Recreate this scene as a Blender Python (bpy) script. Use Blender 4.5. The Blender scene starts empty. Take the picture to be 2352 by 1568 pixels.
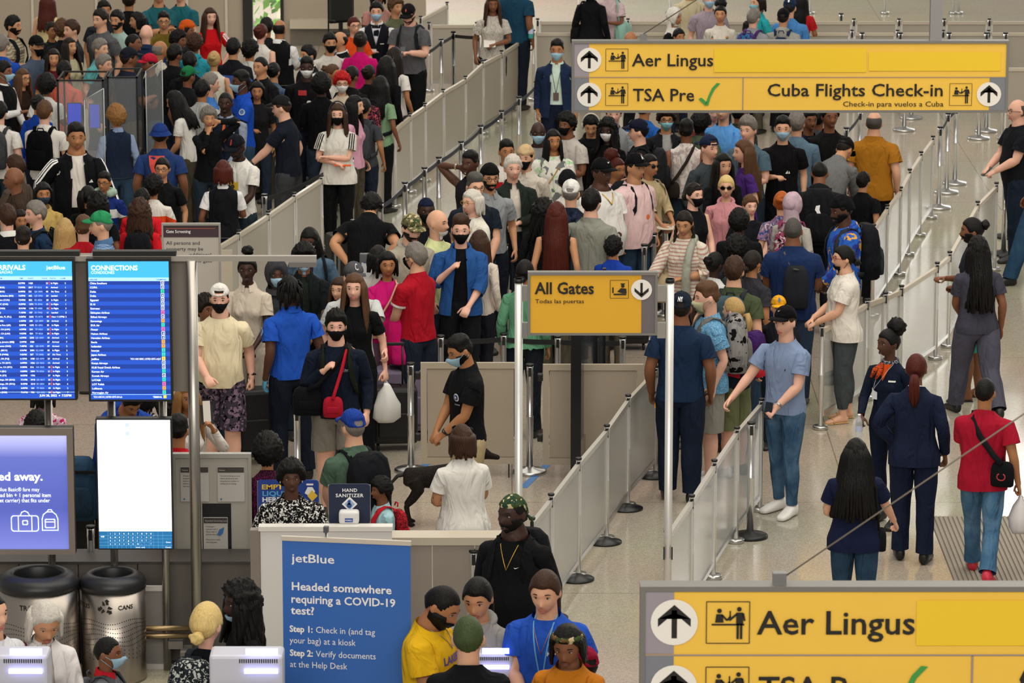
import bpy, bmesh, math, random
import numpy as np
from mathutils import Vector, Matrix, Euler
from mathutils.bvhtree import BVHTree
R = math.radians
COL = bpy.context.scene.collection
# ------------------------------------------------------------------ camera, world, light
CAMH, FPX, YH = 9.2, 9600.0, -1280.0
TH = math.atan((784 - YH) / FPX)
cd = bpy.data.cameras.new('camera'); cam = bpy.data.objects.new('camera', cd); COL.objects.link(cam)
cam.location = (0, 0, CAMH); cam.rotation_euler = (math.pi/2 - TH, 0, 0)
cd.sensor_width = 36; cd.lens = 36 * FPX / 2352; cd.clip_end = 400; cd.clip_start = 0.5
cd.dof.use_dof = True; cd.dof.focus_distance = 35; cd.dof.aperture_fstop = 7.5
bpy.context.scene.camera = cam
CT, ST = math.cos(TH), math.sin(TH)
def ray(px, py):
 u = (px - 1176) / FPX; v = -(py - 784) / FPX
 return Vector((u, CT + v * ST, -ST + v * CT))
def gp(px, py, z=0.0):            # pixel -> world point on the level z
 d = ray(px, py); t = (z - CAMH) / d.z
 return Vector((d.x * t, d.y * t, z))
def at(px, py, Y):                # pixel -> world point at the distance Y
 d = ray(px, py); t = Y / d.y
 return Vector((d.x * t, Y, CAMH + d.z * t))
def topg(px, py, h):              # ground point under something h tall whose top shows at px, py
 p = gp(px, py, h); p.z = 0; return p
sc = bpy.context.scene
sc.view_settings.view_transform = 'Standard'; sc.view_settings.look = 'None'
sc.view_settings.gamma = 1; sc.view_settings.use_curve_mapping = False
sc.view_settings.exposure = 0.0
w = bpy.data.worlds.new('hall_daylight'); sc.world = w; w.use_nodes = True
bg = w.node_tree.nodes['Background']; bg.inputs[0].default_value = (1.0, 0.95, 0.87, 1); bg.inputs[1].default_value = 0.36
def area(name, loc, size, size_y, power, color, target):
 l = bpy.data.lights.new(name, 'AREA'); l.shape = 'RECTANGLE'; l.size = size; l.size_y = size_y
 l.energy = power; l.color = color
 o = bpy.data.objects.new(name, l); COL.objects.link(o); o.location = loc
 o.rotation_euler = (Vector(target) - Vector(loc)).to_track_quat('-Z', 'Y').to_euler()
 return o
area('daylight_back_windows', (26, 95, 15), 40, 12, 7000, (1.0, 0.97, 0.92), (4, 35, 0))
area('hall_lamps_front', (3, 34, 15), 24, 16, 3100, (1.0, 0.93, 0.82), (0, 38, 0))
area('hall_lamps_back', (-4, 56, 15), 26, 14, 1500, (1.0, 0.93, 0.83), (-2, 58, 0))
area('front_fill', (0, 4, 13), 26, 7, 3200, (1.0, 0.94, 0.85), (0, 42, 1))  # fill light added above the camera to brighten sign fronts and faces
# ------------------------------------------------------------------ materials
_mc = {}
def _new(key):
 m = bpy.data.materials.new(key); m.use_nodes = True
 nt = m.node_tree; return m, nt, nt.nodes['Principled BSDF']
def lin(c):
 if isinstance(c, str): c = tuple(int(c[i:i+2], 16) / 255 for i in (0, 2, 4))
 return tuple(((x / 12.92) if x <= 0.04045 else ((x + 0.055) / 1.055) ** 2.4) for x in c)
def mat(key, c, rough=0.6, metal=0.0, bump=0.0, bscale=60, emit=0.0, alpha=1.0, var=0.0, vscale=5, spec=0.5, trans=0.0, coat=0.0):
 k = ('m', key)
 if k in _mc: return _mc[k]
 m, nt, b = _new(key); c = lin(c)
 b.inputs['Base Color'].default_value = (*c, 1); b.inputs['Roughness'].default_value = rough
 b.inputs['Metallic'].default_value = metal; b.inputs['Specular IOR Level'].default_value = spec
 b.inputs['Alpha'].default_value = alpha; b.inputs['Transmission Weight'].default_value = trans
 b.inputs['Coat Weight'].default_value = coat
 if emit:
  b.inputs['Emission Color'].default_value = (*c, 1); b.inputs['Emission Strength'].default_value = emit
 if bump or var:
  tc = nt.nodes.new('ShaderNodeTexCoord'); n = nt.nodes.new('ShaderNodeTexNoise')
  n.inputs['Scale'].default_value = bscale if bump else vscale; n.inputs['Detail'].default_value = 4
  nt.links.new(tc.outputs['Object'], n.inputs['Vector'])
  if bump:
   bp = nt.nodes.new('ShaderNodeBump'); bp.inputs['Strength'].default_value = bump; bp.inputs['Distance'].default_value = 0.01
   nt.links.new(n.outputs['Fac'], bp.inputs['Height']); nt.links.new(bp.outputs['Normal'], b.inputs['Normal'])
  if var:
   n2 = nt.nodes.new('ShaderNodeTexNoise'); n2.inputs['Scale'].default_value = vscale; n2.inputs['Detail'].default_value = 5
   nt.links.new(tc.outputs['Object'], n2.inputs['Vector'])
   mx = nt.nodes.new('ShaderNodeMix'); mx.data_type = 'RGBA'
   mx.inputs['A'].default_value = (*[x * (1 - var) for x in c], 1); mx.inputs['B'].default_value = (*[min(1, x * (1 + var)) for x in c], 1)
   nt.links.new(n2.outputs['Fac'], mx.inputs['Factor']); nt.links.new(mx.outputs['Result'], b.inputs['Base Color'])
 _mc[k] = m; return m
def _math(nt, op, a, b=None, clamp=False):
 n = nt.nodes.new('ShaderNodeMath'); n.operation = op; n.use_clamp = clamp
 for i, v in enumerate((a, b)):
  if v is None: continue
  if isinstance(v, (int, float)): n.inputs[i].default_value = v
  else: nt.links.new(v, n.inputs[i])
 return n.outputs[0]
def fabric(c, pat='', c2='ffffff', c3='000000', rough=0.85, fold=0.9):
 """cloth; pattern lies in the garment's own flat (rest) coordinates"""
 k = ('f', c, pat, c2, c3, rough, fold)
 if k in _mc: return _mc[k]
 m, nt, b = _new('fabric'); col = (*lin(c), 1); col2 = (*lin(c2), 1); col3 = (*lin(c3), 1)
 b.inputs['Roughness'].default_value = rough; b.inputs['Specular IOR Level'].default_value = 0.12
 a = nt.nodes.new('ShaderNodeAttribute'); a.attribute_name = 'rest'
 sp = nt.nodes.new('ShaderNodeSeparateXYZ'); nt.links.new(a.outputs['Vector'], sp.inputs[0]); X, Y, Z = sp.outputs
 # folds: long soft wrinkles plus fine weave
 mp = nt.nodes.new('ShaderNodeMapping'); mp.inputs['Scale'].default_value = (9, 9, 3.2); mp.inputs['Rotation'].default_value = (0.3, 0.5, 0)
 nt.links.new(a.outputs['Vector'], mp.inputs[0])
 oi = nt.nodes.new('ShaderNodeObjectInfo'); ad = nt.nodes.new('ShaderNodeVectorMath'); ad.operation = 'ADD'
 nt.links.new(mp.outputs[0], ad.inputs[0]); nt.links.new(_math(nt, 'MULTIPLY', oi.outputs['Random'], 40.0), ad.inputs[1])
 n = nt.nodes.new('ShaderNodeTexNoise'); n.inputs['Scale'].default_value = 1.0; n.inputs['Detail'].default_value = 2.5; n.inputs['Distortion'].default_value = 0.8
 nt.links.new(ad.outputs[0], n.inputs['Vector'])
 bp = nt.nodes.new('ShaderNodeBump'); bp.inputs['Strength'].default_value = fold; bp.inputs['Distance'].default_value = 0.06
 nt.links.new(n.outputs['Fac'], bp.inputs['Height']); nt.links.new(bp.outputs['Normal'], b.inputs['Normal'])
 def mix(f, A, B):
  mx = nt.nodes.new('ShaderNodeMix'); mx.data_type = 'RGBA'
  nt.links.new(f, mx.inputs['Factor']) if not isinstance(f, (int, float)) else None
  for nm, v in (('A', A), ('B', B)):
   if isinstance(v, tuple): mx.inputs[nm].default_value = v
   else: nt.links.new(v, mx.inputs[nm])
  return mx.outputs['Result']
 out = None
 if pat.startswith('stripe'):
  f = _math(nt, 'GREATER_THAN', _math(nt, 'FRACT', _math(nt, 'MULTIPLY', Z, 28.0)), 0.62); out = mix(f, col, col2)
 elif pat == 'vstripe':
  f = _math(nt, 'GREATER_THAN', _math(nt, 'FRACT', _math(nt, 'MULTIPLY', X, 45.0)), 0.5); out = mix(f, col, col2)
 elif pat == 'plaid':
  f = _math(nt, 'GREATER_THAN', _math(nt, 'FRACT', _math(nt, 'MULTIPLY', Z, 40.0)), 0.6)
  g = _math(nt, 'GREATER_THAN', _math(nt, 'FRACT', _math(nt, 'MULTIPLY', X, 40.0)), 0.6); out = mix(_math(nt, 'MULTIPLY', _math(nt, 'ADD', f, g), 0.5), col, col2)
 elif pat in ('blotch', 'camo', 'floral', 'speck', 'print', 'tie'):
  s = {'blotch': 11, 'camo': 26, 'floral': 24, 'speck': 110, 'print': 34, 'tie': 7}[pat]
  v = nt.nodes.new('ShaderNodeTexNoise'); v.inputs['Scale'].default_value = s; v.inputs['Detail'].default_value = 2; v.inputs['Distortion'].default_value = 1.5 if pat in('tie','print') else 0.4
  nt.links.new(a.outputs['Vector'], v.inputs['Vector'])
  f = _math(nt, 'GREATER_THAN', v.outputs['Fac'], 0.55); o1 = mix(f, col, col2)
  v2 = nt.nodes.new('ShaderNodeTexNoise'); v2.inputs['Scale'].default_value = s * 1.3; v2.inputs['Detail'].default_value = 2
  av = nt.nodes.new('ShaderNodeVectorMath'); av.operation = 'ADD'; av.inputs[1].default_value = (5, 3, 8)
  nt.links.new(a.outputs['Vector'], av.inputs[0]); nt.links.new(av.outputs[0], v2.inputs['Vector'])
  out = mix(_math(nt, 'GREATER_THAN', v2.outputs['Fac'], 0.59), o1, col3)
 elif pat == 'sleeve3':        # three stripes down the outside of each sleeve
  up = _math(nt, 'ADD', _math(nt, 'MULTIPLY', _math(nt, 'ABSOLUTE', X), 0.707), _math(nt, 'MULTIPLY', Z, 0.707))
  on = _math(nt, 'GREATER_THAN', up, 1.15); yy = _math(nt, 'ABSOLUTE', Y)
  s1 = _math(nt, 'LESS_THAN', yy, 0.007)
  s2 = _math(nt, 'LESS_THAN', _math(nt, 'ABSOLUTE', _math(nt, 'SUBTRACT', yy, 0.024)), 0.007)
  xx = _math(nt, 'GREATER_THAN', _math(nt, 'ABSOLUTE', X), 0.11)
  out = mix(_math(nt, 'MULTIPLY', _math(nt, 'MULTIPLY', on, xx), _math(nt, 'ADD', s1, s2, True)), col, col2)
 elif pat == 'trim':           # a light band round the cuffs
  arm = _math(nt, 'SUBTRACT', _math(nt, 'MULTIPLY', _math(nt, 'ABSOLUTE', X), 0.707), _math(nt, 'MULTIPLY', Z, 0.707))
  out = mix(_math(nt, 'MULTIPLY', _math(nt, 'GREATER_THAN', arm, -0.705), _math(nt, 'GREATER_THAN', _math(nt, 'ABSOLUTE', X), 0.24)), col, col2)
 elif pat == 'denim':
  v = nt.nodes.new('ShaderNodeTexNoise'); v.inputs['Scale'].default_value = 6; v.inputs['Detail'].default_value = 6
  nt.links.new(a.outputs['Vector'], v.inputs['Vector']); out = mix(_math(nt, 'MULTIPLY', _math(nt, 'SUBTRACT', v.outputs['Fac'], 0.38), 2.2, True), col, col2)
 elif pat == 'band':           # one broad light band across the chest
  f = _math(nt, 'LESS_THAN', _math(nt, 'ABSOLUTE', _math(nt, 'SUBTRACT', Z, 1.27)), 0.055); out = mix(f, col, col2)
 if out is None: b.inputs['Base Color'].default_value = col
 else: nt.links.new(out, b.inputs['Base Color'])
 _mc[k] = m; return m
def skinmat(c):
 k = ('s', c)
 if k in _mc: return _mc[k]
 m, nt, b = _new('skin'); c3 = lin(c)
 b.inputs['Roughness'].default_value = 0.55; b.inputs['Specular IOR Level'].default_value = 0.35
 b.inputs['Subsurface Weight'].default_value = 0.0
 tc = nt.nodes.new('ShaderNodeAttribute'); tc.attribute_name = 'rest'
 n = nt.nodes.new('ShaderNodeTexNoise'); n.inputs['Scale'].default_value = 14; n.inputs['Detail'].default_value = 4
 nt.links.new(tc.outputs['Vector'], n.inputs['Vector'])
 mx = nt.nodes.new('ShaderNodeMix'); mx.data_type = 'RGBA'
 mx.inputs['A'].default_value = (c3[0] * .92, c3[1] * .84, c3[2] * .8, 1); mx.inputs['B'].default_value = (min(1, c3[0] * 1.06), min(1, c3[1] * 1.08), min(1, c3[2] * 1.1), 1)
 nt.links.new(n.outputs['Fac'], mx.inputs['Factor']); nt.links.new(mx.outputs['Result'], b.inputs['Base Color'])
 _mc[k] = m; return m
def hairmat(c):
 k = ('h', c)
 if k in _mc: return _mc[k]
 m, nt, b = _new('hair'); c3 = lin(c); b.inputs['Roughness'].default_value = 0.5; b.inputs['Specular IOR Level'].default_value = 0.2
 tc = nt.nodes.new('ShaderNodeTexCoord'); mp = nt.nodes.new('ShaderNodeMapping'); mp.inputs['Scale'].default_value = (130, 130, 12)
 n = nt.nodes.new('ShaderNodeTexNoise'); n.inputs['Scale'].default_value = 1; n.inputs['Detail'].default_value = 3
 nt.links.new(tc.outputs['Object'], mp.inputs[0]); nt.links.new(mp.outputs[0], n.inputs['Vector'])
 bp = nt.nodes.new('ShaderNodeBump'); bp.inputs['Strength'].default_value = 0.7; bp.inputs['Distance'].default_value = 0.01
 nt.links.new(n.outputs['Fac'], bp.inputs['Height']); nt.links.new(bp.outputs['Normal'], b.inputs['Normal'])
 mx = nt.nodes.new('ShaderNodeMix'); mx.data_type = 'RGBA'
 mx.inputs['A'].default_value = (*[x * .6 for x in c3], 1); mx.inputs['B'].default_value = (*[min(1, x * 1.4) for x in c3], 1)
 nt.links.new(n.outputs['Fac'], mx.inputs['Factor']); nt.links.new(mx.outputs['Result'], b.inputs['Base Color'])
 _mc[k] = m; return m
# ------------------------------------------------------------------ objects
def tag(o, label=None, cat=None, group=None, kind=None):
 if label: o['label'] = label
 if cat: o['category'] = cat
 if group: o['group'] = group
 if kind: o['kind'] = kind
 return o
def empty(name, loc=(0, 0, 0), rz=0, label=None, cat=None, group=None):
 o = bpy.data.objects.new(name, None); COL.objects.link(o); o.location = loc; o.rotation_euler = (0, 0, rz)
 o.empty_display_size = 0.1
 return tag(o, label, cat, group)
def link(name, me, parent=None, m=None):
 o = bpy.data.objects.new(name, me); COL.objects.link(o)
 if parent: o.parent = parent
 if m is not None:
  if not me.materials: me.materials.append(m)
  o.material_slots[0].link = 'OBJECT'; o.material_slots[0].material = m
 return o
def addrest(me):
 n = len(me.vertices); co = np.empty(n * 3, np.float32); me.vertices.foreach_get('co', co); a = me.attributes.new('rest', 'FLOAT_VECTOR', 'POINT'); a.data.foreach_set('vector', co)
def obj(name, bm, m, parent=None, smooth=False, loc=None):
 me = bpy.data.meshes.new(name); bm.normal_update(); bm.to_mesh(me); bm.free()
 ms = m if isinstance(m, (list, tuple)) else [m]
 if ms[0].name.startswith('fabric'): addrest(me)
 for x in ms: me.materials.append(x)
 if smooth: me.shade_smooth()
 o = bpy.data.objects.new(name, me); COL.objects.link(o)
 if parent: o.parent = parent
 if loc is not None: o.location = loc
 return o
def box(bm, x0, x1, y0, y1, z0, z1, mi=0, bev=0):
 v = [bm.verts.new((x, y, z)) for x in (x0, x1) for y in (y0, y1) for z in (z0, z1)]
 fs = []
 for q in ((0, 1, 3, 2), (4, 6, 7, 5), (0, 4, 5, 1), (2, 3, 7, 6), (0, 2, 6, 4), (1, 5, 7, 3)):
  f = bm.faces.new([v[i] for i in q]); f.material_index = mi; fs.append(f)
 if bev:
  es = list({e for f in fs for e in f.edges})
  bmesh.ops.bevel(bm, geom=es, offset=bev, segments=2, affect='EDGES', profile=0.5)
 return v
def B(*a, bev=0):
 bm = bmesh.new(); box(bm, *a, bev=bev); return bm
def frame_of(d):
 d = Vector(d).normalized(); h = Vector((0, 0, 1)) if abs(d.z) < 0.9 else Vector((1, 0, 0))
 u = d.cross(h).normalized(); return d, u, d.cross(u)
def tube(bm, pts, r, seg=10, mi=0, cap=True):
 """tube along points; r a number or one per point"""
 pts = [Vector(p) for p in pts]; n = len(pts); rs = [r] * n if isinstance(r, (int, float)) else r
 rings = []; u0 = None
 for i, p in enumerate(pts):
  d = (pts[min(i + 1, n - 1)] - pts[max(i - 1, 0)]).normalized()
  if u0 is None: _, u, v = frame_of(d)
  else:
   u = (u0 - d * u0.dot(d)).normalized(); v = d.cross(u)
  u0 = u
  rings.append([bm.verts.new(p + (u * math.cos(a) + v * math.sin(a)) * rs[i]) for a in [2 * math.pi * k / seg for k in range(seg)]])
 for a, b in zip(rings, rings[1:]):
  for k in range(seg):
   f = bm.faces.new((a[k], a[(k + 1) % seg], b[(k + 1) % seg], b[k])); f.material_index = mi; f.smooth = True
 if cap:
  for q in (rings[0][::-1], rings[-1]):
   f = bm.faces.new(q); f.material_index = mi
 return rings
def lathe(bm, prof, seg=24, c=(0, 0, 0), mi=0, cap=True):
 rings = [[bm.verts.new((c[0] + r * math.cos(a), c[1] + r * math.sin(a), c[2] + z)) for a in [2 * math.pi * k / seg for k in range(seg)]] for r, z in prof]
 for a, b in zip(rings, rings[1:]):
  for k in range(seg):
   f = bm.faces.new((a[k], a[(k + 1) % seg], b[(k + 1) % seg], b[k])); f.material_index = mi; f.smooth = True
 if cap:
  for q, rr in ((rings[0][::-1], prof[0][0]), (rings[-1], prof[-1][0])):
   if rr > 1e-4: f = bm.faces.new(q); f.material_index = mi
 return rings
def loft(bm, rings, seg=20, cap=True):
 """rings: (centre, u*rx, v*ry, exponent)"""
 out = []
 for c, u, v, e in rings:
  c, u, v = Vector(c), Vector(u), Vector(v); q = []
  for k in range(seg):
   a = 2 * math.pi * k / seg; ca, sa = math.cos(a), math.sin(a)
   q.append(bm.verts.new(c + u * math.copysign(abs(ca) ** (2 / e), ca) + v * math.copysign(abs(sa) ** (2 / e), sa)))
  out.append(q)
 for a, b in zip(out, out[1:]):
  for k in range(seg): bm.faces.new((a[k], a[(k + 1) % seg], b[(k + 1) % seg], b[k]))
 if cap: bm.faces.new(out[0][::-1]); bm.faces.new(out[-1])
 return out
def hl(bm, rows, seg=20, e=2.0, cap=True, x=0):     # horizontal rings (z, rx, ry, cy[, cx])
 return loft(bm, [((r[4] if len(r) > 4 else x, r[3] if len(r) > 3 else 0, r[0]), (r[1], 0, 0), (0, r[2], 0), e) for r in rows], seg, cap)
def ellips(bm, c, r, seg=14, rot=None):
 M = Matrix.Translation(c) @ (rot.to_4x4() if rot else Matrix()) @ Matrix.Diagonal((*r, 1))
 return bmesh.ops.create_uvsphere(bm, u_segments=seg, v_segments=max(6, seg * 2 // 3), radius=1, matrix=M)['verts']
def text_mesh(s, size=1.0, bold=0.0, align='LEFT', spacing=1.0, res=2):
 c = bpy.data.curves.new('t', 'FONT'); c.body = s; c.size = size; c.align_x = align; c.offset = bold * size; c.resolution_u = res
 c.space_character = spacing; c.fill_mode = 'FRONT'
 o = bpy.data.objects.new('t', c); COL.objects.link(o)
 me = bpy.data.meshes.new_from_object(o.evaluated_get(bpy.context.evaluated_depsgraph_get()))
 bpy.data.objects.remove(o); bpy.data.curves.remove(c)
 return me
def text_on(name, s, m, parent, x, z, y, h, bold=0.012, align='LEFT', width=None, spacing=1.0):
 """lettering on a board that faces -Y; x,z = baseline start, h = capital height"""
 me = text_mesh(s, 1.0, bold, align, spacing)
 n = len(me.vertices); co = np.empty(n * 3); me.vertices.foreach_get('co', co); co = co.reshape(-1, 3)
 k = h / 0.70; kx = k
 if width and n: kx = width / (co[:, 0].max() - co[:, 0].min())
 out = np.stack([x + co[:, 0] * kx, np.full(n, y), z + co[:, 1] * k], 1)
 me.vertices.foreach_set('co', out.astype(np.float32).ravel()); me.update()
 me.materials.clear(); me.materials.append(m); me.name = name
 o = bpy.data.objects.new(name, me); COL.objects.link(o); o.parent = parent
 return o
def poly_on(name, polys, m, parent, y):
 """flat printed shapes on a -Y facing board; polys = lists of (x, z)"""
 bm = bmesh.new()
 for p in polys:
  a = sum(p[i][0] * p[(i + 1) % len(p)][1] - p[(i + 1) % len(p)][0] * p[i][1] for i in range(len(p)))
  if a < 0: p = p[::-1]
  vs = [bm.verts.new((q[0], y, q[1])) for q in p]
  f = bm.faces.new(vs); 
 bmesh.ops.triangulate(bm, faces=bm.faces[:])
 return obj(name, bm, m, parent)
def disc(cx, cz, r, n=28): return [(cx + r * math.cos(2 * math.pi * k / n), cz + r * math.sin(2 * math.pi * k / n)) for k in range(n)]
def rect(x0, x1, z0, z1): return [(x0, z0), (x1, z0), (x1, z1), (x0, z1)]
def seg2(a, b, w):
 dx, dz = b[0] - a[0], b[1] - a[1]; l = math.hypot(dx, dz); nx, nz = -dz / l * w / 2, dx / l * w / 2
 return [(a[0] + nx, a[1] + nz), (b[0] + nx, b[1] + nz), (b[0] - nx, b[1] - nz), (a[0] - nx, a[1] - nz)]
# ------------------------------------------------------------------ figures: rest-pose templates, posed by linear blend skinning
DEP = lambda: bpy.context.evaluated_depsgraph_get()
AD = Vector((.70711, 0, -.70711)); MED = Vector((-.70711, 0, -.70711))   # rest arm direction, palm side (left arm, +x)
UA, FA = .285, .25
SH = {'m': .178, 'f': .158}
def SP(g): return Vector((SH[g], 0, 1.405))
HIP = {'m': .095, 'f': .098}
KNEE, ANK = .49, .085
LEGX = .085                                # extra splay of the feet at rest
def arm_c(S, a, s, d): return S + (a * d if d >= 0 else Vector((d * s, 0, -.004 + d * .02)))
def legc(g, z):                            # leg axis at height z
 t = max(0, min(1, (.92 - z) / (.92 - ANK))); return HIP[g] * 1.0 + LEGX * t
def remesh(bm, vox, tris, name, smooth=4):
 me = bpy.data.meshes.new(name); bm.to_mesh(me); bm.free()
 o = bpy.data.objects.new(name, me); COL.objects.link(o)
 a = o.modifiers.new('r', 'REMESH'); a.mode = 'VOXEL'; a.voxel_size = vox; a.adaptivity = 0
 s = o.modifiers.new('s', 'SMOOTH'); s.factor = 0.5; s.iterations = smooth
 ev = o.evaluated_get(DEP()); n = len(ev.data.polygons) * 2
 if tris < n:
  d = o.modifiers.new('d', 'DECIMATE'); d.ratio = tris / n
 out = bpy.data.meshes.new_from_object(o.evaluated_get(DEP()))
 bpy.data.objects.remove(o); bpy.data.meshes.remove(me)
 return out
def hand(bm, s, W, wr, curl=0.35):
 """palm and five fingers from the wrist point W; s = side"""
 a = Vector((AD.x * s, 0, AD.z)); m = Vector((MED.x * s, 0, MED.z)); t = Vector((0, -1, 0))
 loft(bm, [(W - a * .03, t * wr * 1.05, m * wr * .85, 2), (W + a * .005, t * wr * 1.15, m * wr * .72, 2), (W + a * .035, t * .038, m * .016, 2.6), (W + a * .07 - t * .001, t * .041, m * .0145, 2.8), (W + a * .09 - t * .002, t * .039, m * .0125, 2.8)], 14)
 L = (.066, .076, .071, .056)
 for i, l in enumerate(L):
  off = t * (.031 - .0205 * i); b = W + a * (.075 if i < 3 else .068) + off
  sp = t * (.05 - .035 * i); c = curl * (1 + i * .12)
  d1 = (a + m * c * .5 + sp).normalized(); d2 = (a + m * c * 1.6).normalized(); d3 = (a * (1 - c) + m * c * 3.2).normalized()
  p0 = b; p1 = b + a * .018 + d1 * l * .36; p2 = p1 + d2 * l * .33; p3 = p2 + d3 * l * .28
  tube(bm, [p0, b + a * .015, p1, p2, p3, p3 + d3 * .004], [.0098, .0098, .0092, .0085, .0076, .004], 8)
 b = W + a * .022 + t * .026 + m * .006
 d1 = (a * .65 + t * .62 + m * .35).normalized(); d2 = (a * .9 + t * .25 + m * .35).normalized()
 tube(bm, [b - d1 * .012, b + d1 * .02, b + d1 * .042, b + d1 * .042 + d2 * .028, b + d1 * .042 + d2 * .05, b + d1 * .042 + d2 * .053], [.013, .0125, .0108, .0098, .008, .004], 8)
HC = Vector((0, -.012, 1.645))             # head centre
def headpt(d, k=1.0):
 """surface of the head in the unit direction d (front = -y)"""
 x, y, z = d
 rx, ry, rz = .0765, .098, .114
 p = Vector((x * rx, y * ry, z * rz))
 if z < 0:
  j = (-z) ** 1.4; p.x *= 1 - .30 * j; p.y += (-.012 if y < 0 else -.030) * j
  if y > 0: p.y *= 1 - .35 * j
 else:
  if y > 0: p.y *= 1 + .05 * (1 - z)
 if y < 0:
  f = min(1, -y * 1.6); X, Z = p.x, p.z + HC.z
  g = lambda cx, cz, wx, wz: math.exp(-((X - cx) / wx) ** 2 - ((Z - cz) / wz) ** 2)
  p.y -= f * (.022 * g(0, 1.608, .0125, .012) + .012 * g(0, 1.626, .010, .018) + .006 * g(0, 1.668, .05, .012) + .005 * g(0, 1.573, .024, .009)
     + .006 * g(0, 1.543, .022, .013) + .004 * (g(.04, 1.608, .02, .02) + g(-.04, 1.608, .02, .02)) - .012 * (g(.0315, 1.646, .016, .011) + g(-.0315, 1.646, .016, .011)))
 return HC + p * k
def sphere_grid(bm, fn, nu=48, nv=34):
 rows = []
 for j in range(nv + 1):
  ph = math.pi * j / nv; row = []
  for i in range(nu):
   th = 2 * math.pi * i / nu; d = (math.sin(ph) * math.cos(th), math.sin(ph) * math.sin(th), math.cos(ph))
   row.append(bm.verts.new(fn(d)))
   if j in (0, nv): break
  rows.append(row)
 for j in range(nv):
  a, b = rows[j], rows[j + 1]
  for i in range(nu):
   i2 = (i + 1) % nu
   q = [a[0] if j == 0 else a[i], b[0] if j == nv - 1 else b[i], b[0] if j == nv - 1 else b[i2], a[0] if j == 0 else a[i2]]
   q = list(dict.fromkeys(q)); bm.faces.new(q)
def build_body(g):
 bm = bmesh.new(); F = g == 'f'
 if F: rows = [(.82, .10, .07, .005), (.87, .158, .098, .012), (.93, .172, .108, .012), (1.0, .158, .10, .004), (1.07, .130, .084, 0), (1.14, .125, .082, 0), (1.22, .136, .092, 0), (1.29, .146, .098, -.004), (1.35, .146, .088, 0), (1.40, .136, .076, .004), (1.438, .095, .062, .006), (1.475, .052, .052, .006)]
 else: rows = [(.82, .10, .075, .005), (.87, .150, .098, .01), (.94, .162, .104, .006), (1.02, .152, .098, 0), (1.10, .146, .095, 0), (1.19, .155, .102, 0), (1.28, .170, .110, -.004), (1.35, .172, .104, 0), (1.40, .160, .088, .004), (1.44, .118, .070, .008), (1.475, .062, .058, .008)]
 hl(bm, rows, 28, 2.3)
 nk = .047 if F else .057
 hl(bm, [(1.42, nk + .02, nk + .012, .012), (1.47, nk + .006, nk + .002, .010), (1.52, nk, nk, .004), (1.60, nk, nk, 0)], 18)
 if F:
  for s in (-1, 1): ellips(bm, (s * .066, -.078, 1.265), (.058, .046, .056))
 for s in (-1, 1):
  a = Vector((AD.x * s, 0, AD.z)); S = Vector((SH[g] * s, 0, 1.405)); k = .84 if F else 1.0
  m = Vector((MED.x * s, 0, MED.z)); t = Vector((0, 1, 0))
  rr = [(-.075, .046), (-.03, .051), (.0, .054), (.05, .053), (.11, .049), (.18, .045), (.25, .041), (.285, .039), (.33, .041), (.38, .037), (.45, .029), (.52, .025), (.545, .025)]
  loft(bm, [(arm_c(S, a, s, d), t * r * k, m * r * k, 2) for d, r in rr], 16)
  hand(bm, s, S + a * (UA + FA), .025 * k if F else .026)
  lk = 1.0
  lr = [(.95, .075, .085), (.88, .092, .10), (.80, .088, .096), (.70, .079, .085), (.60, .068, .073), (.52, .058, .063), (.47, .056, .060), (.41, .055, .060), (.34, .056, .062), (.26, .048, .052), (.17, .037, .040), (.10, .034, .038), (.06, .036, .042)]
  loft(bm, [((legc(g, z) * s, .012 if .2 < z < .44 else .004, z), (rx * lk, 0, 0), (0, ry * lk, 0), 2) for z, rx, ry in lr], 18)
  ax = legc(g, .08) * s
  loft(bm, [((ax, .055, .035), (.020, 0, 0), (0, 0, .03), 2), ((ax, .03, .04), (.031, 0, 0), (0, 0, .037), 2), ((ax, -.03, .043), (.034, 0, 0), (0, 0, .042), 2.2), ((ax, -.09, .030), (.040, 0, 0), (0, 0, .029), 2.2), ((ax * 1.02, -.15, .020), (.042, 0, 0), (0, 0, .018), 2.2), ((ax * 1.01, -.185, .015), (.030, 0, 0), (0, 0, .011), 2)], 14)
  ellips(bm, (s * .077, .002, 1.635), (.010, .018, .030), 10, Euler((0, 0, .35 * s)).to_matrix())
 sphere_grid(bm, headpt)
 return bm
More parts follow.
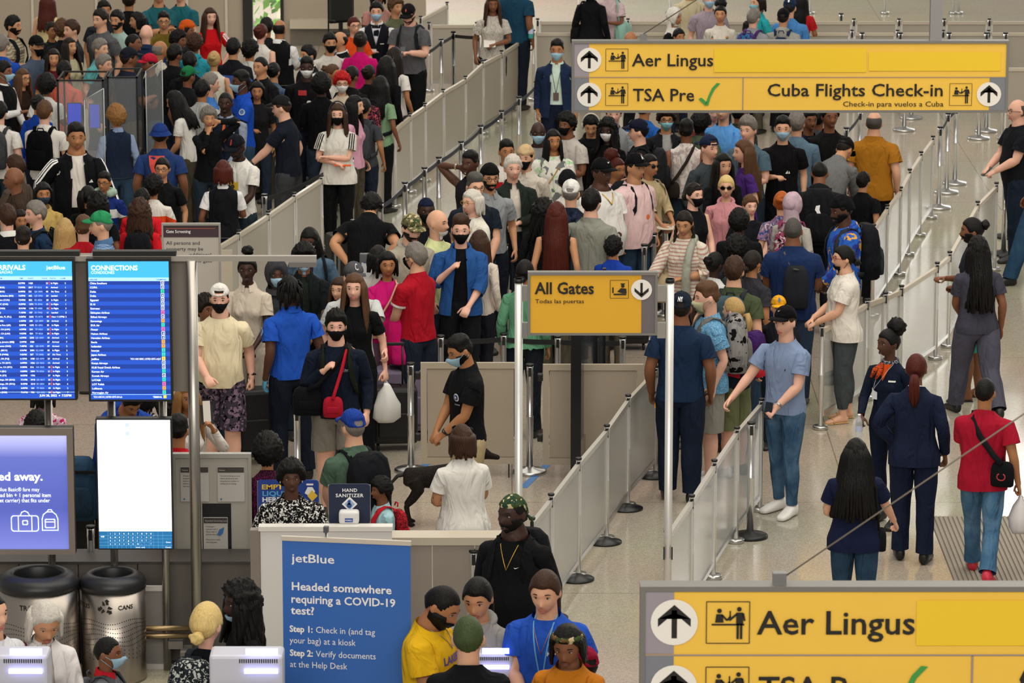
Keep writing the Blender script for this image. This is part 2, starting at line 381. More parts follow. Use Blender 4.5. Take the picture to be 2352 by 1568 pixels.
# ---- weights: position only, shared by body and clothes
BN = ['pelvis', 'spine', 'chest', 'neck', 'head', 'ua+', 'fa+', 'hd+', 'fg+', 'ft+', 'th+', 'sh+', 'fo+', 'ua-', 'fa-', 'hd-', 'fg-', 'ft-', 'th-', 'sh-', 'fo-']
BI = {n: i for i, n in enumerate(BN)}
def ss(x, a, b):
 t = np.clip((x - a) / (b - a), 0, 1); return t * t * (3 - 2 * t)
def weights(co, g, gar=False):
 x, y, z = co.T; n = len(co); W = np.zeros((n, len(BN)))
 pe = 1 - ss(z, .98, 1.10); ch = ss(z, 1.16, 1.30); nk = ss(z, 1.455, 1.51); hd = ss(z, 1.52, 1.565)
 sp = np.clip(1 - pe - ch, 0, 1)
 hd = np.where((z > 1.5) & (np.abs(x) < .14), np.maximum(hd, ss(np.abs(z - 1.645) * -1, -.12, -.09) * ss(-y + .0, -.02, .03)), hd)
 T = {'pelvis': pe, 'spine': sp * (1 - nk), 'chest': ch * (1 - nk), 'neck': nk * (1 - hd), 'head': nk * hd}
 armt = np.zeros(n)
 for s, k in ((1, '+'), (-1, '-')):
  X = x * s; sx = SH[g]
  # boundary between arm and trunk
  bd = np.where(z > 1.33, sx - .045 + (1.48 - z) * .12, sx - .012 + (1.33 - z) * .62)
  wd = np.where(z > 1.33, .055, .02)
  m = ss(X - bd, 0, 1e-9 + wd) * (z < 1.5)
  tt = (X - sx) * .70711 - (z - 1.405) * .70711
  e = ss(tt, UA - .035, UA + .035); w_ = ss(tt, UA + FA - .02, UA + FA + .02); f_ = ss(tt, UA + FA + .075, UA + FA + .10)
  # tips of the fingers
  q = ss(tt, UA + FA + .105, UA + FA + .13)
  W[:, BI['ua' + k]] = m * (1 - e); W[:, BI['fa' + k]] = m * e * (1 - w_)
  W[:, BI['hd' + k]] = m * w_ * (1 - f_); W[:, BI['fg' + k]] = m * f_ * (1 - q); W[:, BI['ft' + k]] = m * f_ * q
  # thumb stays with the hand
  th = (y < -.041) & (tt > UA + FA + .03) & (m > .5)
  for nm in ('fg', 'ft'): W[th, BI[nm + k]] = 0
  W[th, BI['hd' + k]] = m[th]
  armt += m
 armt = np.clip(armt, 0, 1)
 leg = (1 - (ss(z, .66, .90) if gar else ss(z, .84, .97))) * (1 - armt)
 side = ss(x, -.16, .16) if gar else ss(x, -.02, .02)
 kn = 1 - ss(z, KNEE - .05, KNEE + .05); fo = 1 - ss(z, .07, .105)
 for k, sd in (('+', side), ('-', 1 - side)):
  W[:, BI['th' + k]] = leg * sd * (1 - kn); W[:, BI['sh' + k]] = leg * sd * kn * (1 - fo); W[:, BI['fo' + k]] = leg * sd * kn * fo
 rest = (1 - armt) * (1 - leg)
 for nm, v in T.items(): W[:, BI[nm]] = v * rest
 W /= W.sum(1, keepdims=True) + 1e-12
 return W
class Tmpl:
 def __init__(s, me, g, gar=False):
  s.me = me; s.g = g; n = len(me.vertices); co = np.empty(n * 3); me.vertices.foreach_get('co', co); s.co = co.reshape(-1, 3)
  no = np.empty(n * 3); me.vertices.foreach_get('normal', no); s.no = no.reshape(-1, 3)
  s.W = weights(s.co, g, gar)
  a = me.attributes.new('rest', 'FLOAT_VECTOR', 'POINT'); a.data.foreach_set('vector', s.co.astype(np.float32).ravel())
  me.shade_smooth()
  z = s.co[:, 2]; arm = s.W[:, [BI[q + k] for q in ('ua', 'fa', 'hd', 'fg', 'ft') for k in '+-']].sum(1)
  hand_ = s.W[:, [BI[q + k] for q in ('hd', 'fg', 'ft') for k in '+-']].sum(1)
  hd = s.W[:, BI['head']]
  s.arm = arm; s.bulk = (1 - hd) * (1 - hand_) * (ss(z, .08, .3))
  x = s.co[:, 0]; tt = (np.abs(x) - SH[g]) * .70711 - (z - 1.405) * .70711
  s.torso = (1 - arm) * ss(z, .95, 1.0) * (1 - ss(z, 1.47, 1.495)) * (1 - ss(z, 1.43, 1.46) * (1 - ss(np.abs(x), .055, .075))); s.uarm = arm * (1 - ss(tt, .10, .16)); s.larm = arm * (1 - ss(tt, .42, .50)); s.legz = (1 - arm) * (1 - ss(z, .88, .95))
  s.belly = np.exp(-((z - 1.06) / .13) ** 2) * (1 - arm) * (0.35 + 0.65 * (s.no[:, 1] < 0.2))
# ---- pose
def rot_to(a0, h0, a1, h1):
 def fr(a, h):
  a = a.normalized(); h = (h - a * h.dot(a)).normalized(); return Matrix((a, h, a.cross(h))).transposed()
 return fr(a1, h1) @ fr(a0, h0).transposed()
def about(p, Rm): return Matrix.Translation(p) @ Rm.to_4x4() @ Matrix.Translation(-p)
POSES = {   # hand targets (x outwards, y, z) in chest space at rest, elbow pole, finger curl, hand roll
 'down': ((.235, -.01, .905), (.25, 1, 0), .25, 0), 'down2': ((.25, -.06, .92), (.4, 1, 0), .4, 0), 'swingf': ((.22, -.22, .93), (.2, 1, 0), .4, 0), 'swingb': ((.23, .17, .93), (.2, 1, 0), .4, 0),
 'hip': ((.165, -.03, 1.0), (1, .5, .1), .5, 0), 'phone': ((.07, -.27, 1.17), (.7, .4, -1), 1.1, 1.2), 'low': ((.07, -.24, .97), (.8, .5, -.3), .9, .6), 'cross': ((-.11, -.17, 1.17), (.9, -.1, -1), .5, 1.4),
 'cross2': ((-.09, -.20, 1.21), (.9, -.1, -1), .5, 1.4), 'clasp': ((.015, -.21, 1.02), (.9, .4, -.4), .8, .5), 'chin': ((.03, -.13, 1.47), (.5, -.2, -1), .9, 0), 'ear': ((.12, -.05, 1.60), (.9, .2, -1), 1.1, 0),
 'strap': ((.10, -.14, 1.30), (.7, .3, -1), 1.3, .5), 'reach': ((.16, -.50, 1.22), (.3, .4, -1), .6, 0), 'reachl': ((.18, -.46, 1.0), (.3, .5, -1), .5, 0), 'side': ((.50, -.18, 1.05), (.2, .5, -1), .5, 0), 'rail': ((.34, -.30, 1.0), (.3, .6, -.6), .6, 0),
 'back': ((.05, .16, 1.0), (1, .5, 0), .6, 0), 'belly': ((.02, -.17, 1.10), (.9, .3, -.5), .5, 1.2), 'point': ((.00, -.26, 1.17), (.8, .4, -1), .7, 1.0), 'handle': ((.26, .10, .92), (.2, 1, 0), 1.3, 0), 'bag': ((.245, -.02, .90), (.2, 1, 0), 1.4, 0),
 'hold': ((.10, -.30, 1.02), (.7, .5, -.6), 1.0, .8), 'up': ((.15, -.25, 1.42), (.6, .2, -1), .9, 0), 'knee': ((.12, -.32, 1.0), (.5, .6, -.3), .5, .4)}
def pose_mats(g, P):
 """dict of bone matrices; P: lean, bend, twist, hy, hp, hr, L, R, legs"""
 M = {}
 pel = Matrix()
 lean, bend = P.get('lean', 0), P.get('bend', 0)
 M['pelvis'] = about(Vector((0, 0, .93)), Euler((R(lean), R(P.get('tilt', 0)), 0)).to_matrix())
 M['spine'] = M['pelvis'] @ about(Vector((0, .02, 1.06)), Euler((R(bend * .5), 0, R(P.get('twist', 0) * .5))).to_matrix())
 M['chest'] = M['spine'] @ about(Vector((0, .02, 1.24)), Euler((R(bend * .5), 0, R(P.get('twist', 0) * .5))).to_matrix())
 hp, hy, hr = P.get('hp', 0), P.get('hy', 0), P.get('hr', 0)
 M['neck'] = M['chest'] @ about(Vector((0, .02, 1.47)), Euler((R(hp * .4), R(hr * .5), R(hy * .4))).to_matrix())
 M['head'] = M['neck'] @ about(Vector((0, .012, 1.545)), Euler((R(hp * .6), R(hr * .5), R(hy * .6))).to_matrix())
 for s, k, nm in ((1, '+', P.get('L', 'down')), (-1, '-', P.get('R', 'down'))):
  spec = POSES[nm] if isinstance(nm, str) else nm
  T, pole, curl, roll = spec
  C = M['chest']; S0 = Vector((SH[g] * s, 0, 1.405)); S = C @ S0
  Tw = C @ Vector((T[0] * s, T[1], T[2])); pw = C.to_3x3() @ Vector((pole[0] * s, pole[1], pole[2]))
  d = Tw - S; L = min(d.length, (UA + FA) * .995); d.normalize()
  ca = (UA * UA + L * L - FA * FA) / (2 * UA * L); ca = max(-1, min(1, ca)); sa = math.sqrt(1 - ca * ca)
  pp = (pw - d * pw.dot(d)).normalized()
  E = S + (d * ca + pp * sa) * UA; Wp = S + d * L
  a1 = (E - S).normalized(); f1 = (Wp - E).normalized()
  h1 = a1.cross(f1)
  h1 = h1.normalized() if h1.length > .02 else a1.cross(-pp).normalized()
  a0 = Vector((AD.x * s, 0, AD.z)); E0 = S0 + a0 * UA; W0 = E0 + a0 * FA
  h0 = a0.cross(Vector((0, -1, 0)))     # elbow folds towards -y at rest
  Ru = rot_to(a0, h0, a1, h1); Rf = rot_to(a0, h0, f1, h1)
  M['ua' + k] = Matrix.Translation(S) @ Ru.to_4x4() @ Matrix.Translation(-S0)
  M['fa' + k] = Matrix.Translation(E) @ Rf.to_4x4() @ Matrix.Translation(-E0)
  tw = Matrix.Rotation(roll * s, 3, a0)
  wb = M['fa' + k] @ about(W0, tw); M['hd' + k] = wb
  ax = Vector((0, 1, 0)) * s
  kp = W0 + a0 * .085; kq = W0 + a0 * .12
  M['fg' + k] = wb @ about(kp, Matrix.Rotation(curl * .75, 3, ax)); M['ft' + k] = M['fg' + k] @ about(kq, Matrix.Rotation(curl * .95, 3, ax))
  M['W' + k] = M['fg' + k] @ (W0 + a0 * .10)
 legs = P.get('legs', 'stand')
 LG = {'stand': ((-2, 0), (2, 0)), 'relax': ((-6, 8), (4, 3)), 'walk': ((-24, 8), (16, 28)), 'walk2': ((18, 30), (-24, 8)), 'step': ((-10, 4), (8, 10)), 'sit': ((-88, 88), (-88, 88)), 'lean': ((-12, 2), (-4, 2)), 'wide': ((0, 0), (0, 0))}[legs]
 for s, k, (th, kn) in ((1, '+', LG[0]), (-1, '-', LG[1])):
  H0 = Vector((HIP[g] * s, 0, .92)); K0 = Vector((legc(g, KNEE) * s, 0, KNEE)); A0 = Vector((legc(g, ANK) * s, 0, ANK))
  base = M['pelvis'] if legs == 'sit' else Matrix.Translation(M['pelvis'] @ H0 - H0)
  sp = (5.2 if legs != 'wide' else -3) * s
  M['th' + k] = base @ about(H0, Euler((R(th), R(sp), 0)).to_matrix())
  M['sh' + k] = M['th' + k] @ about(K0, Euler((R(kn), 0, 0)).to_matrix())
  fr = -(th + kn) * (1 if kn < 20 else .6)
  M['fo' + k] = M['sh' + k] @ about(A0, Euler((R(fr), R(-sp), R(7 * s))).to_matrix())
 # drop so the lower foot touches the floor
 if legs != 'sit':
  zz = min((M['fo' + k] @ Vector((legc(g, ANK) * s, dy, 0.0))).z for s, k in ((1, '+'), (-1, '-')) for dy in (.05, -.16))
  D = Matrix.Translation((0, 0, -zz))
  M = {k: (D @ v) for k, v in M.items()}
 return M
def skinned(T, name, M, A, fat=0.0, belly=0.0, scale=1.0, inset=None):
 co = T.co.copy()
 if inset is not None: co -= T.no * inset[:, None]
 if fat: co += T.no * (T.bulk * fat * (1 - .45 * T.arm))[:, None] * np.array([1, 1, .3])
 if belly: co[:, 1] -= T.belly * belly; co[:, 0] *= 1 + T.belly * belly * 1.4
 h = np.concatenate([co, np.ones((len(co), 1))], 1)
 out = np.einsum('nb,bij,nj->ni', T.W, A, h, optimize=True)[:, :3] * scale
 me = T.me.copy(); me.name = name
 me.vertices.foreach_set('co', out.astype(np.float32).ravel()); me.update()
 return me
# ---- garments (built fat, remeshed, cut with planes so hems are clean)
def cut(me, planes):
 bm = bmesh.new(); bm.from_mesh(me)
 for co, no, sel in planes:
  co, no = Vector(co), Vector(no)
  vs = {v for v in bm.verts if sel(v.co)}
  g = [f for f in bm.faces if all(v in vs for v in f.verts)]
  es = {e for f in g for e in f.edges}; vv = {v for f in g for v in f.verts}
  bmesh.ops.bisect_plane(bm, geom=g + list(es) + list(vv), plane_co=co, plane_no=no, clear_outer=True, dist=1e-5)
 loose = [v for v in bm.verts if not v.link_faces]; bmesh.ops.delete(bm, geom=loose, context='VERTS')
 # keep largest island only
 seen = set(); best = []
 for v in bm.verts:
  if v in seen: continue
  st = [v]; seen.add(v); isl = []
  while st:
   q = st.pop(); isl.append(q)
   for e in q.link_edges:
    o = e.other_vert(q)
    if o not in seen: seen.add(o); st.append(o)
  if len(isl) > len(best): best = isl
 bs = set(best); bmesh.ops.delete(bm, geom=[v for v in bm.verts if v not in bs], context='VERTS')
 bm.to_mesh(me); bm.free(); return me
def top_mesh(g, sleeve, hem=.86, ease=.0, flare=0.0, open_=False, tris=1500, neck=0.0, vox=.013):
 bm = bmesh.new(); F = g == 'f'; e = ease
 if F: rows = [(hem - .04, .190 + flare, .128 + flare, .006), (.93, .192 + flare * .6, .130 + flare * .6, .008), (1.0, .170 + flare * .3, .114, .004), (1.08, .150, .102, 0), (1.15, .146, .100, 0), (1.22, .154, .108, -.004), (1.29, .160, .112, -.008), (1.35, .158, .103, 0), (1.41, .148, .090, .004), (1.455, .106, .076, .006), (1.495, .063, .060, .006), (1.54, .056, .055, .004)]
 else: rows = [(hem - .04, .184 + flare, .130 + flare, .004), (.94, .184 + flare * .6, .128 + flare * .5, .004), (1.02, .170 + flare * .3, .116, 0), (1.10, .166, .114, 0), (1.19, .172, .118, 0), (1.28, .184, .124, -.004), (1.35, .186, .118, 0), (1.41, .172, .102, .004), (1.455, .126, .084, .008), (1.495, .074, .069, .008), (1.54, .065, .063, .004)]
 if hem > .93: rows = [(hem - .04, *rows[1][1:])] + [r for r in rows if r[0] > hem]
 rows = [(r[0], r[1] + e * (1 if r[0] < 1.44 else .3), r[2] + e * (1 if r[0] < 1.44 else .3), r[3]) for r in rows]
 hl(bm, rows, 30, 2.3)
 if F:
  for s in (-1, 1): ellips(bm, (s * .062, -.080, 1.262), (.064 + e * .5, .052 + e * .5, .062))
 k = .86 if F else 1.0
 for s in (-1, 1):
  a = Vector((AD.x * s, 0, AD.z)); S = Vector((SH[g] * s, 0, 1.405)); m = Vector((MED.x * s, 0, MED.z)); t = Vector((0, 1, 0))
  if sleeve == 'tank': rr = [(-.09, .055), (-.06, .062), (-.022, .066)]
  elif sleeve == 'long': rr = [(-.08, .052), (-.03, .059), (.0, .063), (.05, .065), (.11, .064), (.18, .059), (.25, .055), (.285, .054), (.33, .053), (.40, .047), (.46, .042), (.50, .042), (.53, .036), (.57, .036)]
  elif sleeve == 'three': rr = [(-.08, .052), (-.03, .059), (.0, .063), (.05, .065), (.11, .065), (.18, .062), (.25, .059), (.285, .058), (.36, .056), (.42, .054)]
  else: rr = [(-.08, .052), (-.03, .059), (.0, .064), (.05, .068), (.11, .074), (.16, .075), (.24, .076)]
  loft(bm, [(arm_c(S, a, s, d), t * (r + e * .6) * k, m * (r + e * .6) * k, 2) for d, r in rr], 16)
 me = remesh(bm, vox, tris, 'top', 5)
 P = [((0, 0, hem), (0, 0, -1), lambda v: abs(v.x) < .36 and hem - .3 < v.z < hem + .2),
         ((0, .0, 1.501 + neck), (0, -.30, 1), lambda v: v.z > 1.28 and abs(v.x) < .22)]
 arm = lambda v, s: (v.x * s - SH[g]) * .70711 - (v.z - 1.405) * .70711
 for s in (-1, 1):
  a = Vector((AD.x * s, 0, AD.z)); S = Vector((SH[g] * s, 0, 1.405))
  d = {'long': .515, 'three': .37, 'tank': -.022}.get(sleeve, .185)
  P.append((S + a * d, a if sleeve != 'tank' else Vector((s, 0, .12)), (lambda v, s=s: v.x * s > SH[g] - .012 + max(0, 1.33 - v.z) * .62 - .02) if sleeve != 'tank' else (lambda v, s=s: v.x * s > .10 and v.z > 1.24)))
 me = cut(me, P)
 if open_:      # open front: wedge removed
  me = cut(me, [((.055, 0, 1.3), (-1, 0, -.06), lambda v: v.y < -.02 and -.001 < v.x < .15 and v.z < 1.52), ((-.055, 0, 1.3), (1, 0, -.06), lambda v: v.y < -.02 and -.15 < v.x < .001 and v.z < 1.52)])
 return Tmpl(me, g, True)
def collar_mesh(g):
 bm = bmesh.new()
 r0 = .062 if g == 'f' else .072
 n = 22; A_ = []; B_ = []; C_ = []
 for i in range(n + 1):
  a = R(-90 + 16) + (2 * math.pi - R(32)) * i / n
  c, s_ = math.cos(a), math.sin(a); dz = .030 * (s_ + 1) / 2
  A_.append(bm.verts.new((c * (r0 - .008), s_ * (r0 - .004) + .006, 1.475 + dz + .026))); B_.append(bm.verts.new((c * (r0 + .006), s_ * (r0 + .012) + .006, 1.480 + dz + .020))); C_.append(bm.verts.new((c * (r0 + .030), s_ * (r0 + .028) + .006, 1.446 + dz)))
 for i in range(n):
  bm.faces.new((A_[i], A_[i + 1], B_[i + 1], B_[i])); bm.faces.new((B_[i], B_[i + 1], C_[i + 1], C_[i]))
 me = bpy.data.meshes.new('collar'); bm.to_mesh(me); bm.free(); return Tmpl(me, g)
def hood_mesh(g):
 bm = bmesh.new()
 for i in range(1): pass
 pts = []; rs = []
 for i in range(13):
  a = R(-62) + R(304) * i / 12; pts.append((math.cos(a) * .085, math.sin(a) * .07 + .015, 1.475 + .02 * math.sin(a))); rs.append(.018 + .026 * max(0, math.sin(a)))
 tube(bm, pts, rs, 10)
 ellips(bm, (0, .115, 1.42), (.085, .035, .075))
 me = remesh(bm, .012, 500, 'hood', 3); return Tmpl(me, g)
def pants_mesh(g, kind, tris=1400):
 bm = bmesh.new(); F = g == 'f'
 e = {'slim': .010, 'trousers': .022, 'wide': .030, 'leggings': .006, 'shorts': .030, 'sshorts': .030}[kind]
 P = [(.82, .12, .085, .008), (.87, .160, .106, .010), (.93, .172 if F else .164, .112, .008), (1.0, .160, .106, .002), (1.06, .148, .100, 0)]
 hl(bm, [(z, a + e * .5, b + e * .5, c) for z, a, b, c in P], 26, 2.3)
 lo = {'wide': .015, 'trousers': .012}.get(kind, 0)
 base = [(.94, .086, .096), (.87, .098, .106), (.80, .092, .100), (.70, .083, .089), (.60, .072, .077), (.52, .062, .067), (.47, .060, .064), (.41, .059, .064), (.34, .060, .066), (.26, .052, .056), (.17, .041, .044), (.10, .038, .042), (.05, .038, .042)]
 for s in (-1, 1):
  rg = []
  for z, rx, ry in base:
   ex = e * (.6 if z > .75 else 1)
   if kind in ('wide',): rx = max(rx, .062); ry = max(ry, .07); ex = e + (.5 - min(z, .5)) * .05
   if kind == 'trousers' and z < .45: rx = max(rx, .054); ry = max(ry, .062)
   if kind in ('shorts', 'sshorts') and z < .8: rx = .088; ry = .094
   rg.append(((legc(g, z) * s, .010 if .2 < z < .44 else .004, z), (rx + ex, 0, 0), (0, ry + ex, 0), 2))
  loft(bm, rg, 18)
 me = remesh(bm, .014, tris, 'trousers', 4)
 bot = {'slim': .105, 'trousers': .09, 'wide': .05, 'leggings': .15, 'shorts': .50, 'sshorts': .60}[kind]
 me = cut(me, [((0, 0, bot), (0, 0, -1), lambda v: True), ((0, 0, 1.03), (0, 0, 1), lambda v: True)])
 return Tmpl(me, g)
def skirt_mesh(g, hem, wide, top=1.04):
 bm = bmesh.new()
 rows = [(top, .150, .102), (.98, .172, .116), (.90, .196, .135), (.80, .21, .15)]
 z = .7
 while z > hem - .05: rows.append((z, .21 + wide * (.8 - z), .15 + wide * (.8 - z) * .9)); z -= .1
 o = hl(bm, [(r[0], r[1], r[2], .004) for r in rows][::-1], 36, 2.2, cap=False)
 for q in o:
  for i, v in enumerate(q): v.co += Vector((math.cos(2 * math.pi * i / 36), math.sin(2 * math.pi * i / 36), 0)) * (.012 * math.sin(i * 2.1) * max(0, .95 - v.co.z))
 me = bpy.data.meshes.new('skirt'); bm.normal_update(); bm.to_mesh(me); bm.free(); return Tmpl(me, g)
def shoe_mesh(kind):
 """both shoes in rest coordinates, sole as second material"""
 out = {}
 for g in 'mf':
  for s, k in ((1, '+'), (-1, '-')):
   bm = bmesh.new(); ax = legc(g, .08) * s
   if kind == 'sandal':
    loft(bm, [((ax, .06, .006), (.03, 0, 0), (0, 0, .006), 3), ((ax, -.05, .006), (.04, 0, 0), (0, 0, .006), 3), ((ax * 1.02, -.13, .006), (.047, 0, 0), (0, 0, .006), 3), ((ax * 1.01, -.195, .006), (.032, 0, 0), (0, 0, .006), 3)], 14)
    tube(bm, [(ax - .045, -.10, .01), (ax - .03, -.105, .045), (ax, -.11, .055), (ax + .03, -.105, .045), (ax + .045, -.10, .01)], .009, 6)
   else:
    hi = 1.0 if kind == 'sneaker' else .85
    loft(bm, [((ax, .072, .045), (.024, 0, 0), (0, 0, .038 * hi), 2.4), ((ax, .05, .055), (.040, 0, 0), (0, 0, .055 * hi), 2.4), ((ax, 0, .056), (.044, 0, 0), (0, 0, .056 * hi), 2.4), ((ax, -.05, .046), (.045, 0, 0), (0, 0, .046), 2.6), ((ax * 1.01, -.10, .036), (.050, 0, 0), (0, 0, .036), 2.6), ((ax * 1.02, -.15, .029), (.050, 0, 0), (0, 0, .029), 2.6), ((ax * 1.015, -.195, .023), (.042, 0, 0), (0, 0, .022), 2.6), ((ax * 1.01, -.215, .02), (.022, 0, 0), (0, 0, .014), 2.4)], 18)
    for f in bm.faces: f.material_index = 1 if f.calc_center_median().z < .016 else 0
    for f in bm.faces: f.smooth = True
   bm.normal_update(); me = bpy.data.meshes.new('shoe'); bm.to_mesh(me); bm.free()
   out[g + k] = Tmpl(me, g)
 return out
# ------------------------------------------------------------------ hair, hats, masks, faces: rigid on the head, meshes shared
def nz(p, f, seed=0):
 from mathutils import noise
 return noise.noise(Vector(p) * f + Vector((seed, seed * .7, 0)))
def shell(name, thick, region, seed=0, nu=44, nv=30, namp=.0, nf=30, wig=0, post=None):
 """shell over the head: thickness by direction where region(d, p) > 0, sunk under the skin elsewhere"""
 bm = bmesh.new()
 def fn(d):
  p = headpt(d, 1.0); r = max(0, min(1, region(d, p))); t = thick(d, p) if callable(thick) else thick
  n = (p - HC).normalized(); p = headpt((d[0], max(d[1], -2), d[2]))
  q = p + n * (t * r - .010 * (1 - r) + (namp * nz(d, nf * .1, seed) * r))
  if post: q = post(q, d)
  return q
 sphere_grid(bm, fn, nu, nv); bmesh.ops.recalc_face_normals(bm, faces=bm.faces[:])
 me = bpy.data.meshes.new(name); bm.to_mesh(me); bm.free(); me.shade_smooth(); return me
def smooth_reg(v, w=.012): return max(0, min(1, v / w + .5))
def hairline(front=1.702, side=1.635, back=1.562):
 def f(d, p):
  x, y, z = p
  if y < -.035:
   t = (y + .035) / -.06; lim = side + .02 + (front - side - .02) * min(1, t * 1.6) - .016 * max(0, abs(x) - .035) / .03
  elif y < .015: lim = side + .012
  else: lim = side + (back - side) * min(1, (y - .015) / .04)
  return smooth_reg(z - lim)
 return f
def bm_join(*mes):
 bm = bmesh.new()
 for m in mes: bm.from_mesh(m)
 return bm
def strands(bm, pts_fn, n, r0, seg=6):
 for i in range(n):
  pts, rs = pts_fn(i); tube(bm, pts, rs, seg)
def fin(bm, name, smooth=True):
 bmesh.ops.recalc_face_normals(bm, faces=bm.faces[:]); me = bpy.data.meshes.new(name); bm.to_mesh(me); bm.free(); addrest(me)
 if smooth: me.shade_smooth()
 return me
def curtain(bm, zlow, spread, front=True, wave=0.0, thick=.02, seed=0, n=26, ymax=0, over=0.0):
 """hanging hair as overlapping locks round the back and sides of the head"""
 rnd = random.Random(seed)
 a0, a1 = (R(-front), R(180 + front)) if front else (R(-8), R(188))
 for i in range(n):
  a = a0 + (a1 - a0) * i / (n - 1); c, s = math.cos(a), math.sin(a)
  zl = zlow + rnd.uniform(-.02, .03); f = 1.0 if s > -.2 else .8
  top = Vector((c * .070, s * .085 - .008, 1.70)); pts = [top]; rs = [thick * .7]
  for k in range(1, 8):
   t = k / 7; z = 1.70 + (zl - 1.70) * t
   rx = .084 + spread * t; ry = .098 + spread * .35 * t + (over * max(0, min(1, (1.52 - z) / .1)) if s > 0 else 0)
   if z < 1.50 and s < .2: ry += .02
   w_ = wave * math.sin(t * 9 + i * 1.7) * t
   pts.append(Vector((c * rx + w_, s * ry - .008 + w_ * .6 + (.015 * t if s > .3 else 0), z))); rs.append(thick * (1.0 - .55 * t * t))
  tube(bm, pts, rs, 6)
def make_hair(kind):
 H = hairline()
 if kind == 'short': return shell('hair', lambda d, p: .013 + .010 * max(0, d[2]), H, 1, namp=.010, nf=60)
 if kind == 'buzz': return shell('hair', lambda d, p: .0035, hairline(1.706, 1.64, 1.575), 2)
 if kind == 'fade': return shell('hair', lambda d, p: .003 + .020 * ss(np.array(d[2]), .35, .75), hairline(1.704, 1.64, 1.58), 3, namp=.006, nf=60)
 if kind == 'balding': return shell('hair', .006, lambda d, p: smooth_reg(min(p.z - 1.59, 1.705 - p.z, p.y + .005)), 4)
 if kind == 'quiff': return shell('hair', lambda d, p: .010 + .030 * max(0, d[2]) * (1.2 if d[1] < 0 else .7), H, 5, namp=.014, nf=70)
 if kind == 'flat': return shell('hair', lambda d, p: .003 + .032 * ss(np.array(d[2]), .45, .8), hairline(1.706, 1.645, 1.59), 5, namp=.003, nf=90)
 if kind == 'pulled': return shell('hair', lambda d, p: .009, hairline(1.700, 1.63, 1.56), 6, namp=.002)
 if kind == 'afro':
  return shell('hair', lambda d, p: .045 + .012 * d[2], hairline(1.70, 1.62, 1.55), 7, namp=.018, nf=90, nu=60, nv=44)
 if kind == 'curly':
  return shell('hair', lambda d, p: .028 + .014 * max(0, d[2]), hairline(1.695, 1.62, 1.55), 8, namp=.024, nf=80, nu=60, nv=44)
 if kind == 'curlylong':
  me = shell('hair', lambda d, p: .040, hairline(1.70, 1.60, 1.53), 9, namp=.03, nf=60, nu=50, nv=36); bm = bm_join(me)
  curtain(bm, 1.36, .05, 40, .014, .026, 9, 28); return fin(bm, 'hair')
 if kind == 'bob':
  bm = bm_join(shell('hair', .016, H, 10, namp=.006, nf=40)); curtain(bm, 1.535, .014, 14, .003, .020, 10, 30); return fin(bm, 'hair')
 if kind in ('long', 'longback', 'wavy'):
  bm = bm_join(shell('hair', .014, H, 11, namp=.004, nf=40)); curtain(bm, 1.27 if kind != 'longback' else 1.16, .045, 34 if kind != 'longback' else 0, .010 if kind == 'wavy' else .003, .021, 11, 30, over=.045); return fin(bm, 'hair')
 if kind == 'longwide':
  bm = bm_join(shell('hair', .022, H, 12, namp=.006, nf=40)); curtain(bm, 1.13, .11, 30, .006, .032, 12, 30, over=.055); return fin(bm, 'hair')
 if kind == 'verylong':
  bm = bm_join(shell('hair', .014, H, 12, namp=.004, nf=40)); curtain(bm, 1.08, .040, False, .002, .020, 12, 24, over=.055); return fin(bm, 'hair')
 if kind == 'curlylongback':
  bm = bm_join(shell('hair', .022, H, 13, namp=.012, nf=60)); curtain(bm, 1.10, .045, False, .012, .026, 13, 22, over=.06); return fin(bm, 'hair')
 if kind in ('bun', 'lowbun', 'topknot', 'puff'):
  bm = bm_join(shell('hair', .010, hairline(1.700, 1.63, 1.56), 14, namp=.002))
  c, r = {'bun': ((0, .105, 1.70), .042), 'lowbun': ((0, .115, 1.60), .036), 'topknot': ((0, .03, 1.80), .045), 'puff': ((0, .07, 1.775), .074)}[kind]
  vs = ellips(bm, c, (r * 1.1, r, r), 20)
  for v in vs: v.co += (v.co - Vector(c)).normalized() * (.35 * r * nz(v.co, 40 if kind != 'puff' else 60))
  return fin(bm, 'hair')
 if kind in ('ponytail', 'lowpony'):
  bm = bm_join(shell('hair', .010, hairline(1.700, 1.63, 1.56), 15, namp=.002)); z0 = 1.70 if kind == 'ponytail' else 1.60
  for i in range(7):
   o = Vector((math.cos(i) * .014, 0, math.sin(i) * .010)); ln = .20 + .02 * (i % 3)
   tube(bm, [Vector((0, .09, z0)) + o * .5, Vector((0, .135, z0 + .012)) + o, Vector((0, .155, z0 - .06)) + o * 1.6, Vector((0, .14, z0 - ln * .7)) + o * 2, Vector((o.x * 2, .125, z0 - ln))], [.014, .02, .021, .017, .005], 8)
  return fin(bm, 'hair')
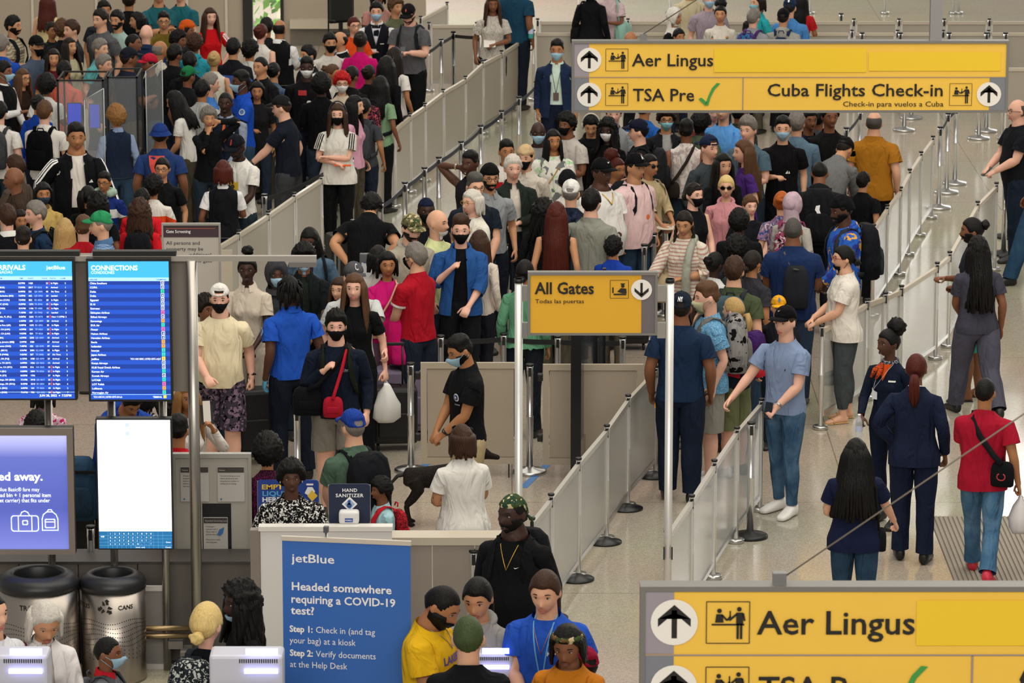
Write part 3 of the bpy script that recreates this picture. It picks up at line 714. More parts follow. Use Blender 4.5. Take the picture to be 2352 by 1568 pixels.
 if kind in ('braids', 'braidsback', 'twobraids', 'dreads'):
  bm = bm_join(shell('hair', .008, hairline(1.700, 1.63, 1.565), 16, namp=.006, nf=120)); rnd = random.Random(5)
  if kind == 'twobraids':
   for s in (-1, 1):
    pts = [(s * .075, .0, 1.62), (s * .088, -.03, 1.54), (s * .085, -.085, 1.45), (s * .08, -.125, 1.36), (s * .075, -.135, 1.27)]
    P = [Vector(p) for p in pts]; Q = []; rs = []
    for a, b in zip(P, P[1:]):
     for k in range(4): Q.append(a.lerp(b, k / 4)); rs.append(.020 if k % 2 else .014)
    Q.append(P[-1]); rs.append(.006); tube(bm, Q, rs, 8)
  elif kind == 'dreads':
   for i in range(40):
    a = R(-20) + R(220) * i / 39; ln = rnd.uniform(.10, .16); c, s = math.cos(a), math.sin(a); z0 = rnd.uniform(1.64, 1.73)
    tube(bm, [(c * .07, s * .085, z0), (c * .092, s * .115, z0 - .02), (c * .098, s * .125, z0 - ln * .6), (c * .095, s * .12, z0 - ln)], [.009, .010, .009, .005], 6)
  else:
   zl = 1.22
   for i in range(34):
    a = (R(-50) + R(280) * i / 33) if kind == 'braids' else (R(10) + R(160) * i / 33); c, s = math.cos(a), math.sin(a)
    tube(bm, [(c * .065, s * .08, 1.70), (c * .088, s * .108, 1.62), (c * .10, s * .12, 1.50), (c * .115, s * .135 + .02, 1.38), (c * .11, s * .14 + .02, zl + rnd.uniform(-.03, .05))], [.009, .010, .010, .009, .005], 6)
  return fin(bm, 'hair')
 raise KeyError(kind)
CAPREG = lambda d, p: smooth_reg(p.z - (1.688 if p.y < -.02 else 1.688 - .022 * min(1, (p.y + .02) / .06)), .006)
def make_hat(kind):
 """(mesh, two slots: main, accent)"""
 bm = None
 if kind in ('cap', 'capback'):
  sg = -1 if kind == 'cap' else 1
  def th(d, p): return .016 + .016 * max(0, 1 - ((p.z - 1.74) / .05) ** 2) * .6
  def rg(d, p):
   if kind == 'capback' and p.y < -.05 and abs(p.x) < .038 and p.z < 1.725: return 0
   if kind == 'cap' and p.y > .05 and abs(p.x) < .030 and p.z < 1.705 and p.z > 1.675: return 0
   return CAPREG(d, p)
  bm = bm_join(shell('cap', th, rg, 20))
  n = 14; top = []; bot = []
  for i in range(n + 1):
   a = math.pi * i / n; x = math.cos(a) * .080; y0 = sg * (.070 + .030 * math.sin(a)) - .012; y1 = sg * (.075 + .105 * math.sin(a) ** .7) - .012
   zc = 1.698 - .10 * x * x / .08 * 1.2
   r_ = []
   for y, dz in ((y0, .004), ((y0 + y1) / 2, .002), (y1, -.010)): r_.append((x, y, zc + dz))
   top.append([bm.verts.new(q) for q in r_]); bot.append([bm.verts.new((q[0], q[1], q[2] - .005)) for q in r_])
  for i in range(n):
   for j in range(2):
    for L, fl in ((top, 0), (bot, 1)):
     q = (L[i][j], L[i + 1][j], L[i + 1][j + 1], L[i][j + 1]); bm.faces.new(q if not fl else q[::-1]).material_index = 1
   bm.faces.new((top[i][2], top[i + 1][2], bot[i + 1][2], bot[i][2])).material_index = 1
  ellips(bm, (0, -.012, 1.784), (.008, .008, .005), 8)
  if kind == 'capback': tube(bm, [(-.045, -.098, 1.696), (0, -.122, 1.694), (.045, -.098, 1.696)], .008, 6, 1)
 elif kind == 'beanie': bm = bm_join(shell('beanie', lambda d, p: .020 + .012 * max(0, d[2]), lambda d, p: smooth_reg(p.z - (1.683 if p.y < 0 else 1.64), .006), 21, namp=.004))
 elif kind == 'durag':
  bm = bm_join(shell('durag', .010, lambda d, p: smooth_reg(p.z - (1.694 if p.y < 0 else 1.694 - .06 * min(1, p.y / .06)), .006), 22, namp=.003))
  ellips(bm, (.0, .105, 1.625), (.02, .016, .014)); tube(bm, [(0, .11, 1.62), (.03, .135, 1.585), (.035, .13, 1.56)], [.008, .012, .004], 6)
  tube(bm, [(0, .11, 1.62), (-.02, .135, 1.58), (-.04, .125, 1.555)], [.008, .012, .004], 6)
 elif kind == 'bucket':
  bm = bm_join(shell('hat', .020, lambda d, p: smooth_reg(p.z - 1.685, .006), 23))
  for r0, z0, r1, z1 in ((.098, 1.70, .135, 1.655),):
   A_ = [bm.verts.new((math.cos(a) * r0 * .86, math.sin(a) * r0 * 1.06 - .012, z0)) for a in [2 * math.pi * i / 30 for i in range(30)]]
   B_ = [bm.verts.new((math.cos(a) * r1 * .90, math.sin(a) * r1 * 1.02 - .012, z1)) for a in [2 * math.pi * i / 30 for i in range(30)]]
   for i in range(30): bm.faces.new((A_[i], A_[(i + 1) % 30], B_[(i + 1) % 30], B_[i]))
 elif kind in ('hijab', 'hood', 'wrap'):
  low = {'hijab': 1.40, 'hood': 1.46, 'wrap': 1.62}[kind]
  def rg(d, p):
   face = (p.x / .056) ** 2 + ((p.z - 1.622) / .082) ** 2
   if kind == 'wrap': return smooth_reg(p.z - (1.695 if p.y < -.02 else 1.66), .006)
   return smooth_reg((face - 1) * .03, .008) if p.y < -.01 else 1
  bm = bm_join(shell('hijab', lambda d, p: .020 + (.03 if kind == 'wrap' else .012) * max(0, d[2]) + (.014 if kind == 'hood' else 0), rg, 24, namp=.006, nf=30))
  if kind != 'wrap':
   rows = [(1.62, .080, .085, .012), (1.56, .078, .085, .012), (1.51, .082, .082, .004), (1.46, .105, .098, -.002), (low, .15 if kind == 'hijab' else .125, .115, 0)]
   o = hl(bm, [r for r in rows], 28, 2.0, cap=False)
   # open the face side of the top rings
   bmesh.ops.delete(bm, geom=[v for q in o[:2] for i, v in enumerate(q) if v.co.y < -.02], context='VERTS')
 elif kind == 'bandana': bm = bm_join(shell('bandana', .013, lambda d, p: smooth_reg(p.z - (1.70 if p.y < 0 else 1.66), .006), 25))
 elif kind == 'headband': bm = bm_join(shell('headband', .022, lambda d, p: smooth_reg(.016 - abs(p.z - 1.715 + .35 * (p.y + .08)), .004), 26))
 elif kind == 'headphones':
  bm = bmesh.new()
  tube(bm, [(math.cos(a) * .098, .0, 1.645 + math.sin(a) * .145) for a in [math.pi * i / 16 for i in range(17)]], .009, 8)
  for s in (-1, 1): ellips(bm, (s * .092, -.002, 1.635), (.020, .034, .040), 16)
 return fin(bm, kind)
def make_mask(kind):
 bm = bmesh.new(); top = 1.622 if kind != 'chin' else 1.575; lowz = 1.532 if kind != 'chin' else 1.505
 nx, nzz = 12, 8; G = []
 for j in range(nzz + 1):
  t = j / nzz; z = top + (lowz - top) * t; row = []
  for i in range(nx + 1):
   u = -1 + 2 * i / nx; hw = R(66) * (1 - .25 * t); a = u * hw
   dz = (z - HC.z) / .114; rr = math.sqrt(max(.05, 1 - dz * dz))
   d = Vector((math.sin(a) * rr, -math.cos(a) * rr, dz)); p = headpt(d)
   bulge = .010 + .016 * math.cos(u * 1.45) * math.sin(math.pi * min(1, t * .9 + .1)) * (1.25 if kind == 'cone' else 1)
   n = Vector((d.x, d.y, 0)).normalized(); q = p + n * bulge
   if t > .8: q.z -= .006
   q.z += (.006 if t == 0 and abs(u) < .3 else 0); row.append(bm.verts.new(q))
  G.append(row)
 for j in range(nzz):
  for i in range(nx): bm.faces.new((G[j][i], G[j + 1][i], G[j + 1][i + 1], G[j][i + 1]))
 for s, i in ((1, nx), (-1, 0)):
  a, b = G[1][i].co.copy(), G[-2][i].co.copy(); e = Vector((s * .080, .012, 1.655)); e2 = Vector((s * .078, .016, 1.615))
  if kind != 'chin': tube(bm, [a, e], .0022, 4); 
  tube(bm, [b, e2], .0022, 4)
 me = fin(bm, 'mask')
 return me
def make_face():
 """eyes: white, iris; brows; lips - four shared meshes"""
 out = {}
 for s in (-1, 1):
  bm = bmesh.new()
  c = Vector((s * .0315, -.089, 1.646)); ellips(bm, c, (.0140, .0075, .0062), 12)
  vs = ellips(bm, c + Vector((0, -.0050, 0)), (.0062, .0040, .0058), 10)
  for f in {f for v in vs for f in v.link_faces}: f.material_index = 1
  out['eye%d' % s] = fin(bm, 'eye')
 for s in (-1, 1):   # upper lid line, brow
  bm = bmesh.new()
  tube(bm, [(s * .0165, -.0955, 1.6475), (s * .026, -.0995, 1.6535), (s * .037, -.0965, 1.653), (s * .0465, -.0885, 1.648)], [.001, .0018, .0018, .001], 5)
  tube(bm, [(s * .012, -.1035, 1.664), (s * .024, -.1055, 1.671), (s * .038, -.0995, 1.6715), (s * .050, -.088, 1.664)], [.0018, .0036, .0032, .0012], 6)
  out['brow%d' % s] = fin(bm, 'eyebrow')
 bm = bmesh.new()
 tube(bm, [(-.024, -.090, 1.5735), (-.012, -.1025, 1.577), (0, -.1055, 1.5755), (.012, -.1025, 1.577), (.024, -.090, 1.5735)], [.0015, .0048, .0048, .0048, .0015], 6)
 tube(bm, [(-.022, -.091, 1.572), (-.011, -.1015, 1.567), (0, -.104, 1.5655), (.011, -.1015, 1.567), (.022, -.091, 1.572)], [.0015, .0055, .0062, .0055, .0015], 6)
 out['lips'] = fin(bm, 'lips')
 def beard(full): return shell('beard', .006 if full < 2 else .016, lambda d, p: smooth_reg(min(1.60 + (.03 if abs(p.x) > .05 else 0) - p.z, -p.y + .015, 1 if (abs(p.x) > .026 or p.z < 1.560 or 1.583 < p.z < 1.598) else -1, p.z - 1.515), .006), 31, 60, 44, namp=.003)
 out['beard'] = beard(1); out['bigbeard'] = beard(2)
 for nm, sun in (('glasses', 0), ('sunglasses', 1), ('headglasses', 2)):
  bm = bmesh.new(); zc, yc = (1.646, -.112) if sun < 2 else (1.735, -.085)
  for s in (-1, 1):
   c = Vector((s * .033, yc, zc)); pts = [c + Vector((math.cos(a) * .024, (.006 if s * math.cos(a) > 0 else 0), math.sin(a) * .018)) for a in [2 * math.pi * i / 14 for i in range(14)]]
   if sun:
    f = bm.faces.new([bm.verts.new(p) for p in pts]); f.material_index = 1
   tube(bm, pts + [pts[0]], .0022 if not sun else .003, 5)
   tube(bm, [c + Vector((s * .024, .004, .006)), Vector((s * .080, yc + .06, zc + .004)), Vector((s * .082, .0 if sun < 2 else .01, zc - .004))], .0024, 5)
  tube(bm, [(-.009, yc, zc + .004), (0, yc - .003, zc + .007), (.009, yc, zc + .004)], .0022, 5)
  out[nm] = fin(bm, nm)
 bm = bmesh.new()
 for s in (-1, 1): tube(bm, [Vector((s * .084, .0, 1.585)) + Vector((0, math.cos(a) * .018, math.sin(a) * .018)) for a in [2 * math.pi * i / 12 for i in range(13)]], .0025, 5)
 out['hoops'] = fin(bm, 'earrings')
 bm = bmesh.new()
 for s in (-1, 1): ellips(bm, (s * .090, -.004, 1.632), (.006, .008, .008), 8); tube(bm, [(s * .090, -.008, 1.63), (s * .089, -.014, 1.605)], .0035, 5)
 out['earbuds'] = fin(bm, 'earbuds')
 return out
# ------------------------------------------------------------------ a person from a spec
_T = {}
def tmpl(key):
 if key in _T: return _T[key]
 k = key[0]
 if k == 'body': t = Tmpl(remesh(build_body(key[1]), .0068, key[2], 'body', 2), key[1])
 elif k == 'top': t = top_mesh(key[1], key[2], key[3], key[4], key[5], key[6], key[7])
 elif k == 'legs': t = pants_mesh(key[1], key[2], key[3])
 elif k == 'skirt': t = skirt_mesh(key[1], *{'skirt': (.58, .10, 1.04), 'long': (.16, .12, 1.04)}[key[2]])
 elif k == 'collar': t = collar_mesh(key[1])
 elif k == 'hood': t = hood_mesh(key[1])
 elif k == 'shoes': t = shoe_mesh(key[1])
 elif k == 'hair': t = make_hair(key[1])
 elif k == 'hat': t = make_hat(key[1])
 elif k == 'mask': t = make_mask(key[1])
 elif k == 'face': t = make_face()
 _T[key] = t; return t
SKIN = {'w': 'd9a98c', 'p': 'e0b09a', 't': 'c08d68', 'o': 'a8744e', 'b': '7d5138', 'd': '533426', 'k': '3a241c'}
LIPC = {'w': 'b06a5e', 'p': 'b56a64', 't': '9c5a4c', 'o': '84483c', 'b': '6a3a32', 'd': '4a2c28', 'k': '3a2220'}
HAIRC = {'k': '0c0a0a', 'd': '1c1410', 'b': '3a2519', 'm': '553a26', 'g': '77716b', 'w': 'c9c4ba', 'l': 'b0905c', 'y': 'd4b878', 'r': '4a1a12', 'R': 'b01518', 'o': 'a8541c', 's': '4a4744', 'c': '8a6236', 'G': '3c4a2a'}
_ct = {}
def cloth_child(root, nm, key, M, A, fat, belly, sc_, m, t=None):
 T = t or tmpl(key)
 me = skinned(T, nm, M, A, fat, belly, sc_); me.materials.clear(); me.materials.append(m)
 o = bpy.data.objects.new(nm, me); COL.objects.link(o); o.parent = root; return o
PEOPLE = []
def person(x, y, label, g='m', h=1.75, yaw=0, skin='w', hair='short', hc='d', hat=None, hatc='111214', hatc2=None, top='tee', tc='222222', tpat='', tc2='ffffff', tc3='000000', inner=None, bot='trousers', bc='1b1e26', bpat='', bc2='888888',
           shoe='sneaker', sc_='202020', sole='d8d8d4', mask=None, mk='surg', face='', gc='151515', L='down', Rr='down', hy=0, hp=0, hr=0, lean=0, bend=0, twist=0, tilt=0, legs='stand', fat=0.0, belly=0.0, lod=1, group=None, z0=0.0, hs=1.0, collar=None, iris='2a1a10', armc=None):
 root = empty('person', (x, y, z0), R(yaw), label, 'person', group)
 S = h / 1.765
 P = dict(lean=lean, bend=bend, twist=twist, tilt=tilt, hy=hy, hp=hp, hr=hr, L=L, R=Rr, legs=legs)
 M = pose_mats(g, P)
 if hs != 1: M['head'] = M['head'] @ Matrix.Translation((0, 0, 1.55)) @ Matrix.Scale(hs, 4) @ Matrix.Translation((0, 0, -1.55))
 A = np.array([np.array(M[b]) for b in BN])
 nt = {0: 4200, 1: 5600, 2: 9000}[lod]
 TB = tmpl(('body', g, nt)); slv = {'tank': 0, 'dress': 0, 'long': 2, 'shirt': 2, 'hoodie': 2, 'sweater': 1, 'tunic': 2, 'jacket': 2, 'suit': 2, 'openhood': 1 if armc else 2, 'vest': 2}.get(top, 1)
 ins = TB.torso * (.016 if slv else .004) + (TB.uarm * .010 if slv == 1 else (TB.larm * .010 if slv == 2 else 0)) + (TB.legz * .015 * (ss(TB.co[:, 2], .64, .70) if bot in ('shorts', 'sshorts') else (ss(TB.co[:, 2], .17, .22) if bot == 'leggings' else 1)) if bot not in ('skirt', None, 'longskirt') else 0)
 b = skinned(TB, 'body', M, A, fat, belly * .9, S, ins); b.materials.clear(); b.materials.append(skinmat(SKIN[skin]))
 bo = bpy.data.objects.new('body', b); COL.objects.link(bo); bo.parent = root
 ct = {0: 1100, 1: 1500, 2: 2600}[lod]
 F = fabric(tc, tpat, tc2, tc3); tops = {}
 def T_(sl, hem, ease=0., flare=0., op=False): return ('top', g, sl, hem, ease, flare, op, ct)
 def add(nm, key, m, dx=0): 
  o = cloth_child(root, nm, key, M, A, fat + dx, belly, S, m); tops[nm] = o; return o
 if top == 'tee': add('shirt', T_('short', .88), F)
 elif top == 'polo': add('shirt', T_('short', .90), F); add('collar', ('collar', g), fabric(tc, '', tc2) if not collar else fabric(collar))
 elif top == 'loose': add('shirt', T_('short', .84, .020, .01), F)
 elif top == 'crop': add('shirt', T_('short', 1.02), F)
 elif top == 'tank': add('tank_top', T_('tank', .90), F)
 elif top == 'long': add('shirt', T_('long', .88), F)
 elif top == 'shirt': add('shirt', T_('long', .88, .006), F); add('collar', ('collar', g), fabric(collar or tc))
 elif top == 'hoodie': add('hoodie', T_('long', .90, .014), F); add('hood', ('hood', g), F)
 elif top == 'sweater': add('sweater', T_('three', .86, .014), F)
 elif top == 'tunic': add('tunic', T_('long', .62, .012, .03), F)
 elif top == 'dress': add('dress', T_('tank', .88), F); add('skirt', ('skirt', g, 'long'), F)
 elif top in ('jacket', 'suit', 'openhood'):
  add('shirt', T_('tank', 1.0), fabric(inner or 'd8d8d4'), -.010)
  if top == 'openhood': add('hoodie', T_('long' if not armc else 'three', .86, .016, .006, True), F, .003); add('hood', ('hood', g), F)
  else: add('jacket', T_('long', .84, .012, .008, True), F, .004); add('collar', ('collar', g), F if top == 'jacket' else fabric(inner or 'd8d8d4'))
 elif top == 'vest':
  add('shirt', T_('long', .92), fabric(inner or 'dcdcdc')); add('collar', ('collar', g), fabric(inner or 'dcdcdc')); add('vest', T_('tank', .93, .010), F, .012)
 elif top == 'vestshort':
  add('shirt', T_('short', .92), fabric(inner or 'dcdcdc')); add('collar', ('collar', g), fabric(inner or 'dcdcdc')); add('vest', T_('tank', .93, .010), F, .012)
 BF = fabric(bc, bpat, bc2)
 if bot in ('skirt', 'longskirt'): add('skirt', ('skirt', g, 'skirt' if bot == 'skirt' else 'long'), BF)
 elif bot: add({'leggings': 'leggings', 'shorts': 'shorts', 'sshorts': 'shorts'}.get(bot, 'trousers'), ('legs', g, bot, ct), BF, -.010 if bot != 'leggings' else -.003)
 if shoe:
  D = tmpl(('shoes', shoe))
  for k in '+-':
   me = skinned(D[g + k], 'shoe', M, A, 0, 0, S); me.materials.clear(); me.materials.append(mat('shoe' + sc_, sc_, .45)); me.materials.append(mat('shoe' + sole, sole, .6))
   o = bpy.data.objects.new('sandal' if shoe == 'sandal' else 'shoe', me); COL.objects.link(o); o.parent = root
 HM = Matrix.Scale(S, 4) @ M['head']
 def rigid(nm, me, *ms):
  o = bpy.data.objects.new(nm, me); COL.objects.link(o); o.parent = root; o.matrix_local = HM
  while len(me.materials) < len(ms): me.materials.append(ms[0])
  for i, m in enumerate(ms): o.material_slots[i].link = 'OBJECT'; o.material_slots[i].material = m
  return o
 HMt = hairmat(HAIRC[hc])
 if hair and hat in ('cap', 'capback', 'beanie', 'durag', 'bucket', 'bandana') and hair in ('short', 'fade', 'flat', 'quiff', 'afro', 'curly', 'buzz'):
  rigid('hair', tmpl(('hair', 'buzz')), HMt)
 elif hair and hat not in ('hijab', 'hood') and hair != 'bald': rigid('hair', tmpl(('hair', hair)), HMt)
 if hat:
  m1 = fabric(hatc[1:], 'camo', '3c4a2c', 'c4b48c') if hatc[0] == '#' else (fabric(hatc) if hat != 'headphones' else mat('hp' + hatc, hatc, .4))
  rigid({'capback': 'cap', 'bandana': 'headband', 'wrap': 'head_wrap', 'durag': 'head_wrap', 'bucket': 'bucket_hat', 'hood': 'hood'}.get(hat, hat), tmpl(('hat', hat)), m1, fabric(hatc2) if hatc2 else m1)
 fc = tmpl(('face',)); cam_yaw = (yaw + hy * .8 + 180) % 360 - 180
 if abs(cam_yaw) < 125:
  for e in (-1, 1):
   rigid('eye', fc['eye%d' % e], mat('eyewhite', 'b8b0a8', .35), mat('iris' + iris, iris, .2)); rigid('eyebrow', fc['brow%d' % e], mat('brow' + hc, HAIRC[hc] if hc not in 'wyR' else '8a7c6c', .8))
  if not mask: rigid('lips', fc['lips'], mat('lip' + LIPC[skin], LIPC[skin], .45))
 if mask:
  if mk == 'surg': c = {'b': '8fb4cc', 'w': 'dcdcd8', 'k': '101114', 'y': 'd8d4ac', 't': '7fb8c8', 'n': '2c3a4c'}.get(mask, mask)
  rigid('face_mask', tmpl(('mask', 'chin' if mk == 'chin' else 'cone')), fabric({'b': '9cc0d6', 'w': 'dedede', 'k': '0e0f12', 'y': 'd8d4ac', 't': '86c0cc', 'n': '2c3a4c'}.get(mask, mask), fold=.25))
 for f in face.split():
  if f in ('beard', 'bigbeard'): rigid('beard', fc[f], HMt)
  elif f == 'glasses': rigid('glasses', fc['glasses'], mat('gl' + gc, gc, .3))
  elif f in ('sunglasses', 'headglasses'): rigid('sunglasses', fc[f], mat('gl' + gc, gc, .3), mat('darklens', '080808', .08))
  elif f == 'hoops': rigid('earring', fc['hoops'], mat('gold', 'c9a050', .25, 1))
  elif f == 'earbuds': rigid('earbuds', fc['earbuds'], mat('budwhite', 'e4e4e0', .3))
 root['_'] = 0; del root['_']
 info = dict(root=root, M=M, S=S, g=g, tops=tops, body=bo, h=h)
 PEOPLE.append(info); return info
def at_bone(info, bone):
 """matrix from rest space on a bone to the world"""
 r = info['root']; W = Matrix.Translation(r.location) @ r.rotation_euler.to_matrix().to_4x4()
 return W @ Matrix.Scale(info['S'], 4) @ info['M'][bone]
def handpt(info, k): # world position of the grip
 r = info['root']; W = Matrix.Translation(r.location) @ r.rotation_euler.to_matrix().to_4x4()
 return W @ (info['M']['W' + k] * info['S'])
def decal(info, me, cx, cz, w, m, name='print', back=False, on=None, off=.006):
 """press a flat mesh (x, y) on to the chest or back of the garment; cx, cz, w in rest metres"""
 g = on or next((info['tops'][n] for n in ('vest', 'jacket', 'hoodie', 'shirt', 'tank_top', 'dress', 'sweater', 'tunic') if n in info['tops']), info['body'])
 n = len(me.vertices)
 if n == 0: return
 co = np.empty(n * 3); me.vertices.foreach_get('co', co); co = co.reshape(-1, 3)
 x0, x1 = co[:, 0].min(), co[:, 0].max(); k = w / max(1e-6, x1 - x0); ym = (co[:, 1].min() + co[:, 1].max()) / 2
 tri = g.data; bv = BVHTree.FromPolygons([v.co[:] for v in tri.vertices], [p.vertices[:] for p in tri.polygons])
 C = Matrix.Scale(info['S'], 4) @ info['M']['chest']; sg = 1 if back else -1
 bm = bmesh.new(); bm.from_mesh(me)
 lim = .02 / k
 for _ in range(3):
  es = [e for e in bm.edges if e.calc_length() > lim]
  if not es or len(bm.verts) > 1500: break
  bmesh.ops.subdivide_edges(bm, edges=es, cuts=1)
 dirw = (C.to_3x3() @ Vector((0, -sg, 0))).normalized(); last = None
 for v in bm.verts:
  X = (v.co.x - (x0 + x1) / 2) * k; Z = (v.co.y - ym) * k
  if back: X = -X
  o = C @ Vector((cx + X, sg * .45, cz + Z)); hit = bv.ray_cast(o, dirw, 1.0)
  p = hit[0] if hit[0] else (C @ Vector((cx + X, sg * .13, cz + Z)))
  v.co = p - dirw * off
 return obj(name, bm, m, info['root'])
def flat(polys):
 bm = bmesh.new()
 for p in polys:
  a = sum(p[i][0] * p[(i + 1) % len(p)][1] - p[(i + 1) % len(p)][0] * p[i][1] for i in range(len(p)))
  if a < 0: p = p[::-1]
  bm.faces.new([bm.verts.new((q[0], q[1], 0)) for q in p])
 bmesh.ops.triangulate(bm, faces=bm.faces[:]); me = bpy.data.meshes.new('print'); bm.to_mesh(me); bm.free(); return me
# ------------------------------------------------------------------ the hall
def floor_mat_():
 m, nt, b = _new('terrazzo'); tc = nt.nodes.new('ShaderNodeTexCoord')
 v = nt.nodes.new('ShaderNodeTexVoronoi'); v.inputs['Scale'].default_value = 120; nt.links.new(tc.outputs['Object'], v.inputs['Vector'])
 n = nt.nodes.new('ShaderNodeTexNoise'); n.inputs['Scale'].default_value = .35; n.inputs['Detail'].default_value = 5; nt.links.new(tc.outputs['Object'], n.inputs['Vector'])
 r = nt.nodes.new('ShaderNodeValToRGB'); r.color_ramp.elements[0].position = .15; r.color_ramp.elements[1].position = .85
 r.color_ramp.elements[0].color = (*lin('a89e8c'), 1); r.color_ramp.elements[1].color = (*lin('c6bcaa'), 1)
 sp = nt.nodes.new('ShaderNodeSeparateColor'); nt.links.new(v.outputs['Color'], sp.inputs[0]); nt.links.new(sp.outputs[0], r.inputs[0])
 mx = nt.nodes.new('ShaderNodeMix'); mx.data_type = 'RGBA'; mx.blend_type = 'MULTIPLY'; mx.inputs['Factor'].default_value = .35
 nt.links.new(r.outputs[0], mx.inputs['A']); nt.links.new(n.outputs['Color'], mx.inputs['B'])
 mx2 = nt.nodes.new('ShaderNodeMix'); mx2.data_type = 'RGBA'; mx2.blend_type = 'MULTIPLY'; mx2.inputs['Factor'].default_value = 1.0
 bk = nt.nodes.new('ShaderNodeTexBrick'); bk.offset = 0; bk.inputs['Scale'].default_value = 1.0; bk.inputs['Brick Width'].default_value = 3.0; bk.inputs['Row Height'].default_value = 3.0
 bk.inputs['Mortar Size'].default_value = .006; bk.inputs['Color1'].default_value = bk.inputs['Color2'].default_value = (1, 1, 1, 1); bk.inputs['Mortar'].default_value = (.55, .53, .5, 1)
 nt.links.new(tc.outputs['Object'], bk.inputs['Vector']); nt.links.new(mx.outputs['Result'], mx2.inputs['A']); nt.links.new(bk.outputs['Color'], mx2.inputs['B'])
 nt.links.new(mx2.outputs['Result'], b.inputs['Base Color'])
 b.inputs['Roughness'].default_value = .17; b.inputs['Specular IOR Level'].default_value = .5
 n3 = nt.nodes.new('ShaderNodeTexNoise'); n3.inputs['Scale'].default_value = 2.0; n3.inputs['Detail'].default_value = 6; nt.links.new(tc.outputs['Object'], n3.inputs['Vector'])
 mr = nt.nodes.new('ShaderNodeMapRange'); mr.inputs['To Min'].default_value = .08; mr.inputs['To Max'].default_value = .18
 nt.links.new(n3.outputs['Fac'], mr.inputs['Value']); nt.links.new(mr.outputs[0], b.inputs['Roughness'])
 return m
METAL = mat('brushed', 'c4c4c2', .28, 1.0); CHROME = mat('chrome', 'dcdcdc', .2, .85); POLE = mat('pole_white', 'dddcd8', .35, .55)
BLK = mat('black_plastic', '121212', .45); GREYF = mat('grey_frame', '8c8a88', .4, .4); BEIGE = mat('beige_laminate', 'a89e8e', .45, var=.06, vscale=1.2)
RAIL = mat('rail_beige', 'c2b8a6', .4, .2); WALLM = mat('wall_beige', 'a69a88', .6, var=.05, vscale=.6); DARK = mat('dark', '0e0f12', .4)
PANEL = mat('frosted_panel', 'aca496', .35, alpha=.93, var=.05, vscale=1.5); CLEAR = mat('clear_panel', 'cdd0cc', .12, alpha=.40); GLASSP = mat('acrylic', 'aab0b4', .05, alpha=.16)
BELT = mat('belt_navy', '1c2230', .7); BELTK = mat('belt_black', '0d0e11', .7)
YEL = mat('sign_yellow', 'f5c64a', .5, var=.03); YEL2 = mat('sign_yellow_patch', 'f2ca28', .5); INK = mat('ink', '1a1512', .6); WHITE = mat('white_vinyl', 'f0ece4', .5)
WTXT = mat('white_print', 'f2f2f2', .6)
struct = lambda o: tag(o, kind='structure')
struct(obj('floor', B(-60, 60, 15, 118, -.2, 0), floor_mat_()))
WY = gp(600, 104).y
# back wall on the left: panels with a ledge, a glazed opening on planting
wl0, wd0, wd1, wl1 = at(-900, 50, WY).x, at(566, 50, WY).x, at(652, 50, WY).x, at(978, 50, WY).x
wall = struct(obj('wall_back', B(wl0, wd0, WY, WY + .3, 0, 7), WALLM)); 
w2 = struct(obj('wall_partition', B(wd1, wl1, WY, WY + .3, 0, 4.2), WALLM))
struct(obj('wall_door_head', B(wd0, wd1, WY, WY + .3, 3.2, 4.2), WALLM))
for i, px in enumerate((75, 222, 430, 520)):
 x = at(px, 30, WY).x; struct(obj('trim_%d' % (i + 1), B(x - .02, x + .02, WY - .03, WY, 0, 3.4), mat('trim_light', 'c8c0b0', .5)))
struct(obj('trim_5', B(wd1 + .1, wl1, WY - .16, WY, .28, .42), RAIL)); struct(obj('trim_6', B(wd1 + .1, wl1, WY - .05, WY, 0, .28), mat('kick', '6e675c', .6)))
fr = empty('window_1', (0, 0, 0)); struct(fr)
obj('window_frame', B(wd0 - .05, wd0 + .10, WY - .08, WY + .1, 0, 3.2), BLK, fr); obj('window_frame', B(wd1 - .05, wd1, WY - .05, WY + .1, 0, 3.2), BLK, fr)
obj('pane', B(wd0 + .1, wd1 - .05, WY + .02, WY + .04, 0.05, 3.2), mat('pane', 'e8f0f0', .03, alpha=.08), fr)
bm = bmesh.new(); rnd = random.Random(3)
for i in range(260):
 c = Vector((rnd.uniform(wd0 - .6, wd1 + .5), WY + 2.4 + rnd.uniform(-.5, .5), rnd.uniform(0, 1.6))); u = Vector((rnd.uniform(-1, 1), rnd.uniform(-1, 1), rnd.uniform(-1, 1))).normalized() * .12; v = u.orthogonal().normalized() * .08
 bm.faces.new([bm.verts.new(c + q) for q in (u, v, -u, -v)])
tag(obj('shrub', bm, mat('leafgreen', '6fae2c', .5, emit=.0)), 'sunlit green shrub outside the glazed opening in the back wall', 'shrub')
tag(obj('brick_pier', B(wd0 + .2, wd0 + 1.0, WY + 5, WY + 5.4, 0, 4), mat('stonepier', 'b8a078', .8, var=.3, vscale=3)), 'tan stone pier outside behind the green shrub', 'pier')
sun = bpy.data.lights.new('outdoor_sun', 'AREA'); sun.size = 4; sun.energy = 1500; so = bpy.data.objects.new('outdoor_sun', sun); COL.objects.link(so); so.location = ((wd0 + wd1) / 2, WY + 3.2, 6.5)
# far wall and side walls, beyond the frame: big windows in the far wall, ceiling
struct(obj('wall_far', B(-60, 60, 100, 100.4, 0, 18), mat('farwall', 'bdb4a4', .6)))
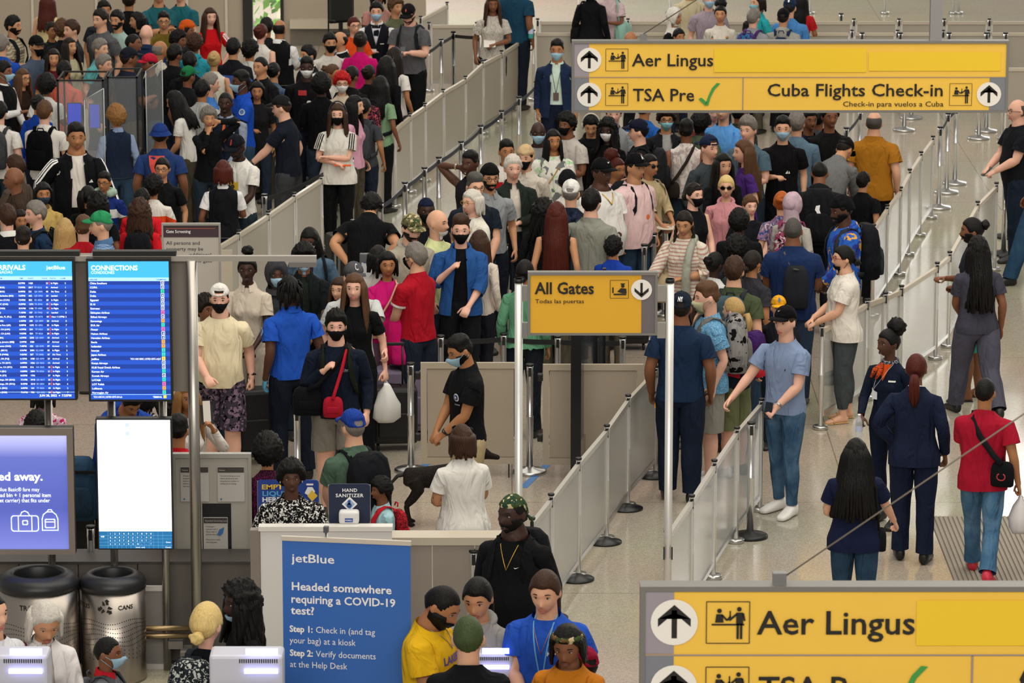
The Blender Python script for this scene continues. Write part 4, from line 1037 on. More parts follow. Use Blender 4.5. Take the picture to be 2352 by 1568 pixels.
# ------------------------------------------------------------------ stanchions, belts, barrier panels
HP = 1.02
_sm = {}
def smesh(kind):
 if kind in _sm: return _sm[kind]
 r, h = (.031, HP) if kind != 'thin' else (.021, HP)
 bm = bmesh.new(); lathe(bm, [(r, .03), (r, .52), (r + .002, .525), (r + .002, .535), (r * .93, .54), (r * .93, h - .10), (r, h - .09), (r, h - .015)], 14); a = fin(bm, 'pole')
 bm = bmesh.new(); lathe(bm, [(r + .004, h - .02), (r + .006, h - .012), (r + .006, h - .002), (r, h)], 14); box(bm, -.014, .014, -r - .014, -r + .004, h - .11, h - .03); box(bm, -.014, .014, r - .004, r + .014, h - .11, h - .03); b = fin(bm, 'cap', False)
 bm = bmesh.new(); R_ = .155 if kind != 'thin' else .075; lathe(bm, [(R_, 0), (R_, .022), (R_ * .9, .032), (r * 1.6, .045), (r * 1.1, .06)] if kind != 'thin' else [(R_, 0), (R_, .03), (R_ * .9, .038), (r, .04)], 24); c = fin(bm, 'base')
 _sm[kind] = (a, b, c); return _sm[kind]
def stanchion(p, label, group=None, kind='belt', m=None, dark=False, h=1.0):
 r = empty('stanchion', p, 0, label, 'stanchion', group); a, b, c = smesh(kind)
 link('pole', a, r, m or (CHROME if kind == 'belt' else POLE)); link('top_cap', b, r, BLK); link('base', c, r, BLK if dark else METAL)
 return r
def belt(a, b, root, m=BELT, z=.955):
 a, b = Vector(a), Vector(b); d = (b - a); d.z = 0; L = d.length; n = Vector((-d.y, d.x, 0)).normalized() * .002; bm = bmesh.new(); N = 6
 q = []
 for i in range(N + 1):
  t = i / N; p = a.lerp(b, t); s = -.05 * min(1, L / 3) * 4 * t * (1 - t)
  q.append([bm.verts.new(Vector((p.x, p.y, z + s + dz)) + k * n) for dz, k in ((-.024, 1), (.024, 1), (.024, -1), (-.024, -1))])
 for u, v in zip(q, q[1:]):
  for k in range(4): bm.faces.new((u[k], u[(k + 1) % 4], v[(k + 1) % 4], v[k]))
 o = obj('belt', bm, m); o.parent = root; o.matrix_parent_inverse = Matrix.Translation(-root.location); return o
def belt_line(tops, where, kind='belt', m=BELT, skip=(), dark=False):
 P = [topg(x, y, HP) for x, y in tops]; out = []
 n = len(P); far = sorted(range(n), key=lambda i: -P[i].y)
 for i, p in enumerate(P): out.append(stanchion(p, ordl(where, far.index(i), n), where, kind, dark=dark))
 for i, (a, b) in enumerate(zip(P, P[1:])):
  if i not in skip: belt(a, b, out[i], m)
 return out
def where_g(w): return w
ORD = ['nearest', 'second', 'third', 'fourth', 'fifth', 'sixth', 'seventh', 'eighth', 'ninth', 'tenth', 'eleventh', 'twelfth', 'thirteenth']
def ordl(w, i, n, sx=''):
 w = ' '.join(w.split()[:12])
 if n == 1: return w
 return w + ', ' + (ORD[i] + (' from left' if sx else ' from the far end') if i else ('leftmost' if sx else 'farthest'))
def panel_line(tops, where, pw, m=PANEL, skip=(), posts=True, rail=RAIL, foot=False, z0=.16):
 """thin posts with framed panels between them"""
 P = [topg(x, y, HP) for x, y in tops]
 n = len(P); row = abs(P[0].y - P[-1].y) < .3; far = sorted(range(n), key=lambda i: P[i].x if row else -P[i].y)
 if posts:
  for i, p in enumerate(P): stanchion(p, ordl(where, far.index(i), n, row), where, 'thin')
 for i, (a, b) in enumerate(zip(P, P[1:])):
  if i in skip: continue
  d = b - a; L = d.length; ang = math.atan2(d.y, d.x)
  fi = min(far.index(i), far.index(i + 1)); r = empty('barrier_panel', a, ang, ordl(pw, fi, n - 1, row), 'barrier', pw)
  obj('top_rail', B(.03, L - .03, -.018, .018, .93, .975), rail, r); obj('bottom_rail', B(.03, L - .03, -.012, .012, z0 - .04, z0), METAL, r)
  obj('panel', B(.04, L - .04, -.004, .004, z0, .93), m, r)
  for q in (.03, L - .055): obj('edge_frame', B(q, q + .022, -.014, .014, z0 - .04, .975), POLE, r)
  if foot:
   bm = bmesh.new(); lathe(bm, [(.15, 0), (.15, .014), (.02, .05)], 24); f = obj('foot', bm, DARK, r, loc=(L * .93, .0, 0))
panel_line([(1193, 88), (1152, 115), (1109, 137), (1069, 173), (1018, 203), (976, 235), (942, 258), (906, 288), (849, 320)], 'thin post in the long diagonal panel line', 'greige panel in the long diagonal line behind the left crowd')
panel_line([(738, 401), (676, 441), (616, 483), (548, 527), (500, 556), (452, 588)], 'thin post in the run beside the gate screening notice', 'greige panel in the run behind the gate screening notice')
belt_line([(1232, 186), (1192, 221), (1152, 252), (1104, 286), (1059, 323), (1008, 359), (975, 383), (930, 417), (874, 463), (812, 504), (774, 551)], 'chrome stanchion in the belted diagonal row', m=BELT)
belt_line([(806, 362), (830, 341)], 'chrome stanchion beside the woman with crossed arms', skip=(0,))
belt_line([(607, 445), (760, 377)], 'chrome stanchion below the man reaching left', m=BELTK)
belt_line([(972, 115), (1013, 88), (1041, 72)], 'capped stanchion beyond the left crowd', m=BELTK)
belt_line([(1041, 72), (1098, 76)], 'stanchion left of the woman in the patterned top', m=BELTK)
belt_line([(1012, 769), (1157, 764), (1281, 770), (1430, 772)], 'stanchion of the black belt behind the lane gates', m=BELTK)
belt_line([(1526, 509), (1502, 534), (1480, 560)], 'stanchion left of the striped knit top', m=BELTK)
belt_line([(774, 551), (1160, 560)], 'stanchion at the rear of the middle queue', m=BELTK, skip=(0,))
belt_line([(1933, 311), (1944, 292), (1976, 254)], 'stanchion left of the man in the ochre tee', m=BELT)
panel_line([(2007, 514), (2038, 469), (2069, 428), (2090, 387), (2116, 347), (2143, 311)], 'thin post right of the man in ochre', 'clear panel right of the man in ochre', m=CLEAR)
belt_line([(2160, 290), (2178, 258), (2197, 240)], 'stanchion below the right end of the far sign', m=BELT)
belt_line([(2252, 147), (2269, 132)], 'stanchion behind the right end of the far sign', m=BELT)
belt_line([(2096, 105), (2080, 130)], 'stanchion hidden behind the far yellow sign', m=BELT)
panel_line([(1888, 745), (1992, 685), (2034, 670), (2071, 654), (2153, 601), (2182, 576), (2246, 461), (2289, 418)], 'thin post left of the woman in charcoal', 'clear panel left of the woman in charcoal', m=CLEAR)
belt_line([(2310, 385), (2319, 350)], 'stanchion beside the man at the right edge holding a phone', m=BELT, dark=True)
panel_line([(1222, 1187), (1266, 1132), (1329, 1050), (1394, 974), (1443, 905), (1507, 838), (1560, 775)], 'thin post in the line below the gates sign', 'grey framed panel in the line below the gates sign', m=mat('frost2', 'b4b2ac', .25, alpha=.80), foot=True, rail=mat('rail_silver', 'bdb9b0', .35, .5))
panel_line([(1532, 1217), (1589, 1135), (1641, 1054), (1693, 979), (1749, 914)], 'thin post beside the man in the blue tee', 'clear panel beside the man in the blue tee', m=mat('clear2', 'c8cccb', .12, alpha=.45), rail=mat('rail_silver', 'bdb9b0', .35, .5))
stanchion(topg(1726, 968, HP), 'chrome stanchion with a dark base just left of the man in blue tee', dark=True)
stanchion(topg(1088, 1262, HP), 'chrome stanchion standing before the long beige counter')
stanchion(topg(208, 1206, HP), 'chrome stanchion between the light box and the white screen')
stanchion(topg(682, 935, HP), 'stanchion behind the young man with the red bag')
# long horizontal panel rows at the far right
def prow(px0, px1, py, n, lab, plab, m=PANEL): panel_line([(px0 + (px1 - px0) * i / n, py) for i in range(n + 1)], lab, plab, m=m)
prow(1235, 2480, 42, 12, 'thin post in the farthest cross row of panels', 'pale barrier panel in the farthest cross row', PANEL)
prow(1225, 2480, 68, 12, 'thin post in the nearer cross row of panels behind the sign', 'pale barrier panel in the nearer cross row behind the sign', PANEL)
prow(2305, 2460, 148, 1, 'thin post of the short panel row right of the yellow sign', 'short pale barrier panel right of the yellow sign', PANEL)
prow(985, 1095, 50, 1, 'thin post at the far low panel above the left crowd', 'far low barrier panel above the left crowd', PANEL)
panel_line([(966, 36), (1027, 4)], 'thin post at the far sloping panel', 'far sloping barrier panel behind the man with a phone')
for i, px in enumerate((1932, 1980, 2068, 2180, 2266, 2310)): stanchion(topg(px, 74 if px != 1932 else 30, HP), ordl('black headed stanchion in the far right lanes', i, 6, 1), 'far right stanchions', dark=True)
for i, px in enumerate((1330, 1540, 1863, 2035, 2193, 2205)): stanchion(topg(px, -110, HP), ordl('white post in the farthest lanes', i, 6, 1), 'farthest stanchions', 'thin')
# gate panels across the lane
def gate(px0, px1, pyt, pyb, lab, small=None):
 base = gp((px0 + px1) / 2, pyb); Y = base.y; x0, x1 = at(px0, pyt, Y).x, at(px1, pyt, Y).x; zt, zb = at(px0, pyt, Y).z, .13
 r = empty('lane_gate', ((x0 + x1) / 2, Y, 0), 0, lab, 'gate'); w_ = (x1 - x0) / 2
 fm = mat('gateframe', 'a79c8a', .5, var=.04); f = .055
 obj('frame_rail', B(-w_, w_, -.02, .02, zt - f * 1.0, zt), fm, r); obj('frame_rail', B(-w_, w_, -.02, .02, zb, zb + f * 1.1), fm, r)
 obj('frame_stile', B(-w_, -w_ + f, -.02, .02, zb + f * 1.1, zt - f), fm, r); obj('frame_stile', B(w_ - f, w_, -.02, .02, zb + f * 1.1, zt - f), fm, r)
 obj('infill', B(-w_ + f + .006, w_ - f - .006, -.012, .012, zb + f * 1.1 + .006, zt - f - .006), mat('gatefill', 'a09484', .35, var=.08, vscale=2.5), r)
 obj('foot', B(w_ * .75, w_ * .75 + .012, -.01, .01, 0, zb), BLK, r)
 for z in (zt - .12, zb + .25):
  obj('hinge', B(-w_ - .05, -w_, -.03, .03, z - .035, z + .035, bev=.01), BLK, r)
gate(966, 1196, 832, 1096, 'beige framed gate panel behind the man in khaki trousers')
gate(1247, 1478, 836, 1098, 'beige framed gate panel below the small yellow sign')
stanchion(topg(943, 832, HP), 'chrome stanchion at the left end of the beige gate panels')
stanchion(topg(1217, 835, HP), 'chrome stanchion between the two beige gate panels')
bt = mat('blue_tape', '4a7ab4', .5)
for i, (a, b) in enumerate((((1257, 1066), (1202, 1120)), ((985, 1060), (952, 1090)))):
 p, q = gp(*a), gp(*b); d = q - p; bm = bmesh.new(); box(bm, 0, d.length, -.035, .035, .0005, .003)
 o = tag(obj('floor_tape', bm, bt, loc=p), ('strip of blue tape on the floor under the gates sign', 'strip of blue tape on the floor behind the dog')[i], 'tape'); o.rotation_euler.z = math.atan2(d.y, d.x)
# dark glazed partition behind the small yellow sign
def pt(px, py): return gp(px, py)
r = empty('glass_partition', pt(1322, 1122), 0, 'tall dark framed glass partition behind the small yellow sign', 'partition'); o0 = r.location
def rel(p): return p - o0
A0, A1, A2 = Vector((0, 0, 0)), rel(pt(1366, 1062)), rel(pt(1386, 1030))
for p, w_ in ((A0, .046), (A1, .022), (A2, .014)): obj('frame_post', B(p.x - w_, p.x + w_, p.y - .03, p.y + .03, 0, 1.72), mat('gloss_black', '101216', .2), r)
def quadp(a, b, z0, z1, t=.006):
 bm = bmesh.new(); n = Vector((-(b - a).y, (b - a).x, 0)).normalized() * t
 v = [bm.verts.new(Vector((p.x, p.y, z)) + s * n) for s in (-1, 1) for p, z in ((a, z0), (b, z0), (b, z1), (a, z1))]
 for q in ((0, 1, 2, 3), (7, 6, 5, 4), (0, 4, 5, 1), (1, 5, 6, 2), (2, 6, 7, 3), (3, 7, 4, 0)): bm.faces.new([v[i] for i in q])
 return bm
obj('pane', quadp(A0, A1, .1, 1.7), mat('tinted', '39424c', .06, alpha=.45), r); obj('pane', quadp(A1, A2, .1, 1.7), mat('tinted', '39424c', .06, alpha=.45), r)
obj('kick_panel', quadp(A0 + Vector((.02, 0, 0)), A1, .0, .42, .01), METAL, r)
# ------------------------------------------------------------------ hanging signs
def arrow(cx, cz, s, up=1):
 P = []
 P += seg2((cx, cz - .36 * s * up), (cx, cz + .28 * s * up), .12 * s),
 P += [(cx, cz + .40 * s * up), (cx - .36 * s, cz + .08 * s * up), (cx - .36 * s, cz - .10 * s * up), (cx, cz + .22 * s * up), (cx + .36 * s, cz - .10 * s * up), (cx + .36 * s, cz + .08 * s * up)],
 return P
def checkin_icon(cx, cz, s):
 P = []; h = s / 2
 for a, b in (((-h, -h), (h, -h)), ((h, -h), (h, h)), ((h, h), (-h, h)), ((-h, h), (-h, -h))): P.append(seg2((cx + a[0], cz + a[1]), (cx + b[0], cz + b[1]), s * .02))
 P.append(rect(cx - .38 * s, cx + .38 * s, cz - .07 * s, cz - .03 * s))
 P.append(disc(cx - .20 * s, cz + .28 * s, .055 * s, 14)); P.append([(cx - .30 * s, cz + 0), (cx - .27 * s, cz + .20 * s), (cx - .13 * s, cz + .20 * s), (cx - .10 * s, cz)])
 P.append(seg2((cx - .14 * s, cz + .18 * s), (cx - .02 * s, cz + .05 * s), .045 * s)); P.append(seg2((cx - .02 * s, cz + .05 * s), (cx + .06 * s, cz + .15 * s), .045 * s)); P.append(seg2((cx + .05 * s, cz + .12 * s), (cx + .05 * s, cz + .28 * s), .03 * s))
 P.append(disc(cx + .26 * s, cz + .32 * s, .055 * s, 14)); P.append(rect(cx + .19 * s, cx + .35 * s, cz - .05 * s, cz + .24 * s)); P.append(rect(cx + .20 * s, cx + .255 * s, cz - .40 * s, cz - .05 * s)); P.append(rect(cx + .28 * s, cx + .335 * s, cz - .40 * s, cz - .05 * s))
 P.append(seg2((cx + .20 * s, cz + .20 * s), (cx + .03 * s, cz + .05 * s), .05 * s)); P.append(seg2((cx + .35 * s, cz + .22 * s), (cx + .385 * s, cz + .04 * s), .045 * s))
 return P
def tick(x, z, s): return [[(x, z + .28 * s), (x + .13 * s, z + .36 * s), (x + .38 * s, z + .14 * s), (x + .30 * s, z)], [(x + .30 * s, z), (x + .44 * s, z + .0), (x + .55 * s, z + .38 * s), (x + .72 * s, z + .72 * s), (x + .98 * s, z + 1.0 * s), (x + .82 * s, z + 1.02 * s), (x + .60 * s, z + .78 * s), (x + .44 * s, z + .42 * s)]]
def big_sign(name, ox, oy, k, Y, label, cuba=True):
 """laid out in the proportions measured on the far sign; ox, oy = its top left pixel, k = scale against the far sign"""
 o = at(ox, oy, Y); r = empty(name, (o.x, Y, 0), 0, label, 'sign'); u = (at(ox + 100 * k, oy, Y).x - o.x) / 100
 z0 = o.z
 X = lambda px: (px - 1313) * u; Z = lambda py: z0 - (py - 92) * u / math.cos(TH)
 xa, xb, za, zb = X(1313), X(2317), Z(92), Z(255); y = -.06; f = 6 * u
 obj('panel', B(xa + f, xb - f, -.05, .05, zb + f, za - f), YEL, r)
 fm = mat('sign_frame', '85837f', .45, .5)
 obj('frame_rail', B(xa, xb, -.065, .065, za - f, za), fm, r); obj('frame_rail', B(xa, xb, -.065, .065, zb, zb + f), fm, r)
 obj('frame_end', B(xa, xa + f, -.065, .065, zb + f, za - f), fm, r); obj('frame_end', B(xb - f, xb, -.065, .065, zb + f, za - f), fm, r)
 g = poly_on('grey_field', [rect(X(1319), X(1353), Z(173), Z(97))], mat('signgrey1', '9a929c', .5), r, y + .005); [poly_on('grey_field', [rect(X(q), X(q2), Z(249), Z(175))], mat('signgrey2', '7c7f88', .5), r, y + .005) for q, q2 in ((1319, 1353), (2274, 2311))]
 poly_on('divider', [rect(X(1319), X(2311), Z(175.5), Z(173.5)), rect(X(1706), X(1708.5), Z(249), Z(175))], mat('signline', '9f8f86', .5), r, y + .003)
 poly_on('cover_patch', [rect(X(1640), X(1990), Z(163), Z(109)), rect(X(1995), X(2298), Z(160), Z(117))], YEL2, r, y + .003)
 for cx, cz in ((1353.5, 135), (1353.5, 214), (2273, 213)):
  poly_on('arrow_disc', [disc(X(cx), Z(cz), 28 * u)], WHITE, r, y + .001); poly_on('arrow', arrow(X(cx), Z(cz), 54 * u), INK, r, y - .001)
 for cx, cz in ((1417, 135), (1417, 213.5), (2208, 213.5)): poly_on('check_in_symbol', checkin_icon(X(cx), Z(cz), 51 * u), INK, r, y)
 text_on('lettering', 'Aer Lingus', INK, r, X(1452), Z(149), y, 28 * u / math.cos(TH), width=187 * u); text_on('lettering', 'TSA Pre', INK, r, X(1454), Z(228), y, 28 * u / math.cos(TH), width=141 * u)
 poly_on('green_tick', tick(X(1605), Z(238), 51 * u), mat('tickgreen', '3f9a44', .5), r, y)
 text_on('lettering', 'Cuba Flights Check-in', INK, r, X(1762), Z(217), y, 28 * u / math.cos(TH), width=403 * u); text_on('lettering', 'Check-in para vuelos a Cuba', INK, r, X(1937), Z(240.5), y, 11.5 * u / math.cos(TH), bold=.004, width=231 * u)
 bm = bmesh.new(); box(bm, X(1470), X(1486), -.03, .03, za, za + 14 * u); obj('bracket', bm, mat('bracket', '8a8a88', .4, .6), r)
 return r, X, Z, u, Y
r, X, Z, u, Y1 = big_sign('hanging_sign', 1313, 92, 1.0, 43.2, 'far yellow hanging sign on a grey post, Cuba check-in and arrow discs')
obj('hanger_post', B(X(2135), X(2162), -.06, .06, Z(92), Z(92) + 6), mat('hanger', '9a989a', .45, .5), r)
bm = bmesh.new(); a = at(1478, 78, Y1) - r.location; tube(bm, [a, a + (at(1640, -26, Y1 - 1) - at(1478, 78, Y1)) * 4], .006, 6); obj('stay_cable', bm, METAL, r)
r, X, Z, u, Y2 = big_sign('hanging_sign', 1470, 1340, 1.94, 22.3, 'near blurred yellow hanging sign cut off by the bottom right corner')
bm = bmesh.new(); a = at(1790, 1332, Y2) - r.location; b_ = at(2352, 950, Y2 - .5) - r.location; tube(bm, [a, a + (b_ - a) * 2.2], .005, 6); obj('stay_cable', bm, mat('cable', 'a09890', .5, .6), r)
# small sign on two tall posts
pL, pR = gp(1191, 1512), gp(1532, 1512); Ys = pL.y
r = empty('gate_sign', ((pL.x + pR.x) / 2, Ys, 0), 0, 'small yellow gates sign with a down arrow held between two tall chrome posts', 'sign'); cx0 = r.location.x
X = lambda px: at(px, 700, Ys).x - cx0; Z = lambda py: at(1360, py, Ys).z
obj('panel', B(X(1218), X(1504), -.02, .02, Z(764), Z(629)), YEL2 if False else mat('gateyellow', 'e6ae28', .5), r)
fm = mat('sign_frame', '85837f', .45, .5)
for a in ((1212, 1510, 768, 763), (1212, 1510, 630, 623)): obj('frame_rail', B(X(a[0]), X(a[1]), -.035, .035, Z(a[2]), Z(a[3])), fm, r)
for a in ((1212, 1218), (1504, 1510)): obj('frame_end', B(X(a[0]), X(a[1]), -.035, .035, Z(763), Z(630)), fm, r)
poly_on('grey_field', [rect(X(1473), X(1504), Z(763), Z(630))], mat('signgrey3', '6c666a', .5), r, -.024)
un = (X(1504) - X(1218)) / 286
poly_on('arrow_disc', [disc(X(1473), Z(663.5), 24 * un)], WHITE, r, -.028); poly_on('arrow', arrow(X(1473), Z(663.5), 45 * un, -1), INK, r, -.031)
ic = [seg2((X(1401), Z(y)), (X(1443), Z(y)), 1 * un) for y in (642, 683)] + [seg2((X(x), Z(642)), (X(x), Z(683)), 1 * un) for x in (1401, 1443)]
ic += [rect(X(1406), X(1409), Z(671), Z(658)), rect(X(1409), X(1438), Z(676), Z(672.5)), disc(X(1430), Z(655), 4 * un, 12), rect(X(1425), X(1435), Z(651.5), Z(649)), [(X(1417), Z(668)), (X(1426), Z(660)), (X(1438), Z(661)), (X(1439), Z(672)), (X(1430), Z(672))]]
poly_on('customs_symbol', ic, INK, r, -.028)
text_on('lettering', 'All Gates', INK, r, X(1229), Z(673), -.028, 27 * un, bold=.022, width=136 * un); text_on('lettering', 'Todas las puertas', INK, r, X(1229), Z(694.5), -.028, 9.5 * un, bold=.006, width=112 * un)
for i, (px, pp) in enumerate(((1195, pL), (1530, pR))):
 bm = bmesh.new(); zt = Z(640); lathe(bm, [(.030, .02), (.030, .92), (.033, .93), (.033, 1.0), (.031, 1.01), (.031, zt)], 16); s_ = obj('post', bm, POLE, r, loc=(pp.x - cx0, 0, 0))
 bm = bmesh.new(); lathe(bm, [(.035, zt - .03), (.035, zt)], 16); obj('post_cap', bm, BLK, r, loc=(pp.x - cx0, 0, 0))
 bm = bmesh.new(); lathe(bm, [(.17, 0), (.17, .02), (.04, .05)], 24); obj('post_base', bm, METAL, r, loc=(pp.x - cx0, 0, 0))
 for z in (Z(740), Z(655)): obj('bracket', B(*((pp.x - cx0 + .03, X(1212)) if i == 0 else (X(1510), pp.x - cx0 - .03)), -.02, .02, z - .12, z), METAL, r)
 for z in (.82, .88):
  pass
 for q in (-1, 1): obj('belt_slot', B(pp.x - cx0 + q * .031 - .005, pp.x - cx0 + q * .031 + .005, -.035, -.02, .80, .90), BLK, r)
# ------------------------------------------------------------------ screens, light box and pole at the lower left
PB = gp(455, 1545); YA = PB.y
XA = lambda px: at(px, 900, YA).x; ZA = lambda py: at(250, py, YA).z
ua = (XA(400) - XA(200)) / 200
r = empty('pole_frame', (PB.x, YA, 0), 0, 'tall brushed steel pole with a top beam and grey back board behind the flight screens', 'frame'); ox = PB.x
STEEL = mat('steel_pole', 'aaa6a0', .32, .9)
bm = bmesh.new(); lathe(bm, [(.085 * .5, 0), (.042, ZA(597))], 20); obj('pole', bm, STEEL, r)
obj('pole_foot', B(-.13, .09, -.09, .09, 0, .20, bev=.01), mat('footgrey', '6e6a66', .5, .3), r)
obj('top_beam', B(XA(-80) - ox, XA(730) - ox, -.02, .03, ZA(599), ZA(587)), mat('beam', 'a8a29a', .4, .5), r)
obj('lamp_head', B(XA(668) - ox, XA(730) - ox, -.06, .06, ZA(610), ZA(599)), mat('lamphead', '6c6a68', .5), r)
obj('back_board', B(XA(-120) - ox, XA(438) - ox, .05, .12, ZA(902), ZA(588)), mat('board', '7c746c', .6), r)
obj('mount_bar', B(XA(-60) - ox, XA(190) - ox, -.02, .06, ZA(586), ZA(576)), BLK, r); obj('mount_bar', B(XA(220) - ox, XA(410) - ox, -.02, .06, ZA(586), ZA(576)), BLK, r)
for px, lo in ((107, 1560), (252, 1560), (371, 1560)):
 bm = bmesh.new(); q = XA(px) - ox; lathe(bm, [(.030, 0), (.030, ZA(905))], 14, (q, .09, 0)); obj('support_tube', bm, STEEL, r)
def em(key, c, e): return mat('em_' + key, c, .4, emit=e)
def screen(px0, px1, py0, py1, label, name='display_screen', y=-.10, bez=3):
 cx = (XA(px0) + XA(px1)) / 2; rr = empty(name, (cx, YA + y, 0), 0, label, 'screen')
 X = lambda px: XA(px) - cx; Z = ZA
 obj('housing', B(X(px0), X(px1), 0, .08, Z(py1), Z(py0)), BLK, rr)
 return rr, X, Z
def scr_text(rr, s, X, Z, px, py, h, m, w_=None, bold=.012, al='LEFT'): return text_on('lettering', s, m, rr, X(px), Z(py), -.007, h * ua, bold=bold, width=w_ * ua if w_ else None, align=al)
EW = em('white', 'eaf2ff', 1.0); EB = em('sblue', '1c52c8', .62); ED = em('sdark', '123a9c', .6); EL = em('slight', '3aa8f2', .85); EP = em('spale', '9fd0f6', .9); ET = em('steal', '5cc8e0', .9); EC = em('cyan', '8fb8ff', .8)
# connections board
rr, X, Z = screen(207, 399, 588, 915, 'portrait connections screen listing airlines and terminals, right of the arrivals screen')
poly_on('screen_header', [rect(X(212), X(395), Z(636), Z(594))], EL, rr, -.003); poly_on('header_strip', [rect(X(212), X(395), Z(639), Z(631))], EP, rr, -.005)
poly_on('screen_field', [rect(X(212), X(395), Z(910), Z(639))], EB, rr, -.003)
airl = ['China Southern', 'COPA', 'Delta', 'Delta', 'Egyptair', 'El Al', 'Emirates', 'Ethiopian Airlines', 'Etihad Airways', 'Eurowings', 'EVA Air', 'Finnair', 'Hainan Airlines', 'Hawaiian Airlines', 'Iberia', 'Icelandair', 'Interjet', 'Japan Airlines', 'JetBlue', 'Kenya Airways', 'KLM Royal Dutch Airlines', 'Korean Air', 'Kuwait Airways', 'LATAM', 'LOT Polish', 'Lufthansa', 'Norwegian Air']
term = '442444484718447711544141871 1'.replace(' ', '')
poly_on('row_bands', [rect(X(212), X(395), Z(642.5 + 9.6 * (i + .5)), Z(642.5 + 9.6 * (i - .5))) for i in range(0, 27, 2)], ED, rr, -.004)
scr_text(rr, 'CONNECTIONS', X, Z, 218, 614, 11, EW, 106, .025); scr_text(rr, 'CONEXIONES', X, Z, 218, 622.5, 6.5, EW, 53, 0)
scr_text(rr, 'AIRLINE', X, Z, 214, 637, 3, ED, 18); scr_text(rr, 'TERMINAL', X, Z, 366, 637, 3, ED, 24)
for i, a in enumerate(airl):
 scr_text(rr, a, X, Z, 215, 646 + 9.63 * i, 4.3, EW, None, .02)
 c = {'4': EW, '2': em('g', '38c890', .8), '8': em('pk', 'e86a9c', .8), '7': em('or', 'f0a030', .8), '1': em('gr', '38c8a8', .8), '5': em('ye', 'f0d040', .8)}[term[i]]
 z = 642.6 + 9.63 * i; poly_on('terminal_box', [rect(X(376), X(384), Z(z + 4.2), Z(z - 4.2))], c, rr, -.006)
 if term[i] == '4': poly_on('box_field', [rect(X(377), X(383), Z(z + 3.2), Z(z - 3.2))], ED, rr, -.007)
 text_on('lettering', term[i], EW if term[i] == '4' else ED, rr, X(378.6), Z(z + 2.3), -.008, 4.4 * ua)
scr_text(rr, 'YOU ARE HERE | USTED ESTÁ AQUÍ', X, Z, 304, 819, 4, EW, 70, .02)
poly_on('footer_line', [rect(X(212), X(395), Z(899), Z(898))], EP, rr, -.006); scr_text(rr, 'YOU ARE IN | USTED ESTÁ EN LA', X, Z, 218, 906, 4, EW, 66, .02); scr_text(rr, 'TERMINAL', X, Z, 354, 906, 4, EW, 21, .02)
poly_on('terminal_box', [rect(X(378), X(385), Z(907), Z(900))], em('ye', 'f0d040', .8), rr, -.006)
# arrivals board
rr, X, Z = screen(-70, 180, 588, 912, 'arrivals screen with flight rows cut off by the left edge')
poly_on('screen_header', [rect(X(-66), X(175), Z(636), Z(594))], EL, rr, -.003); poly_on('header_strip', [rect(X(-66), X(175), Z(637), Z(628))], EP, rr, -.005); poly_on('screen_field', [rect(X(-66), X(175), Z(908), Z(637))], EB, rr, -.003)
poly_on('row_bands', [rect(X(-66), X(175), Z(642 + 9.6 * (i + .5)), Z(642 + 9.6 * (i - .5))) for i in range(0, 27, 2)], ED, rr, -.004)
scr_text(rr, 'ARRIVALS', X, Z, -4, 613, 11, EW, 74, .025); scr_text(rr, 'LLEGADAS', X, Z, -8, 621.5, 6.5, EW, 47, 0); scr_text(rr, 'jetBlue', X, Z, 117, 612, 8.5, EW, 43, .015)
for s, px in (('ARRIVING FROM', -14), ('TIME', 55), ('FLIGHT', 74), ('T/GATE', 105), ('STATUS', 124), ('CLAIM', 148)): scr_text(rr, s, X, Z, px, 634, 2.8, ED)
